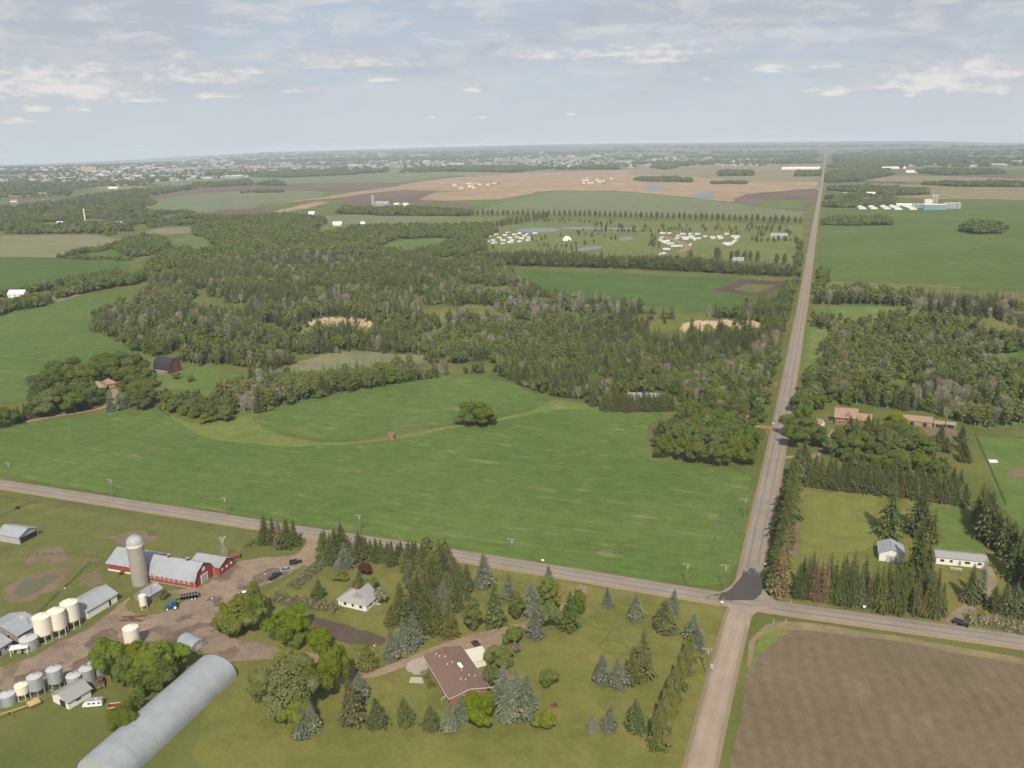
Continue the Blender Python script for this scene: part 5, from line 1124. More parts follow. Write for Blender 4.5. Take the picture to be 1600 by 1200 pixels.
for k in (0.35, 0.72):
    v = part('roof_vent', MB().box(W1+(L-W1)*k-0.5, W1+(L-W1)*k+0.5, y2+D2/2-0.4, y2+D2/2+0.4, 8.0, 8.9), B['rust'], barn); part('vent_cap', MB().box(W1+(L-W1)*k-0.65, W1+(L-W1)*k+0.65, y2+D2/2-0.55, y2+D2/2+0.55, 8.9, 9.05), B['metal_old'], v)
x3 = W1+(L-W1)*0.55; y3 = y2+D2+0.02
part('wing_wall', MB().prism([(y3, -0.3), (y3+9, -0.3), (y3+9, 3.0), (y3+4.5, 5.4), (y3, 3.4)], x3, L+2.5), B['red'], barn)
part('roof_slope', MB().slab([(x3-0.4, y3-0.3, 3.5), (L+3.0, y3-0.3, 3.5), (L+3.0, y3+4.5, 5.6), (x3-0.4, y3+4.5, 5.6)], 0.12), B['metal_old'], barn)
part('roof_slope', MB().slab([(L+3.0, y3+9.4, 2.95), (x3-0.4, y3+9.4, 2.95), (x3-0.4, y3+4.5, 5.6), (L+3.0, y3+4.5, 5.6)], 0.12), B['metal_old'], barn)
for k in range(3): part('window', MB().box(L+2.5, L+2.57, y3+1.2+k*2.7, y3+2.2+k*2.7, 1.5, 2.4), B['white'], barn)
# silo
X, Y, z = at(220, 911); silo = thing('silo', 'tall concrete silo with a domed metal top beside the red barn', 'silo', (X, Y, z)); sh = hgt(220, 911, 849); sr = 2.95
nst = 0
part('wall', MB().frus(0, 0, -0.3, sh, sr, sr, 36), B['conc'], silo, True)
for k in range(26): part('hoop', MB().frus(0, 0, 0.5+k*sh/27, 0.62+k*sh/27, sr+0.04, sr+0.04, 36, True), B['hoop'], silo, True)
part('top_band', MB().frus(0, 0, sh-0.9, sh+0.1, sr+0.09, sr+0.09, 36), B['cream'], silo, True)
dm = MB(); prev = None
for k in range(8):
    a0, a1 = PI/2*k/8, PI/2*(k+1)/8; dm.frus(0, 0, sh+0.1+sr*math.sin(a0), sh+0.1+sr*math.sin(a1), sr*1.02*math.cos(a0), max(sr*1.02*math.cos(a1), 0.05), 36, False)
part('dome', dm, B['galv'], silo, True)
rbm = MB()
for j in range(12):
    a = 2*PI*j/12
    for k in range(6):
        b0, b1 = PI/2*k/6, PI/2*(k+1)/6; q = sr*1.03
        rbm.bar((q*math.cos(b0)*math.cos(a), q*math.cos(b0)*math.sin(a), sh+0.12+q*math.sin(b0)), (q*math.cos(b1)*math.cos(a), q*math.cos(b1)*math.sin(a), sh+0.12+q*math.sin(b1)), 0.05, 4)
part('dome_rib', rbm, B['galv'], silo)
part('chute', MB().box(-sr-0.7, -sr+0.1, -0.5, 0.5, 0.5, sh-1), B['conc'], silo)
part('vent', MB().frus(0, 0, sh+sr, sh+sr+0.6, 0.4, 0.3, 12), B['galv'], silo)
# bins
for (x, y, d, h, lab) in [(71,1000,5.5,10.0,'tall white hopper bin nearest the grey bin in the row of three'),(93,991,5.5,10.0,'tall white hopper bin in the middle of the row of three'),(114,978,5.5,10.2,'tall white hopper bin next to the long white shed')]: bin_('hopper_bin', lab, x, y, d, h, 'cream', 'cream', True, None, 8)
bin_('hopper_bin', 'slim white feed bin in front of the little feed shed', 225, 951, 2.5, 5.8, 'cream', 'cream', True, None, 4)
bin_('hopper_bin', 'white bin rising behind the farmyard grove', 208, 1010, 4.8, 8.0, 'cream', 'cream', False)
bin_('hopper_bin', 'small white hopper bin in the lower row of bins', 37, 1091, 3.7, 5.4, 'cream', 'cream', True, None, 6)
bin_('grain_bin', 'broad grey bin beside the small white canopy', 47, 1013, 5.4, 5.0)
bin_('grain_bin', 'low corrugated bin at the left end of the lower row', 14, 1099, 4.3, 4.2)
bin_('grain_bin', 'corrugated bin cut by the left edge of the lower row', -5, 1104, 4.3, 4.2)
bin_('grain_bin', 'tall corrugated hopper bin right of the small white one', 59, 1085, 4.2, 7.2, hopper=True, legs=6)
bin_('grain_bin', 'tall corrugated hopper bin behind the grey roofed shed', 89, 1074, 4.2, 7.4, hopper=True, legs=6)
bin_('grain_bin', 'corrugated flat bin behind the shed ridge', 118, 1073, 4.3, 5.0)
bin_('grain_bin', 'corrugated bin beside the farmyard grove', 138, 1064, 4.2, 5.4)
bin_('grain_bin', 'corrugated bin half hidden by the farmyard grove', 152, 1054, 4.2, 5.4)
# sheds
gable('shed', 'long white shed with grey sheet roof beside the hopper bins', 'shed', (137,968), (184,940), 10.5, 3.2, 5.4, 'white', 'metal', 0.5, wins=[('front', 0.75, 1.2, 1.0, 2.2, 'white', 'dark', 'door'), ('left', 0.5, 1.4, 3.4, 2.7, 'white', 'cream', 'door')])
ps = gable('pole_shed', 'open ended grey cattle shed alone in the pasture', 'shed', (-4,845), (31,851), 9.5, 3.2, 5.2, 'galv', 'metal', 0.4, wins=[('right', 0.5, 1.3, 8.4, 2.5, 'galv', 'dark', 'door')])  # open end: a dark sheet in the door frame, inner shade as its colour
gable('shed', 'little feed shed with grey roof behind the slim white feed bin', 'shed', (231,943), (255,928), 6.0, 2.3, 4.2, 'grey_wood', 'metal_old', 0.3, wins=[('left', 0.5, 1.1, 1.2, 1.9, 'white', 'dark', 'door')])
gable('shed', 'wide grey roofed shed behind the broad grey bin', 'shed', (30,1005), (66,984), 15.0, 2.8, 5.0, 'grey_wood', 'metal', 0.4, wins=[('left', 0.3, 1.2, 1.4, 2.0, 'white', 'dark', 'door')])
gable('shed', 'grey roofed shop at the left edge of the farmyard', 'shed', (-24,1042), (20,1015), 11.0, 3.2, 5.0, 'galv', 'metal', 0.4, wins=[('front', 0.55, 1.3, 1.2, 2.3, 'white', 'dark', 'door'), ('front', 0.8, 1.9, 1.4, 1.0)])
rf = thing('canopy', 'small white fuel canopy on posts beside the broad grey bin', 'canopy', at(17,1027), rad(35))
part('roof', MB().box(-0.2, 5.2, -0.2, 2.6, 2.5, 2.7), B['white'], rf)
for a in (0.1, 4.9):
    for b in (0.1, 2.3): part('post', MB().box(a-0.08, a+0.08, b-0.08, b+0.08, -0.1, 2.5), B['white'], rf)
part('tank', MB().wheel(2.5, 1.2, 1.3, 0.7, 2.0, 14), B['silver'], rf)
gable('garage', 'light grey shingled garage by the lower bins with open front', 'garage', (108,1109), (143,1088), 7.6, 2.6, 4.3, 'white', 'shingle_grey', 0.5, wins=[('left', 0.35, 1.15, 2.6, 2.2, 'wood', 'dark', 'door'), ('front', 0.45, 1.5, 1.6, 0.7)])  # the open front is a dark panel coloured like the shade inside
arch('quonset', 'small arched metal shed at the edge of the farmyard dirt', (276,1009), (299,1021), 6.0, 3.0, B['metal_plain'], B['grey_wood'], 12)
arch('quonset', 'huge grey arched metal shed along the bottom edge', (217,1203), (371,1058), 14.5, 6.2, B['metal_plain'], B['galv'], 22, ext=6, segs=7)
# windmill tower by the barn
X, Y, z = at(351, 876); hh = hgt(351, 876, 842)
wt = thing('wind_pump', 'thin steel lattice wind pump tower at the east end of the barn', 'tower', (X, Y, z)); m = MB()
for sx in (-1, 1):
    for sy in (-1, 1): part('leg', MB().bar((sx*1.1, sy*1.1, -0.1), (sx*0.15, sy*0.15, hh-0.8), 0.06, 5), B['galv'], wt)
for k in range(6):
    zz = (hh-1)*k/6+0.8; q = 1.1-0.95*zz/(hh-0.8)
    for (a, b) in (((-q, -q), (q, -q)), ((q, -q), (q, q)), ((q, q), (-q, q)), ((-q, q), (-q, -q))): m.bar((*a, zz), (*b, zz), 0.03, 4)
part('brace', m, B['galv'], wt)
for k in range(12):
    a = 2*PI*k/12; part('blade', MB().slab([(0.2*math.cos(a), -0.4, hh+0.2*math.sin(a)), (1.2*math.cos(a-.13), -0.4, hh+1.2*math.sin(a-.13)), (1.2*math.cos(a+.13), -0.35, hh+1.2*math.sin(a+.13))], 0.02), B['galv'], wt)
part('tail_vane', MB().box(-0.02, 0.02, 0, 1.8, hh-0.05, hh+0.05).box(-0.03, 0.03, 1.2, 2.2, hh-0.35, hh+0.35), B['white'], wt)
part('hub', MB().bar((0, -0.5, hh), (0, 0.2, hh), 0.15, 8), B['galv'], wt)
# ------------------------------------------------------------------ vehicles
def wheels(r, pts, rr, w, rim='galv'):
    for (x, y) in pts:
        o = part('wheel', MB().wheel(x, y, rr, rr, w, 16), B['rubber'], r, True); part('rim', MB().wheel(x, y, rr, rr*0.58, w+0.03, 12), B[rim], o, True)
def car(name, label, x, y, head, paint, kind='sedan', group=None, cat='car'):
    """head: heading in degrees clockwise from the north road"""
    r = thing(name, label, cat, at(x, y), rad(90-head), group); W2 = 0.9
    if kind == 'sedan': body = [(-2.3,0.35),(2.3,0.35),(2.36,0.7),(1.3,0.92),(-1.5,0.95),(-2.3,0.85)]; cab = [(-1.75,0.9),(1.15,0.9),(0.45,1.42),(-0.95,1.44)]
    elif kind == 'suv': body = [(-2.35,0.4),(2.35,0.4),(2.4,0.95),(1.35,1.1),(-2.35,1.1)]; cab = [(-2.3,1.08),(1.2,1.08),(0.5,1.76),(-2.1,1.78)]
    else: body = [(-2.8,0.45),(2.75,0.45),(2.8,1.0),(1.5,1.15),(-2.8,1.15)]; cab = [(-0.9,1.1),(1.35,1.1),(0.7,1.85),(-0.75,1.87)]
    def taper(prof, w0, w1, z0, z1):
        m = MB(); n = len(prof); v = []
        for s in (-1, 1): v += [(a, s*(w0+(w1-w0)*(b-z0)/(z1-z0)), b) for a, b in prof]
        return m.add(v, [(i, (i+1) % n, n+(i+1) % n, n+i) for i in range(n)]+[tuple(range(n-1, -1, -1)), tuple(range(n, 2*n))])
    zs = [b for _, b in body]; zc = [b for _, b in cab]
    part('body', taper(body, W2+0.02, W2-0.04, min(zs), max(zs)), B[paint], r)
    part('window', taper(cab, W2-0.03, W2-0.2, min(zc), max(zc)), B['glass'], r)
    top = max(zc); xs = [a for a, b in cab if b > top-0.1]
    part('roof', MB().box(min(xs)-0.05, max(xs)+0.05, -W2+0.19, W2-0.19, top-0.02, top+0.05), B[paint], r)
    if kind == 'pickup': part('bed', MB().box(-2.6, -1.05, -W2+0.15, W2-0.15, 1.14, 1.17), B['dark'], r)
    fx = 1.45 if kind != 'pickup' else 1.8; bx_ = -1.4 if kind != 'pickup' else -1.75; rr = 0.33 if kind == 'sedan' else 0.39
    wheels(r, [(fx, W2-0.08), (fx, -W2+0.08), (bx_, W2-0.08), (bx_, -W2+0.08)], rr, 0.24)
    fr = max(a for a, b in body); re = min(a for a, b in body); zl = 0.68 if kind == 'sedan' else 0.85
    for s in (-1, 1):
        part('headlight', MB().box(fr-0.12, fr+0.02, s*0.62-0.16, s*0.62+0.16, zl-0.1, zl+0.06), B['head'], r); part('tail_light', MB().box(re-0.02, re+0.1, s*0.68-0.12, s*0.68+0.12, zl, zl+0.2), B['lamp'], r)
    for s in (-1, 1): part('mirror', MB().box(max(a for a, b in cab)-0.45, max(a for a, b in cab)-0.25, s*(W2+0.02)-0.08, s*(W2+0.02)+0.1*s+0.08, min(zc)+0.02, min(zc)+0.2), B[paint], r)
    return r
car('parked_car', 'black station wagon at the top of the farm drive', 462, 881, 40, 'car_black', 'suv')
car('parked_car', 'silver car between two black vehicles on the farm drive', 448, 892, 45, 'silver', 'sedan')
car('pickup_truck', 'black pickup truck nearest the yard lamp on the farm drive', 430, 903, 10, 'car_black', 'pickup', cat='truck')
car('parked_car', 'white car half under the tree at the farmyard turning', 383, 930, 55, 'car_white', 'sedan')
car('parked_car', 'dark red car parked behind the bungalow', 745, 1010, 130, 'maroon', 'sedan')
car('parked_car', 'black car turning into the mobile home drive', 1501, 977, 115, 'car_black', 'suv')
car('parked_car', 'pale car beside the white garage of the brick house', 1301, 660, 20, 'silver', 'sedan')
car('parked_car', 'white car in front of the brick house', 1337, 668, 70, 'car_white', 'suv')
# tractor and spreader
tr = thing('tractor', 'blue farm tractor hitched to a black spreader in the farmyard', 'tractor', at(271, 951), rad(218))
part('hood', MB().prism([(0.3, 0.9), (2.5, 0.9), (2.55, 1.5), (2.2, 1.75), (0.3, 1.9)], -0.42, 0.42, 'y'), B['blue'], tr)
part('cab', MB().box(-1.1, 0.35, -0.75, 0.75, 1.0, 2.75), B['glass'], tr); part('cab_roof', MB().box(-1.2, 0.5, -0.85, 0.85, 2.75, 2.95), B['blue'], tr)
cp = MB()
for a in (-1.1, 0.32):
    for b in (-0.75, 0.7): cp.box(a-0.03, a+0.09, b-0.03, b+0.08, 1.0, 2.76)
part('cab_post', cp, B['blue'], tr); part('chassis', MB().box(-1.3, 2.4, -0.3, 0.3, 0.55, 1.0), B['black'], tr)
for s in (-1, 1):
    part('fender', MB().box(-1.5, 0.2, s*0.95-0.3, s*0.95+0.3, 1.75, 1.85), B['blue'], tr)
    part('headlight', MB().box(2.5, 2.58, s*0.25-0.1, s*0.25+0.1, 1.2, 1.35), B['head'], tr)
wheels(tr, [(-0.7, 0.98), (-0.7, -0.98)], 0.88, 0.5, 'car_white'); wheels(tr, [(1.9, 0.85), (1.9, -0.85)], 0.58, 0.36, 'car_white')
part('exhaust', MB().bar((1.2, 0.3, 1.8), (1.2, 0.3, 2.9), 0.06, 6), B['black'], tr)
sp = thing('manure_spreader', 'long black manure spreader trailer behind the blue tractor', 'trailer', at(296, 936), rad(218))
part('box', MB().prism([(-0.75, 0.8), (0.75, 0.8), (1.15, 1.9), (1.05, 1.9), (0.65, 0.95), (-0.65, 0.95), (-1.05, 1.9), (-1.15, 1.9)], -3.0, 3.0), B['black'], sp)
part('tongue', MB().bar((3.0, 0.4, 0.8), (4.6, 0, 0.7), 0.09).bar((3.0, -0.4, 0.8), (4.6, 0, 0.7), 0.09), B['black'], sp)
part('load', MB().box(-2.9, 2.9, -0.62, 0.62, 0.9, 1.25), B['silver'], sp)
for k in range(7): part('rib', MB().box(-2.9+k*0.95, -2.8+k*0.95, -1.17, 1.17, 1.86, 1.98), B['galv'], sp)
part('beater', MB().bar((-3.2, -0.9, 1.3), (-3.2, 0.9, 1.3), 0.35, 8), B['rust'], sp)
wheels(sp, [(-0.9, 1.2), (-0.9, -1.2), (-2.0, 1.2), (-2.0, -1.2)], 0.5, 0.4, 'car_white')
# disc harrow
im = thing('disc_harrow', 'rusty red disc harrow on the dirt below the grass island', 'harrow', at(207, 968), rad(20))
part('frame', MB().bar((-4, -1, .7), (4, -1.6, .7), .1).bar((-4, 1, .7), (4, 1.6, .7), .1).bar((0, -1.4, .7), (0, 1.4, .7), .1).bar((-3, -1, .7), (3, 1.4, .7), .08).bar((3, -1.4, .7), (-3, 1, .7), .08), B['rust'], im)
part('tongue', MB().bar((4, -1.6, .7), (6.4, 0, .6), .08).bar((4, 1.6, .7), (6.4, 0, .6), .08), B['red_paint'], im)
for k in range(12):
    for s in (-1, 1): part('disc', MB().wheel(-3.8+k*0.7, s*(1.0+0.07*k*0.8), .3, .3, .05, 10), B['rust'], im)
wheels(im, [(-.5, .4), (-.5, -.4)], .4, .25)
# motorhome, wagon, auger, old pickup
mh = thing('motorhome', 'old white motorhome with grey roof parked by the garage', 'motorhome', at(147, 1103), rad(208)); mh.scale = (.8, .8, .8)
part('body', MB().prism([(-3.2, 0.5), (2.0, 0.5), (2.0, 1.7), (2.6, 2.3), (2.5, 2.75), (-3.2, 2.75)], -1.1, 1.1, 'y'), B['car_white'], mh); part('roof', MB().box(-3.2, 2.5, -1.1, 1.1, 2.76, 2.86), B['camper_grey'], mh)
part('cab', MB().prism([(2.02, 0.5), (3.6, 0.5), (3.65, 1.1), (2.9, 1.25), (2.4, 1.9), (2.02, 1.9)], -1.0, 1.0, 'y'), B['car_white'], mh); part('windscreen', MB().slab([(2.93, -0.85, 1.27), (2.93, 0.85, 1.27), (2.46, 0.8, 1.88), (2.46, -0.8, 1.88)], 0.04), B['glass'], mh)
for s in (-1, 1):
    for u in (-2.2, -0.4, 1.2): part('window', MB().box(u-0.5, u+0.5, s*1.1-0.03, s*1.1+0.03, 1.5, 2.1), B['glass'], mh)
wheels(mh, [(2.9, .9), (2.9, -.9), (-1.8, .9), (-1.8, -.9)], .38, .25); part('roof_vent', MB().box(-1.4, -0.8, -0.3, 0.3, 2.86, 3.0), B['white'], mh)
wg = thing('grain_wagon', 'red grain wagon with white edge beside the big arched shed', 'wagon', at(181, 1110), rad(30)); wg.scale = (.75, .75, .75)
part('box', MB().prism([(-1.2, 0.8), (1.2, 0.8), (1.45, 2.3), (1.35, 2.3), (1.1, 0.95), (-1.1, 0.95), (-1.35, 2.3), (-1.45, 2.3)], -2.3, 2.3), B['red_paint'], wg)
part('end_panel', MB().box(-2.3, -2.22, -1.25, 1.25, 0.95, 2.3).box(2.22, 2.3, -1.25, 1.25, 0.95, 2.3), B['red_paint'], wg); part('rail', MB().box(-2.35, 2.35, -1.52, -1.3, 2.3, 2.42).box(-2.35, 2.35, 1.3, 1.52, 2.3, 2.42), B['white'], wg); wheels(wg, [(-1.5, 1), (-1.5, -1), (1.5, 1), (1.5, -1)], .4, .25); part('tongue', MB().bar((2.3, 0, .7), (4, 0, .5), .06), B['black'], wg)
a0 = P(50, 1104); a1 = P(-14, 1134); az_ = math.atan2(a1[1]-a0[1], a1[0]-a0[0]); al = math.hypot(a1[0]-a0[0], a1[1]-a0[1])
au = thing('grain_auger', 'long yellow grain auger lying across the grass at the left edge', 'auger', (a0[0], a0[1], float(H(*a0))), az_)
part('tube', MB().bar((0, 0, .8), (al, 0, 2.6), .17, 10), B['yellow'], au); part('intake_hopper', MB().prism([(-1.1, 0.4), (1.1, 0.4), (1.5, 1.2), (-1.5, 1.2)], -2.2, 0.8), B['yellow'], au); part('axle_frame', MB().bar((al*.5, -1, .4), (al*.5, 0, 1.7), .05).bar((al*.5, 1, .4), (al*.5, 0, 1.7), .05), B['yellow'], au); wheels(au, [(al*.5, 1), (al*.5, -1)], .38, .2)
car('pickup_truck', 'derelict brown pickup at the foot of the farmyard grove', 158, 1069, 130, 'rust', 'pickup', cat='truck')
fb = thing('feed_bunk', 'curved rusty feed conveyor lying left of the silo', 'conveyor', at(190, 903), 0)
cv = [P(186, 900), P(192, 896), P(202, 894)]
for k in range(2): part('trough', MB().bar((cv[k][0]-fb.location.x, cv[k][1]-fb.location.y, .8), (cv[k+1][0]-fb.location.x, cv[k+1][1]-fb.location.y, .9), .5, 8), B['rust'], fb)
for q in cv: part('post', MB().bar((q[0]-fb.location.x, q[1]-fb.location.y, -.1), (q[0]-fb.location.x, q[1]-fb.location.y, .8), .08, 6), B['rust'], fb)
ot = thing('fuel_tank', 'rust coloured tank lying near the wind pump tower', 'tank', at(367, 872), rad(40)); part('barrel', MB().bar((-2, 0, 1.2), (2, 0, 1.2), 1.1, 16), B['rust'], ot, True); part('cradle', MB().box(-1.4, -1.1, -.9, .9, -.1, .6).box(1.1, 1.4, -.9, .9, -.1, .6), B['wood'], ot); part('end_cap', MB().bar((2, 0, 1.2), (2.25, 0, 1.2), 1.0, 16, .6), B['rust'], ot, True)
# ---- a riding mower on the lawn
mw = thing('riding_mower', 'red riding mower standing on the big lawn', 'mower', at(866, 1104), rad(200))
part('hood', MB().prism([(0.2, 0.4), (1.0, 0.4), (1.05, 0.75), (0.2, 0.9)], -0.3, 0.3, 'y'), B['red_paint'], mw); part('deck', MB().box(-0.6, 0.4, -0.65, 0.65, 0.15, 0.35), B['red_paint'], mw); part('seat', MB().box(-0.7, -0.25, -0.25, 0.25, 0.6, 0.72).box(-0.8, -0.68, -0.25, 0.25, 0.6, 1.15), B['black'], mw); part('steering_wheel', MB().bar((0.1, 0, 0.9), (-0.05, 0, 1.15), 0.03, 6).bar((-0.04, 0, 1.13), (-0.07, 0, 1.17), 0.2, 10), B['black'], mw); part('rear_fender', MB().box(-0.95, -0.2, -0.5, 0.5, 0.5, 0.6), B['red_paint'], mw); wheels(mw, [(-.6, .45), (-.6, -.45)], .3, .22); wheels(mw, [(.75, .4), (.75, -.4)], .2, .15)
# ------------------------------------------------------------------ houses
wh = hip('farmhouse', 'small white house with grey hip roof inside the lilac hedge', 'house', (529,947), (573,957), 8.2, 2.9, 5.6, 'white', 'shingle_grey', 0.45, wins=[('front', .25, 1.6, 1.2, 1.1), ('front', .52, 1.6, .9, 1.1), ('front', .8, 1.6, 1.2, 1.1), ('right', .35, 1.6, 1.1, 1.1), ('right', .72, 1.05, .9, 2.0, 'white', 'wood', 'door')])
Lh = base_of((529,947), (573,957))[2]
part('gable_roof', MB().prism([(Lh*.62-3.2, 3.3), (Lh*.62+3.2, 3.3), (Lh*.62, 6.3)], 1.5, 8.6, 'y'), B['shingle_grey'], wh)
part('chimney', MB().box(Lh*.42, Lh*.42+.6, 3.6, 4.2, 4.4, 6.4), B['brick'], wh); part('step', MB().box(Lh+.02, Lh+1.8, 5.4, 6.6, -.1, .35), B['conc'], wh); part('foundation', MB().box(-.04, Lh+.04, -.04, 8.24, -.3, .35), B['wood'], wh)
# brown bungalow: p1-p2 is the near gable end
loc, rz, Lb = base_of((704,1102), (771,1093)); fl = P(666, 1038); Db = math.hypot(fl[0]-loc[0], fl[1]-loc[1]); Lb = 11.4
bg = gable('bungalow', 'long brick bungalow with brown shingle roof beside the curved drive', 'house', None, None, Db, 2.8, 4.0, 'brick', 'shingle_brown', 0.7, 'y', pos=(loc, math.atan2(fl[1]-loc[1], fl[0]-loc[0])-PI/2, Lb), wins=[('left', .2, 1.4, 2.4, 1.3), ('left', .45, 1.4, 1.6, 1.2), ('left', .7, 1.4, 2.0, 1.3), ('front', .3, 1.5, 1.6, 1.2), ('front', .7, 1.5, 1.6, 1.2), ('right', .3, 1.5, 1.4, 1.1)])
part('skylight', MB().box(6.9, 8.0, Db*.47, Db*.47+2.6, 3.75, 4.05), B['white'], bg)
for (u, v) in [(.30,.86),(.42,.80),(.26,.93),(.5,.62),(.6,.40),(.72,.28),(.45,.22),(.86,.25),(.36,.62),(.55,.18)]:
    zz = 2.8+1.2*(1-abs(u-.5)*2); part('roof_vent', MB().frus(u*Lb, v*Db, zz, zz+.55, .14, .14, 8), B['white'], bg)
for s in (0, 1): part('gutter', MB().box((-.76, Lb+.7)[s], (-.66, Lb+.8)[s], -.7, Db+.7, 2.55, 2.68), B['white'], bg)
part('chimney', MB().box(4.0, 4.8, Db*.9, Db*.9+.7, 3.4, 4.9), B['brick'], bg)
part('bargeboard', MB().slab([(-.7, -.74, 2.75), (Lb/2, -.74, 4.13), (Lb/2, -.74, 3.93), (-.7, -.74, 2.55)], .04).slab([(Lb+.7, -.74, 2.75), (Lb/2, -.74, 4.13), (Lb/2, -.74, 3.93), (Lb+.7, -.74, 2.55)], -.04), B['white'], bg)
gr = part('carport_roof', MB().box(Lb+.85, Lb+6.6, Db*.60, Db*.60+7.2, 2.35, 2.55), B['shade_roof'], bg); part('carport_wall', MB().box(Lb+1, Lb+6.4, Db*.60+.2, Db*.60+.4, -.1, 2.35).box(Lb+6.2, Lb+6.4, Db*.60+.4, Db*.60+7, -.1, 2.35), B['cream'], bg)
# wall and steps of the patio
st = thing('stone_steps', 'pale paving slab terrace on the lawn left of the bungalow', 'paving', (*P(652, 1063), 0.0), rad(15))
for i in range(6):
    for j in range(3): part('slab', MB().box(i*.75-2.2, i*.75-1.55, j*.95-1.4, j*.95-.6, .02, .14+.02*j), B['stone'], st)
rl = thing('porch_rail', 'white porch railing reaching out from the bungalow wall', 'railing', (*P(690, 1096), 0.0)); b2 = P(703, 1087); v2 = (b2[0]-rl.location.x, b2[1]-rl.location.y)
part('rail', MB().bar((0, 0, 1), (v2[0]*1.6, v2[1]*1.6, 1), .07, 6), B['white'], rl)
for k in range(6): part('post', MB().bar((v2[0]*.32*k, v2[1]*.32*k, -.1), (v2[0]*.32*k, v2[1]*.32*k, 1), .05, 6), B['white'], rl)
gable('mobile_home', 'long white mobile home with grey roof behind the spruces', 'mobile home', (1462,881), (1541,889), 6.4, 2.9, 3.9, 'white', 'shingle_grey', 0.35, wins=[('front', .12, 1.7, 1.4, 1.0), ('front', .3, 1.7, 1.0, 1.0), ('front', .47, 1.2, .9, 2.0, 'white', 'wood', 'door'), ('front', .62, 1.7, 1.8, 1.0), ('front', .86, 1.7, 1.4, 1.0), ('right', .5, 1.7, 1.2, 1.0)])
dk = thing('porch_deck', 'small white porch deck at the front of the mobile home', 'deck', at(1492, 889), base_of((1462,881), (1541,889))[1]); part('floor', MB().box(-2, 2, -1.8, 0, .4, .55), B['wood'], dk); part('rail', MB().box(-2, 2, -1.8, -1.74, 1.3, 1.4).box(-2, -1.94, -1.74, 0, 1.3, 1.4), B['white'], dk)
for k in range(9): part('baluster', MB().box(-2+k*.48, -1.92+k*.48, -1.79, -1.75, .1, 1.3), B['white'], dk)
gable('garage', 'white garage with pale roof behind the east road spruces', 'garage', (1373,876), (1412,881), 9.0, 3.4, 5.4, 'white', 'metal', 0.4, 'y', wins=[('front', .5, 1.4, 3.6, 2.4, 'white', 'galv', 'door')])
# brick house with its garage and stable
bh = gable('brick_house', 'large brick house with orange brown roof among the trees', 'house', (1304,663), (1338,665), 10.0, 4.6, 8.6, 'brick', 'shingle_tan', 0.6, wins=[('front', .2, 3.6, 1.4, 1.1), ('front', .5, 3.6, 2.2, 1.1), ('front', .8, 3.6, 1.4, 1.1), ('front', .25, 1.5, 1.8, 1.2), ('front', .7, 1.1, 1.1, 2.1, 'white', 'wood', 'door')])
Lq = base_of((1304,663), (1338,665))[2]
part('wing_wall', MB().prism([(1, -.3), (9, -.3), (9, 3.4), (5, 6.0), (1, 3.4)], Lq+.02, Lq+7.5), B['brick'], bh); part('roof_slope', MB().slab([(Lq, .4, 3.25), (Lq+8.0, .4, 3.25), (Lq+8.0, 5, 6.2), (Lq, 5, 6.2)], .12), B['shingle_tan'], bh); part('roof_slope', MB().slab([(Lq+8.0, 9.6, 3.25), (Lq, 9.6, 3.25), (Lq, 5, 6.2), (Lq+8.0, 5, 6.2)], .12), B['shingle_tan'], bh)
part('dormer', MB().prism([(Lq*.45, 4.9), (Lq*.75, 4.9), (Lq*.75, 5.9), (Lq*.6, 7.3), (Lq*.45, 5.9)], .2, 4.5, 'y'), B['shingle_tan'], bh); part('chimney', MB().box(.6, 1.5, 4.4, 5.4, 7.0, 10.2), B['brick'], bh)
gable('garage', 'white garage with orange roof left of the brick house', 'garage', (1270,671), (1281,673), 7.0, 3.6, 5.6, 'white', 'shingle_tan', 0.5, wins=[('front', .5, 1.3, 2.8, 2.2, 'white', 'dark', 'door')])
gable('stable', 'long tan wooden stable with tan roof right of the brick house', 'stable', (1411,664), (1456,668), 8.0, 3.0, 4.8, 'wood', 'shingle_tan', 0.4, wins=[('front', .3, 1.2, 2.0, 2.2, 'wood', 'dark', 'door'), ('front', .75, 1.2, 2.0, 2.2, 'wood', 'dark', 'door')])
gable('lean_to_shed', 'low wooden shed in line with the tan stable', 'shed', (1459,668), (1474,670), 6.0, 2.4, 3.4, 'wood', 'wood', 0.3, wins=[('front', .5, 1.1, 3.0, 1.7, 'wood', 'dark', 'door')])
gable('lean_to_shed', 'small open wooden shelter at the end of the stable line', 'shed', (1478,669), (1492,671), 5.0, 2.3, 3.2, 'wood', 'grey_wood', 0.3, wins=[('front', .5, 1.1, 3.2, 1.7, 'wood', 'dark', 'door')])  # shelter mouth closed by a dark panel that carries the inner shade as colour
# dark barn, farmhouse on the left
db = gable('barn', 'dark brown barn with steep black roof at the edge of the wood', 'barn', (241,581), (266,585), 10.0, 4.0, 5.0, 'brown_wood', 'black_roof', 0.3)
for ch in list(db.children):
    if ch.name.split('.')[0] in ('roof_slope', 'ridge_cap', 'wall'): bpy.data.objects.remove(ch)
Ld = base_of((241,581), (266,585))[2]
part('wall', MB().prism([(0, -.3), (10, -.3), (10, 3.5), (9, 7), (7, 9.6), (5, 10.8), (3, 9.6), (1, 7), (0, 3.5)], 0, Ld), B['brown_wood'], db)
gd = [(-.5, 3.2), (.8, 7.15), (2.9, 9.8), (5, 11.1), (7.1, 9.8), (9.2, 7.15), (10.5, 3.2)]
for k in range(6): part('roof_slope', MB().slab([(-.4, *gd[k]), (Ld+.4, *gd[k]), (Ld+.4, *gd[k+1]), (-.4, *gd[k+1])], .12), B['black_roof'], db)
part('lean_to', MB().box(2, Ld-2, -3.0, -.02, -.2, 2.2), B['grey_wood'], db); part('door', MB().box(Ld, Ld+.1, 3.4, 6.6, 0, 3.6), B['red_paint'], db)
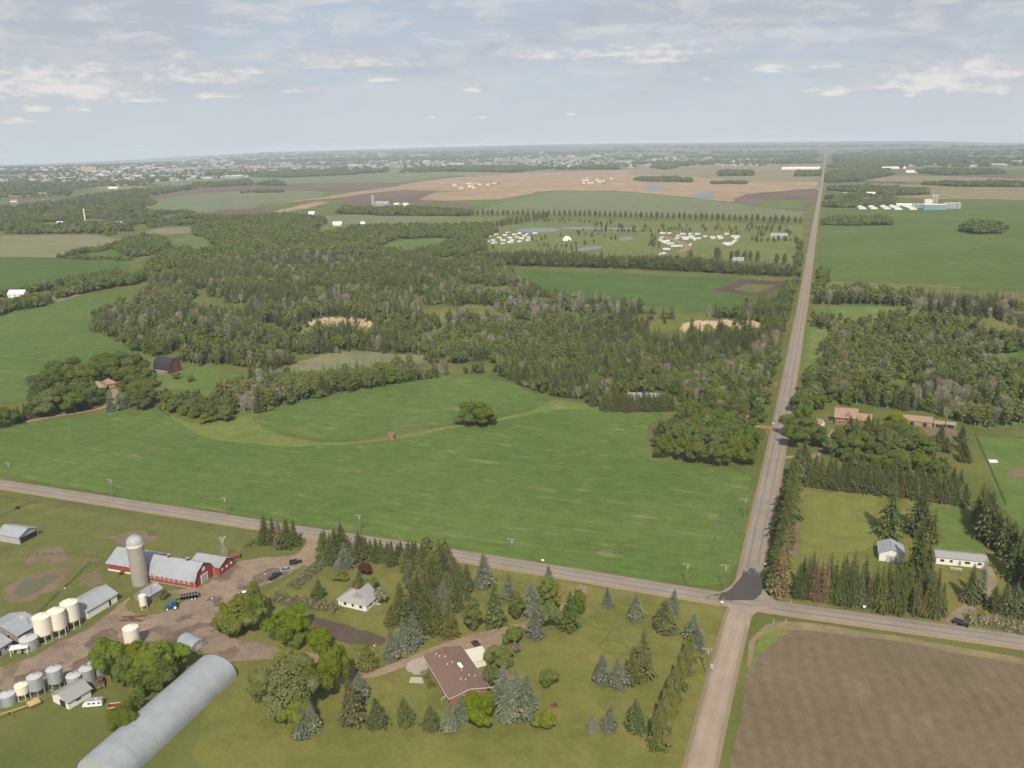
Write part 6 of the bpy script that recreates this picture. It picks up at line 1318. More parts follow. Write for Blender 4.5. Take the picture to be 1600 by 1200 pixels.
gable('shed', 'small dark shed behind the dark barn', 'shed', (275,566), (286,567), 5, 2.6, 4.4, 'brown_wood', 'black_roof', .3)
hip('farmhouse', 'brown roofed farmhouse hidden in the grove on the left', 'house', (139,614), (166,611), 11, 3.2, 6.4, 'brick', 'shingle_tan', .6, wins=[('front', .3, 1.7, 2, 1.3), ('front', .7, 1.7, 2, 1.3)])
hip('garage', 'brown roofed garage right of the farmhouse in the left grove', 'garage', (166,607), (182,604), 9, 3.0, 5.6, 'brick', 'shingle_tan', .6, wins=[('front', .5, 1.2, 3, 2.2, 'white', 'wood', 'door')])
gable('granary', 'tiny red granary alone between the two green fields', 'granary', (607,687), (616,687), 3.6, 2.6, 3.9, 'red', 'shingle_brown', .3, wins=[('front', .5, 1.0, 1.0, 1.8, 'white', 'red', 'door')])
gable('house', 'white house partly hidden behind the spruce hedge row', 'house', (980,630), (1030,631), 9, 4.0, 5.6, 'white', 'shingle_grey', .5, wins=[('front', .15, 2.2, 1.8, 1.3), ('front', .4, 2.2, 1.8, 1.3), ('front', .62, 2.2, 1.8, 1.3), ('front', .85, 2.2, 1.8, 1.3)])
gable('shed', 'small white shed beside the field corner grove', 'shed', (1094,659), (1101,660), 5, 2.8, 4.0, 'white', 'metal', .3, wins=[('front', .5, 1.0, 1.2, 1.8, 'white', 'dark', 'door')])
# ------------------------------------------------------------------ poles, lamps, fences, small things
def pole(x, yb, yt, label, group=None, arm=True, h=None):
    X, Y, z = at(x, yb); hh = h or hgt(x, yb, yt); r = thing('power_pole', label, 'pole', (X, Y, z), 0, group)
    part('mast', MB().bar((0, 0, -.2), (0, 0, hh), .17, 8, .11), B['pole'], r)
    if arm:
        part('crossarm', MB().box(-1.3, 1.3, -.3, -.16, hh-.75, hh-.55), B['grey_wood'], r)
        for q in (-1.2, -.45, .45, 1.2): part('insulator', MB().frus(q, -.23, hh-.55, hh-.3, .09, .06, 8), B['white'], r)
        part('transformer', MB().frus(.38, 0, hh-2.2, hh-1.2, .27, .27, 12), B['galv'], r)
    return r
for (x, yb, yt) in [(17,751,722),(176,777,748),(353,806,776),(562,835,803),(799,871,840)]:
    pole(x, yb, yt, 'wooden power pole on the field side of the east road', 'power poles along the east road')
pole(1072, 913, 879, 'wooden power pole left of the pair before the crossing')
pole(1131, 921, 881, 'wooden power pole right at the crossing corner of the field')
pole(1162, 808, 777, 'wooden power pole in the field edge along the north road')
pole(1103, 1052, 1011, 'wooden power pole between the shelter row and the gravel road')
pole(1407, 950, 925, 'wooden power pole among the spruces of the east road')
pole(1210, 620, 597, 'wooden power pole in the trees beside the north road')
def lamp(x, yb, yt, label):
    X, Y, z = at(x, yb); hh = hgt(x, yb, yt); r = thing('yard_lamp', label, 'lamp', (X, Y, z), random.uniform(0, 6))
    part('mast', MB().bar((0, 0, -.2), (0, 0, hh), .12, 8, .08), B['pole'], r); part('arm', MB().bar((0, 0, hh-.2), (1.6, 0, hh+.2), .05, 6), B['galv'], r); part('lamp_head', MB().frus(1.6, 0, hh, hh+.25, .3, .12, 10), B['white'], r)
lamp(589, 1022, 1004, 'yard lamp on a post at the drive bend'); lamp(410, 906, 896, 'yard lamp among the cars on the farm drive'); lamp(336, 966, 938, 'bare wooden yard post at the farmyard turning'); lamp(240, 945, 914, 'tall yard post beside the little feed shed'); lamp(98, 946, 922, 'yard post behind the hopper bins'); lamp(48, 990, 962, 'yard post behind the wide grey shed')
def fence(label, pts, n, rails=2, h=1.3, mat='old_wood', group=None):
    w = np.array([P(*p) for p in pts]); seg = np.hypot(*np.diff(w, axis=0).T); s = np.concatenate([[0], np.cumsum(seg)]); o = (w[0][0], w[0][1], float(H(*w[0])))
    r = thing('fence', label, 'fence', o, 0, group); q = []
    pm = MB().bar((0, 0, -.3), (0, 0, h), .09, 6).mesh('post', B[mat])
    for k in range(n):
        t = s[-1]*k/(n-1); X = np.interp(t, s, w[:, 0])-o[0]; Y = np.interp(t, s, w[:, 1])-o[1]; Z = float(H(X+o[0], Y+o[1]))-o[2]; q.append((X, Y, Z)); link('post', pm, r, (X, Y, Z))
    for j in range(rails):
        m = MB(); z = h*(j+1)/(rails+.4)
        for a, b in zip(q[:-1], q[1:]): m.bar((a[0], a[1], a[2]+z), (b[0], b[1], b[2]+z), .05, 4)
        part('rail', m, B[mat], r)
fence('old board fence from the barn down to the hopper bins', [(60,960),(85,935),(110,912),(140,882),(168,880)], 30, 3, 1.5)
fence('pasture fence along the south verge of the east road', [(0,776),(120,796),(260,819),(400,838)], 34, 2, 1.2)
fence('short pasture fence running uphill at the left edge', [(-10,812),(15,800),(40,789),(62,783)], 12, 2, 1.2)
fence('pasture fence between the pond and the pole shed', [(0,872),(60,868),(110,866),(160,872)], 16, 2, 1.2)
fence('dark board fence down the side of the riding paddock', [(1524,680),(1540,716),(1556,752),(1572,790)], 26, 3, 1.4, 'brown_wood')
fence('pale rail fence along the top of the riding paddock', [(1526,679),(1560,682),(1600,685),(1640,688)], 16, 2, 1.3)
def box_thing(name, label, cat, x, y, sx, sy, sz, mat, rz=0.0, post=True, group=None):
    r = thing(name, label, cat, at(x, y), rz, group)
    if post: part('post', MB().box(-.06, .06, -.06, .06, -.2, sz), B['pole'], r); part('box', MB().prism([(-sy, sz), (sy, sz), (sy, sz*1.5), (0, sz*1.7), (-sy, sz*1.5)], -sx, sx), B[mat], r)
    else: part('box', MB().box(-sx, sx, -sy, sy, 0, sz), B[mat], r); part('lid', MB().box(-sx*1.04, sx*1.04, -sy*1.04, sy*1.04, sz, sz*1.08), B[mat], r)
for (x, y, l) in [(848,880,'white box on a post in the field edge by the road'),(1206,829,'white roadside box beside the spruce row'),(1196,886,'small white marker near the dark road patch'),(1350,953,'white roadside box under the east road spruces'),(1208,665,'white box at the lane of the white yard house'),(1128,946,'white sign post at the south west corner of the crossing')]:
    box_thing('mailbox', l, 'mailbox', x, y, .45, .3, 1.0, 'white')
for (x, y, l) in [(880,928,'pale gate pillar left of the field gate drive'),(918,933,'pale gate pillar right of the field gate drive')]: box_thing('gate_pillar', l, 'pillar', x, y, .5, .5, 1.3, 'brick', 0, False)
box_thing('utility_box', 'green grey utility box on the verge of the gravel road', 'box', 1112, 1045, .5, .4, 1.3, 'galv', 0, False)
box_thing('equipment_shed', 'white equipment tarp in the riding paddock', 'tarp', 1551, 722, 2.0, 1.0, .8, 'canvas', .3, False)
# a black cow at the pasture fence
def cow(x, y, label):
    X, Y, z = at(x, y); vs = [(-.85,0,1.15),(-.3,0,1.12),(.35,0,1.15),(.8,0,1.3),(1.15,0,1.5),(1.5,0,1.35),(-.8,.25,.65),(-.85,.25,0),(-.8,-.25,.65),(-.85,-.25,0),(.45,.22,.65),(.45,.22,0),(.45,-.22,.65),(.45,-.22,0),(-1.1,0,.7)]
    es = [(0,1),(1,2),(2,3),(3,4),(4,5),(0,6),(6,7),(0,8),(8,9),(2,10),(10,11),(2,12),(12,13),(0,14)]; rs = [.36,.42,.4,.28,.18,.11,.15,.07,.15,.07,.13,.07,.13,.07,.04]
    me = bpy.data.meshes.new('cow'); me.from_pydata(vs, es, []); o = link('cow', me, None, (X, Y, z), rad(20)); tag(o, label, 'cow')
    o.modifiers.new('skin', 'SKIN'); 
    for i, v in enumerate(me.skin_vertices[0].data if me.skin_vertices else []): v.radius = (rs[i], rs[i])
    if not me.skin_vertices:
        bpy.context.view_layer.objects.active = o
    o.modifiers.new('sub', 'SUBSURF').levels = 1; me.materials.append(B['cow'])
    return o
try: cow(28, 796, 'black cow standing at the short pasture fence')
except Exception as e: print('cow', e)
# thin shadowless details: culvert marker posts at the crossing
for (x, y, l) in [(1235,944,'leaning white marker post at the crossing by the dying spruces'),(1208,974,'white marker post left at the ploughed field corner'),(1227,974,'white marker post right at the ploughed field corner')]:
    r = thing('marker_post', l, 'post', at(x, y), 0); part('stake', MB().bar((0, 0, -.1), (.25, 0, 1.8), .07, 6), B['white'], r); part('reflector', MB().box(.12, .3, -.1, -.06, 1.4, 1.7), B['red_paint'], r)
# ------------------------------------------------------------------ far places
def copy_tree(o, parent=None):
    c = o.copy(); COL.objects.link(c); c.parent = parent
    for ch in o.children: copy_tree(ch, c)
    return c
# holiday trailers on the camp ground
tp = thing('travel_trailer', 'white travel trailer', 'trailer', (0, 0, 0))
part('body', MB().prism([(-3.6, .6), (3.2, .6), (3.6, 1.2), (3.5, 2.6), (3.1, 2.95), (-3.4, 2.95), (-3.6, 2.6)], -1.25, 1.25, 'y'), B['car_white'], tp)
for u in (-2.2, 0.2, 2.3): part('window', MB().box(u-.5, u+.5, -1.29, -1.24, 1.5, 2.2), B['glass'], tp)
part('door', MB().box(.9, 1.6, -1.29, -1.24, .7, 2.5), B['silver'], tp); part('tongue', MB().bar((3.4, 0, .6), (4.8, 0, .5), .07), B['black'], tp); wheels(tp, [(-.4, 1.1), (-.4, -1.1)], .35, .22)
LA, GA = 'white holiday trailer crowded at the pond end of the camp ground', 'trailers at the pond'
LB, GB = 'white holiday trailer parked around the camp lanes near the road', 'trailers around the camp lanes'
cA = [(758,376),(764,371),(770,377),(775,368),(780,373),(786,377),(789,369),(793,365),(797,373),(800,377),(804,368),(808,372),(812,366),(815,374),(820,370),(824,367),(828,373),(762,379),(772,381),(786,382),(797,380),(812,379),(836,366),(825,377)]
cB = [(1032,377),(1034,373),(1037,379),(1040,381),(1043,378),(1046,383),(1049,382),(1052,386),(1055,386),(1036,366),(1046,366),(1040,391),(1044,391),(1033,399),(1037,398),(1058,374),(1060,370),(1067,367),(1068,372),(1071,375),(1074,373),(1079,367),(1080,371),(1083,374),(1086,376),(1090,367),(1092,374),(1102,371),(1113,372),(1115,374),(1124,371),(1126,374),(1135,367),(1147,371),(1152,371),(1150,374),(1149,378),(1145,381),(1142,382),(1139,384),(1136,383),(1133,382),(1063,386),(1079,384)]
first = True
for lst, lab, grp in ((cA, LA, GA), (cB, LB, GB)):
    for (x, y) in lst:
        o = tp if first else copy_tree(tp); first = False
        X, Y, z = at(x, y); o.location = (X, Y, z); o.rotation_euler = (0, 0, random.choice([.2, .5, 2.8, 1.2])+random.uniform(-.3, .3)); o.scale = (random.uniform(.9, 1.4), 1.05, 1.1); o['label'] = lab; o['group'] = grp
tn = thing('marquee', 'white peaked marquee tent on the camp meadow', 'tent', at(886, 376), .3)
part('canvas_roof', MB().add([(-7, -5, 3), (7, -5, 3), (7, 5, 3), (-7, 5, 3), (-2, 0, 7.5), (2, 0, 7.5)], [(0, 1, 5, 4), (1, 2, 5), (2, 3, 4, 5), (3, 0, 4)]), B['canvas'], tn); part('canvas_wall', MB().box(-6.9, 6.9, -4.9, 4.9, 0, 3), B['canvas'], tn); part('opening', MB().box(2, 5, -4.96, -4.91, 0, 2.4), B['dark'], tn)  # the tent opening is a dark sheet, its shade put into the colour
def far_gable(name, lab, cat, x, y, L, D, wh, rh, wall, roof, head=0.0, group=None, ridge='x'):
    X, Y, z = at(x, y); return gable(name, lab, cat, None, None, D, wh, rh, wall, roof, .5, ridge, group=group, pos=((X-L/2, Y, z), head, L))
far_gable('house', 'grey house in the tree row beside the camp meadow', 'house', 1217, 373, 26, 12, 4, 8.5, 'shingle_grey', 'shingle_grey')
far_gable('house', 'small grey roofed house behind the long conifer belt', 'house', 1153, 411, 14, 9, 3, 7, 'shingle_grey', 'shingle_grey')
for i_, (x, y) in enumerate([(1348,327),(1366,327),(1386,327),(1404,328),(1427,328)]): far_gable('poultry_barn', nth(i_, 'of five long white poultry barns beyond the green field'), 'barn', x, y, 15, 95, 3.5, 6.5, 'white', 'white', .12, 'five poultry barns', 'y')
far_gable('warehouse', 'blue sided warehouse beside the far grain bins', 'warehouse', 1460, 328, 44, 25, 11, 12, 'teal', 'white', 0)
for k, x in enumerate((1478,1484,1490,1497)):
    bin_('grain_bin', 'silver grain bin in the row right of the blue warehouse', x, 326, 11, 14, group='far silver bins')
for k, x in enumerate((1428,1434,1440)): bin_('grain_bin', 'silver grain bin in the row left of the blue warehouse', x, 325, 9, 11, group='far silver bins left')
for x in (1446,1450,1453): bin_('grain_bin', 'white grain bin behind the blue warehouse', x, 322, 9, 16, 'cream', 'cream', group='far white bins')
for x in (1457,1462):
    X, Y, z = at(x, 321); r = thing('silo', 'tan concrete silo above the blue warehouse', 'silo', (X, Y, z), 0, 'far tan silos'); part('wall', MB().frus(0, 0, 0, 22, 4, 4, 20), B['conc'], r, True); part('dome', MB().frus(0, 0, 22, 24.5, 4, 1.2, 20), B['galv'], r, True)
far_gable('poultry_barn', 'long white barn along the lane behind the poultry barns', 'barn', 1410, 323, 40, 12, 4, 7, 'white', 'white', .0)
far_gable('house', 'white house among trees left of the poultry barns', 'house', 1347, 317, 18, 12, 5, 9, 'white', 'shingle_tan')
far_gable('barn', 'white roofed barn in the tree belt beside the far road', 'barn', 1355, 306, 40, 16, 6, 10, 'white', 'white')
far_gable('barn', 'pale barn left in the tree belt beside the far road', 'barn', 1325, 305, 26, 14, 5, 8, 'white', 'metal')
far_gable('barn', 'low white barn in the second far belt', 'barn', 1379, 297, 40, 16, 5, 9, 'white', 'white')
for (x, y, L, l) in [(1433,270,90,'long white barn on the far meadow right of the road'),(1387,264,50,'white shed at the far wood edge right of the road'),(1405,264,60,'pale sheds at the far wood edge right of the road'),(1480,271,100,'low pale farm buildings among the far right trees'),(1497,255,110,'bright far warehouse near the right horizon'),(1330,251,160,'line of pale far sheds right of the road at the horizon'),(1400,252,130,'pale far warehouse row at the right horizon'),(1452,254,140,'second pale far warehouse row at the right horizon')]:
    far_gable('far_barn', l, 'barn', x, y, L, 30, 6, 11, 'white', 'white')
for (x, y, L, l) in [(1240,265,120,'long white far barn left of the road before the dark wood'),(1265,265,100,'white far barn closest to the road on the left')]: far_gable('far_barn', l, 'barn', x, y, L, 40, 7, 13, 'white', 'white')
far_gable('barn', 'pale dairy barn behind the tree row of the far farm', 'barn', 596, 322, 40, 16, 7, 12, 'metal', 'metal')
X, Y, z = at(583, 322); r = thing('silo', 'pale silo of the far dairy farm', 'silo', (X, Y, z)); part('wall', MB().frus(0, 0, 0, 26, 4, 4, 20), B['conc'], r, True); part('dome', MB().frus(0, 0, 26, 29, 4, 1, 20), B['galv'], r, True)
for (x, l) in [(619,'white shed left of the two behind the far tree row'),(633,'white shed with two bins at the end of the far tree row')]: far_gable('shed', l, 'shed', x, 324, 14, 14, 9, 11, 'white', 'white')
for (x, y, L, l) in [(486,336,14,'small white building at the tip of the far grove'),(526,353,18,'white shed on the far meadow left of the wood'),(566,353,9,'tiny white shed right on the far meadow'),(398,364,16,'brown roofed house in the far wood left'),(180,352,24,'pale green roofed house in the left wood'),(92,352,14,'white house in the left wood left of the tower'),(45,353,16,'brown roofed house at the left wood edge'),(35,333,20,'house with pale roof in the left distance'),(8,358,30,'pale grey shed at the left edge'),(175,295,40,'white arched shed among the far left trees'),(22,466,18,'white shed at the end of the left windbreak'),(172,441,16,'brown shed between the two left windbreaks'),(20,316,24,'red roofed house in the left distance'),(70,316,24,'yellowish house in the left distance')]:
    rf_ = 'teal' if 'green' in l else ('shingle_tan' if ('brown' in l or 'red' in l or 'yellow' in l) else 'white'); far_gable('far_house', l, 'house', x, y, L, 10, 4, 8, 'white' if 'brown shed' not in l else 'brown_wood', rf_, .3)
X, Y, z = at(133, 344); r = thing('water_tower', 'slim white water tower in the left wood', 'tower', (X, Y, z)); part('shaft', MB().frus(0, 0, 0, 20, 1.6, 1.6, 14), B['white'], r, True); part('tank', MB().frus(0, 0, 20, 24, 1.6, 2.4, 14).frus(0, 0, 24, 26, 2.4, 1.0, 14), B['white'], r, True)
for k, x in enumerate((131, 137, 143, 149)):
    X, Y, z = at(x, 270); r = thing('apartment_tower', 'orange apartment tower of the group on the left skyline', 'building', (X, Y, z), .4, 'orange apartment towers'); part('wall', MB().box(-14, 14, -10, 10, 0, 46-5*(k % 2)), B['pink'], r); part('penthouse', MB().box(-5, 5, -4, 4, 46-5*(k % 2), 50-5*(k % 2)), B['conc'], r)
# young houses and machines on the building sites
def sprinkle(n, poly, step=None):
    w = [P(*p) for p in poly]; a = np.array(w); out = []
    while len(out) < n:
        x, y = random.uniform(a[:, 0].min(), a[:, 0].max()), random.uniform(a[:, 1].min(), a[:, 1].max())
        if inside(np.array([x]), np.array([y]), w)[0]: out.append((x, y))
    return out
for lab, grp, poly, n in (('unfinished house on the left far building site', 'houses of the left building site', [(700,295),(710,288),(770,286),(775,289),(730,296)], 14), ('unfinished house on the right far building site', 'houses of the right building site', [(900,287),(905,280),(955,280),(965,284),(930,289)], 18)):
    for (X, Y) in sprinkle(n, poly): gable('site_house', lab, 'house', None, None, 11, 5, 9, random.choice(['white', 'wood', 'cream', 'white']), random.choice(['shingle_grey', 'wood', 'shingle_tan']), .4, group=grp, pos=((X, Y, float(H(X, Y))), random.uniform(-.3, .3), 13))

# ------------------------------------------------------------------ poplar avenue and young trees of the camp ground
row('poplar', [(735,337),(900,338),(1100,344),(1256,350)], 62, 15.0, 'evenly spaced poplar in the long far avenue', 'poplars of the far avenue', 1.0, .1, .95)
for (x, y) in [(1118,398),(1123,398),(1142,404),(1152,401),(1163,404),(1172,403),(1183,404),(1213,408),(1225,409),(1079,402)]: tree_w('poplar', *P(x, y+5), 15, 'round poplar standing behind the conifer belt on the camp meadow', 'poplars behind the conifer belt', .95)
# ------------------------------------------------------------------ woods
hole([(412,590),(440,572),(500,556),(560,549),(620,554),(668,556),(665,566),(600,580),(520,590),(440,596)])
hole([(240,588),(270,560),(300,572),(345,580),(385,590),(372,606),(340,622),(285,612),(250,604)])
hole([(486,505),(530,499),(580,504),(592,530),(575,530),(545,520),(500,517),(488,514)])
hole([(1068,506),(1120,505),(1194,507),(1194,520),(1150,521),(1075,520)])
hole([(696,482),(735,476),(778,478),(770,492),(705,492)])
hole([(648,540),(665,522),(700,508),(708,516),(680,532),(660,545)])
hole([(975,636),(975,615),(1040,612),(1050,640)])
hole([(1150,672),(1165,640),(1180,640),(1185,672)])
hole([(395,405),(402,397),(410,403),(400,410)])
hole([(1262,560),(1266,518),(1292,513),(1302,530),(1290,550)])
hole([(1372,620),(1385,600),(1420,592),(1442,606),(1412,620)])
hole([(1262,502),(1270,476),(1330,476),(1425,481),(1425,493),(1340,492)])
ALL = []
def wood(poly, step, mixw, hs=1.0, gap=0.0, seed=1, hv=.22, patchy=True, wf=1.0, far=False):
    x, y = wood_pts(poly, step, gap=gap); n = len(x)
    names = list(mixw); w = np.array([[mixw[k]]*n for k in names], float)
    if patchy:
        for i, k in enumerate(names):
            f = fbm(x, y, 34, seed*7+i); f2 = fbm(x, y, 130, seed*5+i+3); w[i] *= np.clip(2.6*(f*.55+f2*.45)-.65, .04, 2.2)**1.7
    c = np.cumsum(w/w.sum(0), 0); pick = (rng.uniform(size=n)[None] > c).sum(0)
    h = hs*rng.uniform(1-hv, 1+hv, n)*(.82+.36*fbm(x, y, 60, seed+2)); z = H(x, y); h = h*np.where([names[min(q, len(names)-1)] == 'wa_spruce' for q in pick], 1.18, 1.0)
    for i in range(n):
        nm = names[min(pick[i], len(names)-1)]; st, h0 = FH[nm]; ALL.append((x[i], y[i], z[i], st[random.randrange(len(st))], h[i], wf, nm, far, h0))
MIX = {'wa_spruce': 1.5, 'wb_aspen': 1.25, 'wc_broad': 1.0, 'wd_bare': .36, 'we_lime': .6, 'wf_snag': .06}
wood([(140,518),(150,500),(200,478),(235,455),(230,432),(262,408),(330,402),(420,396),(520,385),(620,400),(700,408),(780,412),(800,432),(830,455),(900,474),(980,484),(1080,497),(1140,494),(1180,484),(1232,462),(1240,470),(1236,500),(1226,560),(1213,612),(1200,640),(1190,662),(1130,655),(1060,625),(1040,612),(975,615),(940,642),(905,628),(850,617),(812,606),(790,592),(770,583),(700,587),(650,596),(600,605),(480,626),(420,643),(384,648),(345,628),(395,600),(410,580),(330,572),(265,580),(215,556),(180,532)], 4.7, MIX, .9, gap=.22, seed=3, hv=.4, wf=.95)
wood([(247,634),(262,620),(300,624),(340,632),(366,646),(356,660),(312,656),(270,648)], 4.0, {'wc_broad': 1.0, 'we_lime': .6}, .85, seed=4, patchy=False)
wood([(400,642),(440,634),(520,616),(600,604),(645,592),(645,586),(600,592),(500,606),(420,622),(385,636)], 4.2, {'wc_broad': 1.0, 'wb_aspen': .8}, 1.0, seed=5)
# right of the road
wood([(1268,470),(1330,462),(1420,468),(1500,476),(1690,482),(1690,505),(1560,500),(1440,492),(1420,482),(1330,476),(1274,478)], 5.0, {'wa_spruce': 1.4, 'wb_aspen': 1.0, 'wd_bare': .2}, 1.1, seed=6)
wood([(1262,506),(1300,500),(1420,496),(1560,504),(1690,510),(1690,665),(1600,668),(1530,672),(1500,660),(1460,650),(1420,645),(1360,636),(1300,632),(1262,640),(1240,690),(1222,694),(1228,660),(1240,610),(1252,560)], 5.0, {'wa_spruce': .45, 'wb_aspen': 1.0, 'wc_broad': 1.4, 'wd_bare': .25, 'we_lime': .6}, .8, gap=.30, seed=7, hv=.4, wf=.95)
hole([(1262,676),(1264,646),(1288,640),(1300,632),(1360,634),(1362,664),(1300,672)]); hole([(1405,690),(1405,652),(1500,655),(1500,690)])
wood([(1226,705),(1238,660),(1252,640),(1300,634),(1302,646),(1262,648),(1258,700),(1240,712)], 5.5, {'wc_broad': 1.2, 'wa_spruce': .4, 'wb_aspen': .5}, .85, seed=41, hv=.35)
wood([(1312,676),(1400,676),(1408,690),(1500,694),(1505,735),(1480,745),(1330,735),(1300,712)], 6.2, {'wc_broad': 1.2, 'we_lime': .6, 'wa_spruce': .3}, .7, gap=.25, seed=42, hv=.4)
wood([(1060,655),(1100,632),(1180,640),(1190,665),(1150,690),(1060,680)], 6.0, {'wc_broad': 1.0, 'wa_spruce': .8, 'wb_aspen': .4}, .85, seed=43, hv=.35)
# hedgerows and belts farther off
BW = {'wg_farb': 1.0, 'wh_farw': .22, 'wa_spruce': .25}
wood([(790,415),(1000,421),(1245,434),(1245,428),(1000,413),(785,406),(750,402),(760,410)], 5.5, {'wa_spruce': 1.2, 'wc_broad': .8}, 1.25, seed=8, patchy=False)
wood([(1240,432),(1248,385),(1253,386),(1248,440),(1238,462),(1226,462)], 8, BW, .9, seed=9)
wood([(1279,440),(1280,425),(1296,428),(1290,445),(1280,460),(1268,470),(1262,500),(1264,470)], 7, BW, .8, seed=9)
wood([(-70,500),(0,494),(40,484),(84,476),(80,470),(40,472),(0,478),(-70,486)], 6, BW, .9, seed=10)
wood([(84,470),(120,460),(170,450),(220,444),(222,437),(180,437),(120,452),(86,464)], 6, BW, .95, seed=11)
wood([(-70,478),(0,466),(60,456),(112,450),(150,444),(190,432),(186,428),(140,436),(100,446),(0,462),(-70,472)], 6, BW, .9, seed=12)
wood([(92,403),(190,387),(186,384),(130,394)], 7, BW, .7, seed=12); wood([(92,405),(207,408),(207,406),(92,402)], 7, BW, .6, seed=12)
wood([(176,388),(200,376),(240,372),(262,380),(262,392),(230,400),(205,404)], 9, BW, 1.0, seed=13)
# the valley going on to the upper left
wood([(225,440),(240,410),(270,396),(320,400),(345,392),(330,376),(300,366),(310,356),(360,345),(440,340),(480,342),(510,348),(480,368),(520,372),(575,385),(600,402),(640,404),(620,412),(500,402),(380,412),(300,420)], 8, BW, 1.15, seed=14)
wood([(500,372),(560,360),(690,356),(770,354),(775,362),(760,374),(755,392),(700,392),(690,384),(720,380),(690,372),(620,374),(585,388)], 8, BW, 1.1, seed=15)
wood([(645,398),(665,390),(720,388),(745,392),(740,400),(680,404)], 8, BW, .9, seed=16)
LW = {'wg_farb': 1.0, 'wh_farw': .35}
wood([(-90,366),(-90,338),(0,326),(60,318),(120,312),(180,312),(230,310),(245,318),(210,332),(290,334),(330,337),(370,338),(360,346),(300,352),(200,358),(210,366),(170,370),(140,365),(60,366)], 13, LW, 1.1, gap=.46, seed=17, wf=1.2, far=True)
wood([(110,312),(200,300),(300,292),(380,286),(400,287),(300,296),(240,306),(150,314)], 16, LW, 1.2, gap=.3, seed=18, wf=1.3, far=True)
wood([(-90,322),(-90,290),(0,283),(120,286),(230,283),(240,288),(120,296),(110,306),(0,311)], 22, LW, 1.1, gap=.58, seed=19, wf=1.5, far=True)
for q, st, hs in ([(527,334),(540,328),(600,330),(680,331),(735,335),(735,338),(600,337)], 9, 1.1), ([(1280,348),(1300,344),(1390,346),(1395,352),(1330,353),(1283,352)], 9, .9), ([(1500,362),(1515,355),(1540,356),(1566,360),(1560,365),(1520,366)], 9, 1.1), ([(1288,320),(1300,316),(1395,318),(1397,324),(1330,325),(1288,324)], 10, 1.0), ([(1286,312),(1330,306),(1397,311),(1395,316),(1340,315)], 11, 1.1), \
        ([(1292,298),(1350,294),(1440,300),(1452,304),(1400,306),(1340,302)], 12, 1.2), ([(1440,289),(1500,288),(1690,290),(1690,293),(1500,292)], 13, 1.2), ([(1290,286),(1290,272),(1320,266),(1390,268),(1394,274),(1355,280),(1340,284)], 16, 1.2), ([(1430,270),(1450,266),(1560,268),(1570,272),(1480,274)], 16, 1.2), ([(1243,276),(1245,270),(1284,270),(1282,276)], 15, 1.3), \
        ([(1122,275),(1124,270),(1172,270),(1176,275)], 14, 1.4), ([(990,282),(1015,279),(1080,282),(1080,285),(1010,284)], 13, 1.1), ([(1112,286),(1168,286),(1168,288),(1112,288)], 13, 1.0), ([(640,266),(700,262),(800,262),(870,263),(800,270),(700,268)], 18, 1.4), ([(915,265),(925,260),(968,261),(968,265)], 16, 1.3), ([(1015,262),(1035,260),(1060,262),(1040,266)], 16, 1.3), ([(380,276),(500,271),(555,268),(560,273),(440,278)], 18, 1.4), ([(400,289),(430,284),(445,290)], 14, 1.2), ([(300,290),(390,283),(392,289),(330,292)], 15, 1.2), \
        ([(370,302),(440,298),(445,301)], 13, .8), ([(1290,262),(1320,256),(1420,258),(1410,264)], 22, 1.4):
    wood(q, st, LW, hs*1.1, seed=20, wf=1.35, far=True)
# young trees dotted over the camp ground
CT = []
yl, yg = 'young tree planted on the camp ground meadow', 'young trees of the camp ground'
cps = [(745,398),(752,396),(760,400),(812,398),(820,397),(830,396),(842,384),(850,383),(856,386),(860,392),(868,388),(872,397),(880,396),(895,398),(912,399),(927,399),(940,398),(846,398),(870,384),(878,386),(885,386),(893,388),(901,390),(770,390),(831,375),(838,377),(846,376),(852,372),(876,368),(905,366),(915,367),(925,368),(935,366),(945,372),(955,373),(962,372),(902,362),(912,360),(930,360),(965,360),(972,361),(982,361),(990,361),(900,384),(914,380),(928,378)]
cps += [(930+random.uniform(0, 300), 352+random.uniform(0, 12)) for _ in range(90)]+[(1010+random.uniform(0, 22), 366+random.uniform(0, 20)) for _ in range(16)]+[(1170+random.uniform(0, 80), 374+random.uniform(0, 3)) for _ in range(18)]+[(1180+random.uniform(0, 70), 364+random.uniform(0, 5)) for _ in range(14)]+[(775+random.uniform(0, 180), 344+random.uniform(0, 8)) for _ in range(34)]
for (x, y) in cps: tree_w(random.choice(['poplar', 'poplar', 'aspen', 'spruce']), *P(x, y+2), random.uniform(5, 11), yl, yg, 1.0)
row('poplar', [(775,356),(800,350),(835,345),(856,340)], 16, 14, 'poplar in the slanting row that joins the far avenue', 'poplars of the slanting row', 2)
trees('spruce', [(1321,450,441),(1341,452,444),(1363,452,446),(1369,452,446),(1384,452,444)], 'small lone spruce along the field lane right of the road', 'spruces along the field lane')
trees('spruce', [(540,540,503,16),(533,542,512,14),(549,541,510,14),(557,543,516,14),(1075,548,512,14),(1086,546,505,15),(1082,552,515,14),(1120,545,518,14),(1158,545,510,16),(1168,548,515,15),(1150,550,518,14),(1092,542,503,14),(1102,545,508,13),(1132,543,506,15),(1140,546,508,14),(1176,545,506,14),(1110,548,512,13),(566,540,510,14),(515,540,510,14),(524,541,512,13),(1122,532,497,20),(1127,534,500,18),(1163,533,497,20),(1170,535,499,18),(1080,534,496,18),(546,534,496,18),(538,536,500,17)], 'dark spruce standing in front of a bare clay bank', 'spruces before the clay banks')
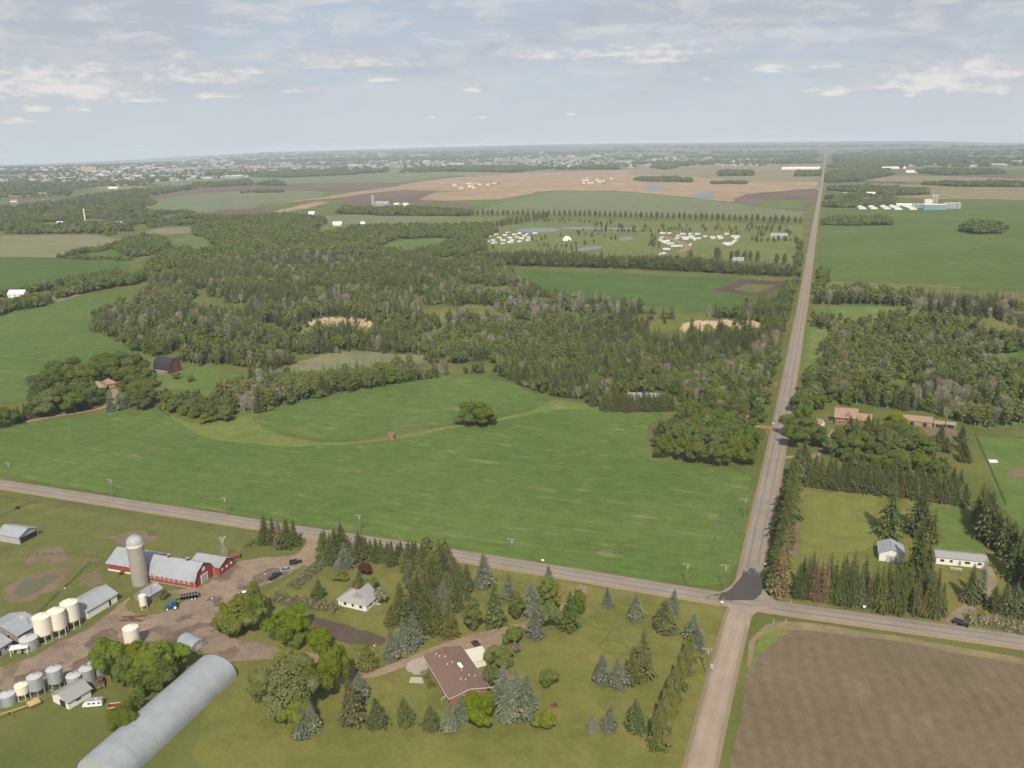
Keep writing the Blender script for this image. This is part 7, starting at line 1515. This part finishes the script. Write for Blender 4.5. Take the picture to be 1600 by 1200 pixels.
# promote the trees that show largest to single trees, the rest stay one mass
TK = {'wa_spruce': ('spruce', 60, 'spruce'), 'wb_aspen': ('aspen', 200, 'aspen'), 'wc_broad': ('dark', 130, 'leafy tree'), 'wd_bare': ('bare', 120, 'bare grey tree')}
A = sorted(range(len(ALL)), key=lambda i: -(ALL[i][4]/math.hypot(ALL[i][0], ALL[i][1]))); done = set(); cnt = {k: 0 for k in TK}
for i in A:
    x, y, z, st, h, wf, nm, far, h0 = ALL[i]
    if nm in TK and not far and cnt[nm] < TK[nm][1]:
        cnt[nm] += 1; done.add(i); side = 'left' if x < -11 else 'right'; w_ = TK[nm][2]
        tree_w(TK[nm][0], x, y, h*h0, '%s standing in the creek valley wood %s of the north road' % (w_, side), 'wood %ss %s of the road' % (w_, side), 1.08, z)
for far, name, lab in ((False, 'wood', 'mixed spruce and aspen wood filling the creek valley and the belts around it'), (True, 'far_wood', 'far woods and shelter belts in the hazy distance')):
    s = [ALL[i] for i in range(len(ALL)) if i not in done and ALL[i][7] == far]
    pts = np.array([(a[0], a[1], a[2]-.1) for a in s]); sz = np.array([(a[4]*a[5]*random.uniform(.85, 1.2), a[4]*a[5]*random.uniform(.85, 1.2), a[4]) for a in s])
    stuff(name, lab, pts, [a[3] for a in s], sz)
print('trees in woods', len(ALL))
# ------------------------------------------------------------------ the town on the horizon: houses beyond counting
TW = {'white': simple('town_wall', (0.48, 0.47, 0.45), .8), 'cream': simple('town_cream', (0.42, 0.38, 0.33), .8), 'brick': simple('town_brick', (0.28, 0.2, 0.16), .8), 'shingle_grey': simple('town_roof', (0.27, 0.27, 0.275), .9), 'shingle_tan': simple('town_tan_roof', (0.33, 0.25, 0.2), .9), 'shingle_brown': simple('town_brown_roof', (0.2, 0.15, 0.13), .9)}
for i, (wm, rm) in enumerate((('white', 'shingle_grey'), ('cream', 'shingle_tan'), ('white', 'white'), ('brick', 'shingle_brown'), ('cream', 'shingle_grey'))):
    m1 = MB().prism([(-5, 0), (5, 0), (5, 5), (0, 8), (-5, 5)], -7, 7); m2 = MB().slab([(-7.4, -5.6, 4.8), (7.4, -5.6, 4.8), (7.4, 0, 8.3), (-7.4, 0, 8.3)], .2).slab([(7.4, 5.6, 4.8), (-7.4, 5.6, 4.8), (-7.4, 0, 8.3), (7.4, 0, 8.3)], .2)
    me = bpy.data.meshes.new('x'); me.from_pydata(m1.v+m2.v, [], m1.f+[tuple(j+len(m1.v) for j in q) for q in m2.f]); me.materials.append(TW[wm]); me.materials.append(TW[rm])
    me.polygons.foreach_set('material_index', np.array([0]*len(m1.f)+[1]*len(m2.f), np.int32)); me.update()
    nm = 'x%d_house' % i; o = bpy.data.objects.new(nm, me); PROTO.objects.link(o); PROTO_NAMES.append(nm)
SCAT = None
def town(poly, n, big, dens_seed, tree_frac, hs=(.9, 1.5)):
    a = np.array(poly, float); out = []; px = []
    while len(px) < n:
        q = np.column_stack([rng.uniform(a[:, 0].min(), a[:, 0].max(), n*3), rng.uniform(a[:, 1].min(), a[:, 1].max(), n*3)]); k = inside(q[:, 0], q[:, 1], poly); q = q[k]
        w = np.array([P0(*p) for p in q]); f = fbm(w[:, 0], w[:, 1]*.6, 420, dens_seed); k = f > .42; px += [tuple(v) for v in w[k]]
    px = px[:n]; P_, N_, S_ = [], [], []
    for (x, y) in px:
        z = float(H(x, y)); d = math.hypot(x, y)
        if random.random() < tree_frac: s = random.uniform(1.2, 2.2)*max(1, d/7000); P_.append((x, y, z-.3)); N_.append(random.choice(FH['wg_farb'][0])); S_.append((s*1.6, s*1.6, s*.9))
        else:
            s = random.uniform(*hs); b = random.random() < big
            P_.append((x, y, z)); N_.append('x%d_house' % (2 if b else random.choice([0, 0, 1, 2, 3, 4, 4]))); S_.append((s*(random.uniform(3, 7) if b else 1.2), s*(3 if b else 1.2), s*(1.3 if b else 1.0)))
    return P_, N_, S_
def town_mat():
    m, t, b = new_mat('town_ground'); ob = t.node('ShaderNodeTexCoord').outputs['Object']
    v = t.node('ShaderNodeTexVoronoi'); v.inputs['Scale'].default_value = 0.022; t.link(t.mapping(ob, rot=0.3, scale=(1, 0.7, 1)), v.inputs['Vector'])
    sp = t.node('ShaderNodeSeparateColor'); t.link(v.outputs['Color'], sp.inputs[0])
    c = t.mix(t.smooth(sp.outputs[0], 0.30, 0.36), (0.055, 0.075, 0.045), (0.17, 0.165, 0.15)); c = t.mix(t.smooth(sp.outputs[1], 0.70, 0.74), c, (0.33, 0.32, 0.30)); c = t.mix(t.smooth(sp.outputs[2], 0.86, 0.9), c, (0.30, 0.19, 0.14))
    c = t.mix(t.math('MULTIPLY', t.smooth(t.noise(ob, 0.0018, 4.0, 0.6), 0.52, 0.62), 0.8), c, (0.055, 0.08, 0.045))
    t.link(c, b.inputs['Base Color']); b.inputs['Roughness'].default_value = 1.0; return m
TG = town_mat()
for q in ([(-90,266),(0,262),(150,253),(300,246),(420,243),(600,243),(620,261),(520,267),(380,276),(240,283),(120,285),(-90,290)], [(605,246),(720,243),(860,241),(1000,243),(1130,249),(1230,253),(1200,259),(1060,257),(1000,261),(860,262),(700,263),(620,263)]): patch('town_ground', q, TG, 0.4, wob=20, step=20)
TP, TN_, TS = [], [], []
for q in (town([(-90,272),(0,268),(150,262),(300,254),(420,250),(600,250),(620,262),(520,268),(380,277),(240,284),(120,284),(-90,288)], 5000, .03, 31, .22), town([(-90,268),(-90,261),(0,259),(200,250),(420,242),(620,244),(600,250),(300,254),(150,262)], 2600, .05, 32, .22), town([(600,252),(720,245),(860,243),(1000,244),(1130,248),(1230,252),(1200,260),(1060,258),(1000,262),(860,263),(700,264),(620,264)], 1800, .03, 33, .35), town([(1290,256),(1400,250),(1600,251),(1690,252),(1690,262),(1500,262),(1400,262)], 260, .15, 34, .7)):
    TP += q[0]; TN_ += q[1]; TS += q[2]
stuff('far_town', 'sprawling town of small pale houses on the far horizon', np.array(TP), TN_, np.array(TS), 'town')
# far dark tree masses up to the horizon
P_, N_, S_ = [], [], []
rr = rng.uniform(0, 1, 9000); dist = 5200*(14500/5200)**rr; ang = rng.uniform(-58, 22, 9000); fx = dist*np.sin(np.radians(ang)); fy = dist*np.cos(np.radians(ang))
ff = fbm(fx*.5, fy*1.3, 700, 44); kk = (ff > .64) & (np.abs(fx) > 60)
for x, y, d in zip(fx[kk], fy[kk], dist[kk]):
    s = random.uniform(1.1, 1.8)*(1+d/16000); P_.append((x, y, float(H(x, y))-.4)); N_.append(random.choice(FH['wg_farb'][0])); S_.append((s*2.2*(1+d/9000), s*1.8, s))
stuff('horizon_wood', 'dark bands of woodland between far fields up to the horizon', np.array(P_), N_, np.array(S_))
# ------------------------------------------------------------------ air
hm = bpy.data.materials.new('haze'); hm.use_nodes = True; ht = NT(hm.node_tree); ht.n.clear(); ho = ht.node('ShaderNodeOutputMaterial'); hv = ht.node('ShaderNodeVolumePrincipled')
hv.inputs['Color'].default_value = (0.76, 0.88, 1.0, 1); hv.inputs['Density'].default_value = 6.0e-5; hv.inputs['Anisotropy'].default_value = -0.25; ht.link(hv.outputs[0], ho.inputs['Volume'])
hb = MB().box(-18500, 10500, -2600, 26500, -130, 172); ho_ = link('haze', hb.mesh('haze', hm)); tag(ho_, 'pale blue haze over the whole plain', 'haze', None, 'stuff')
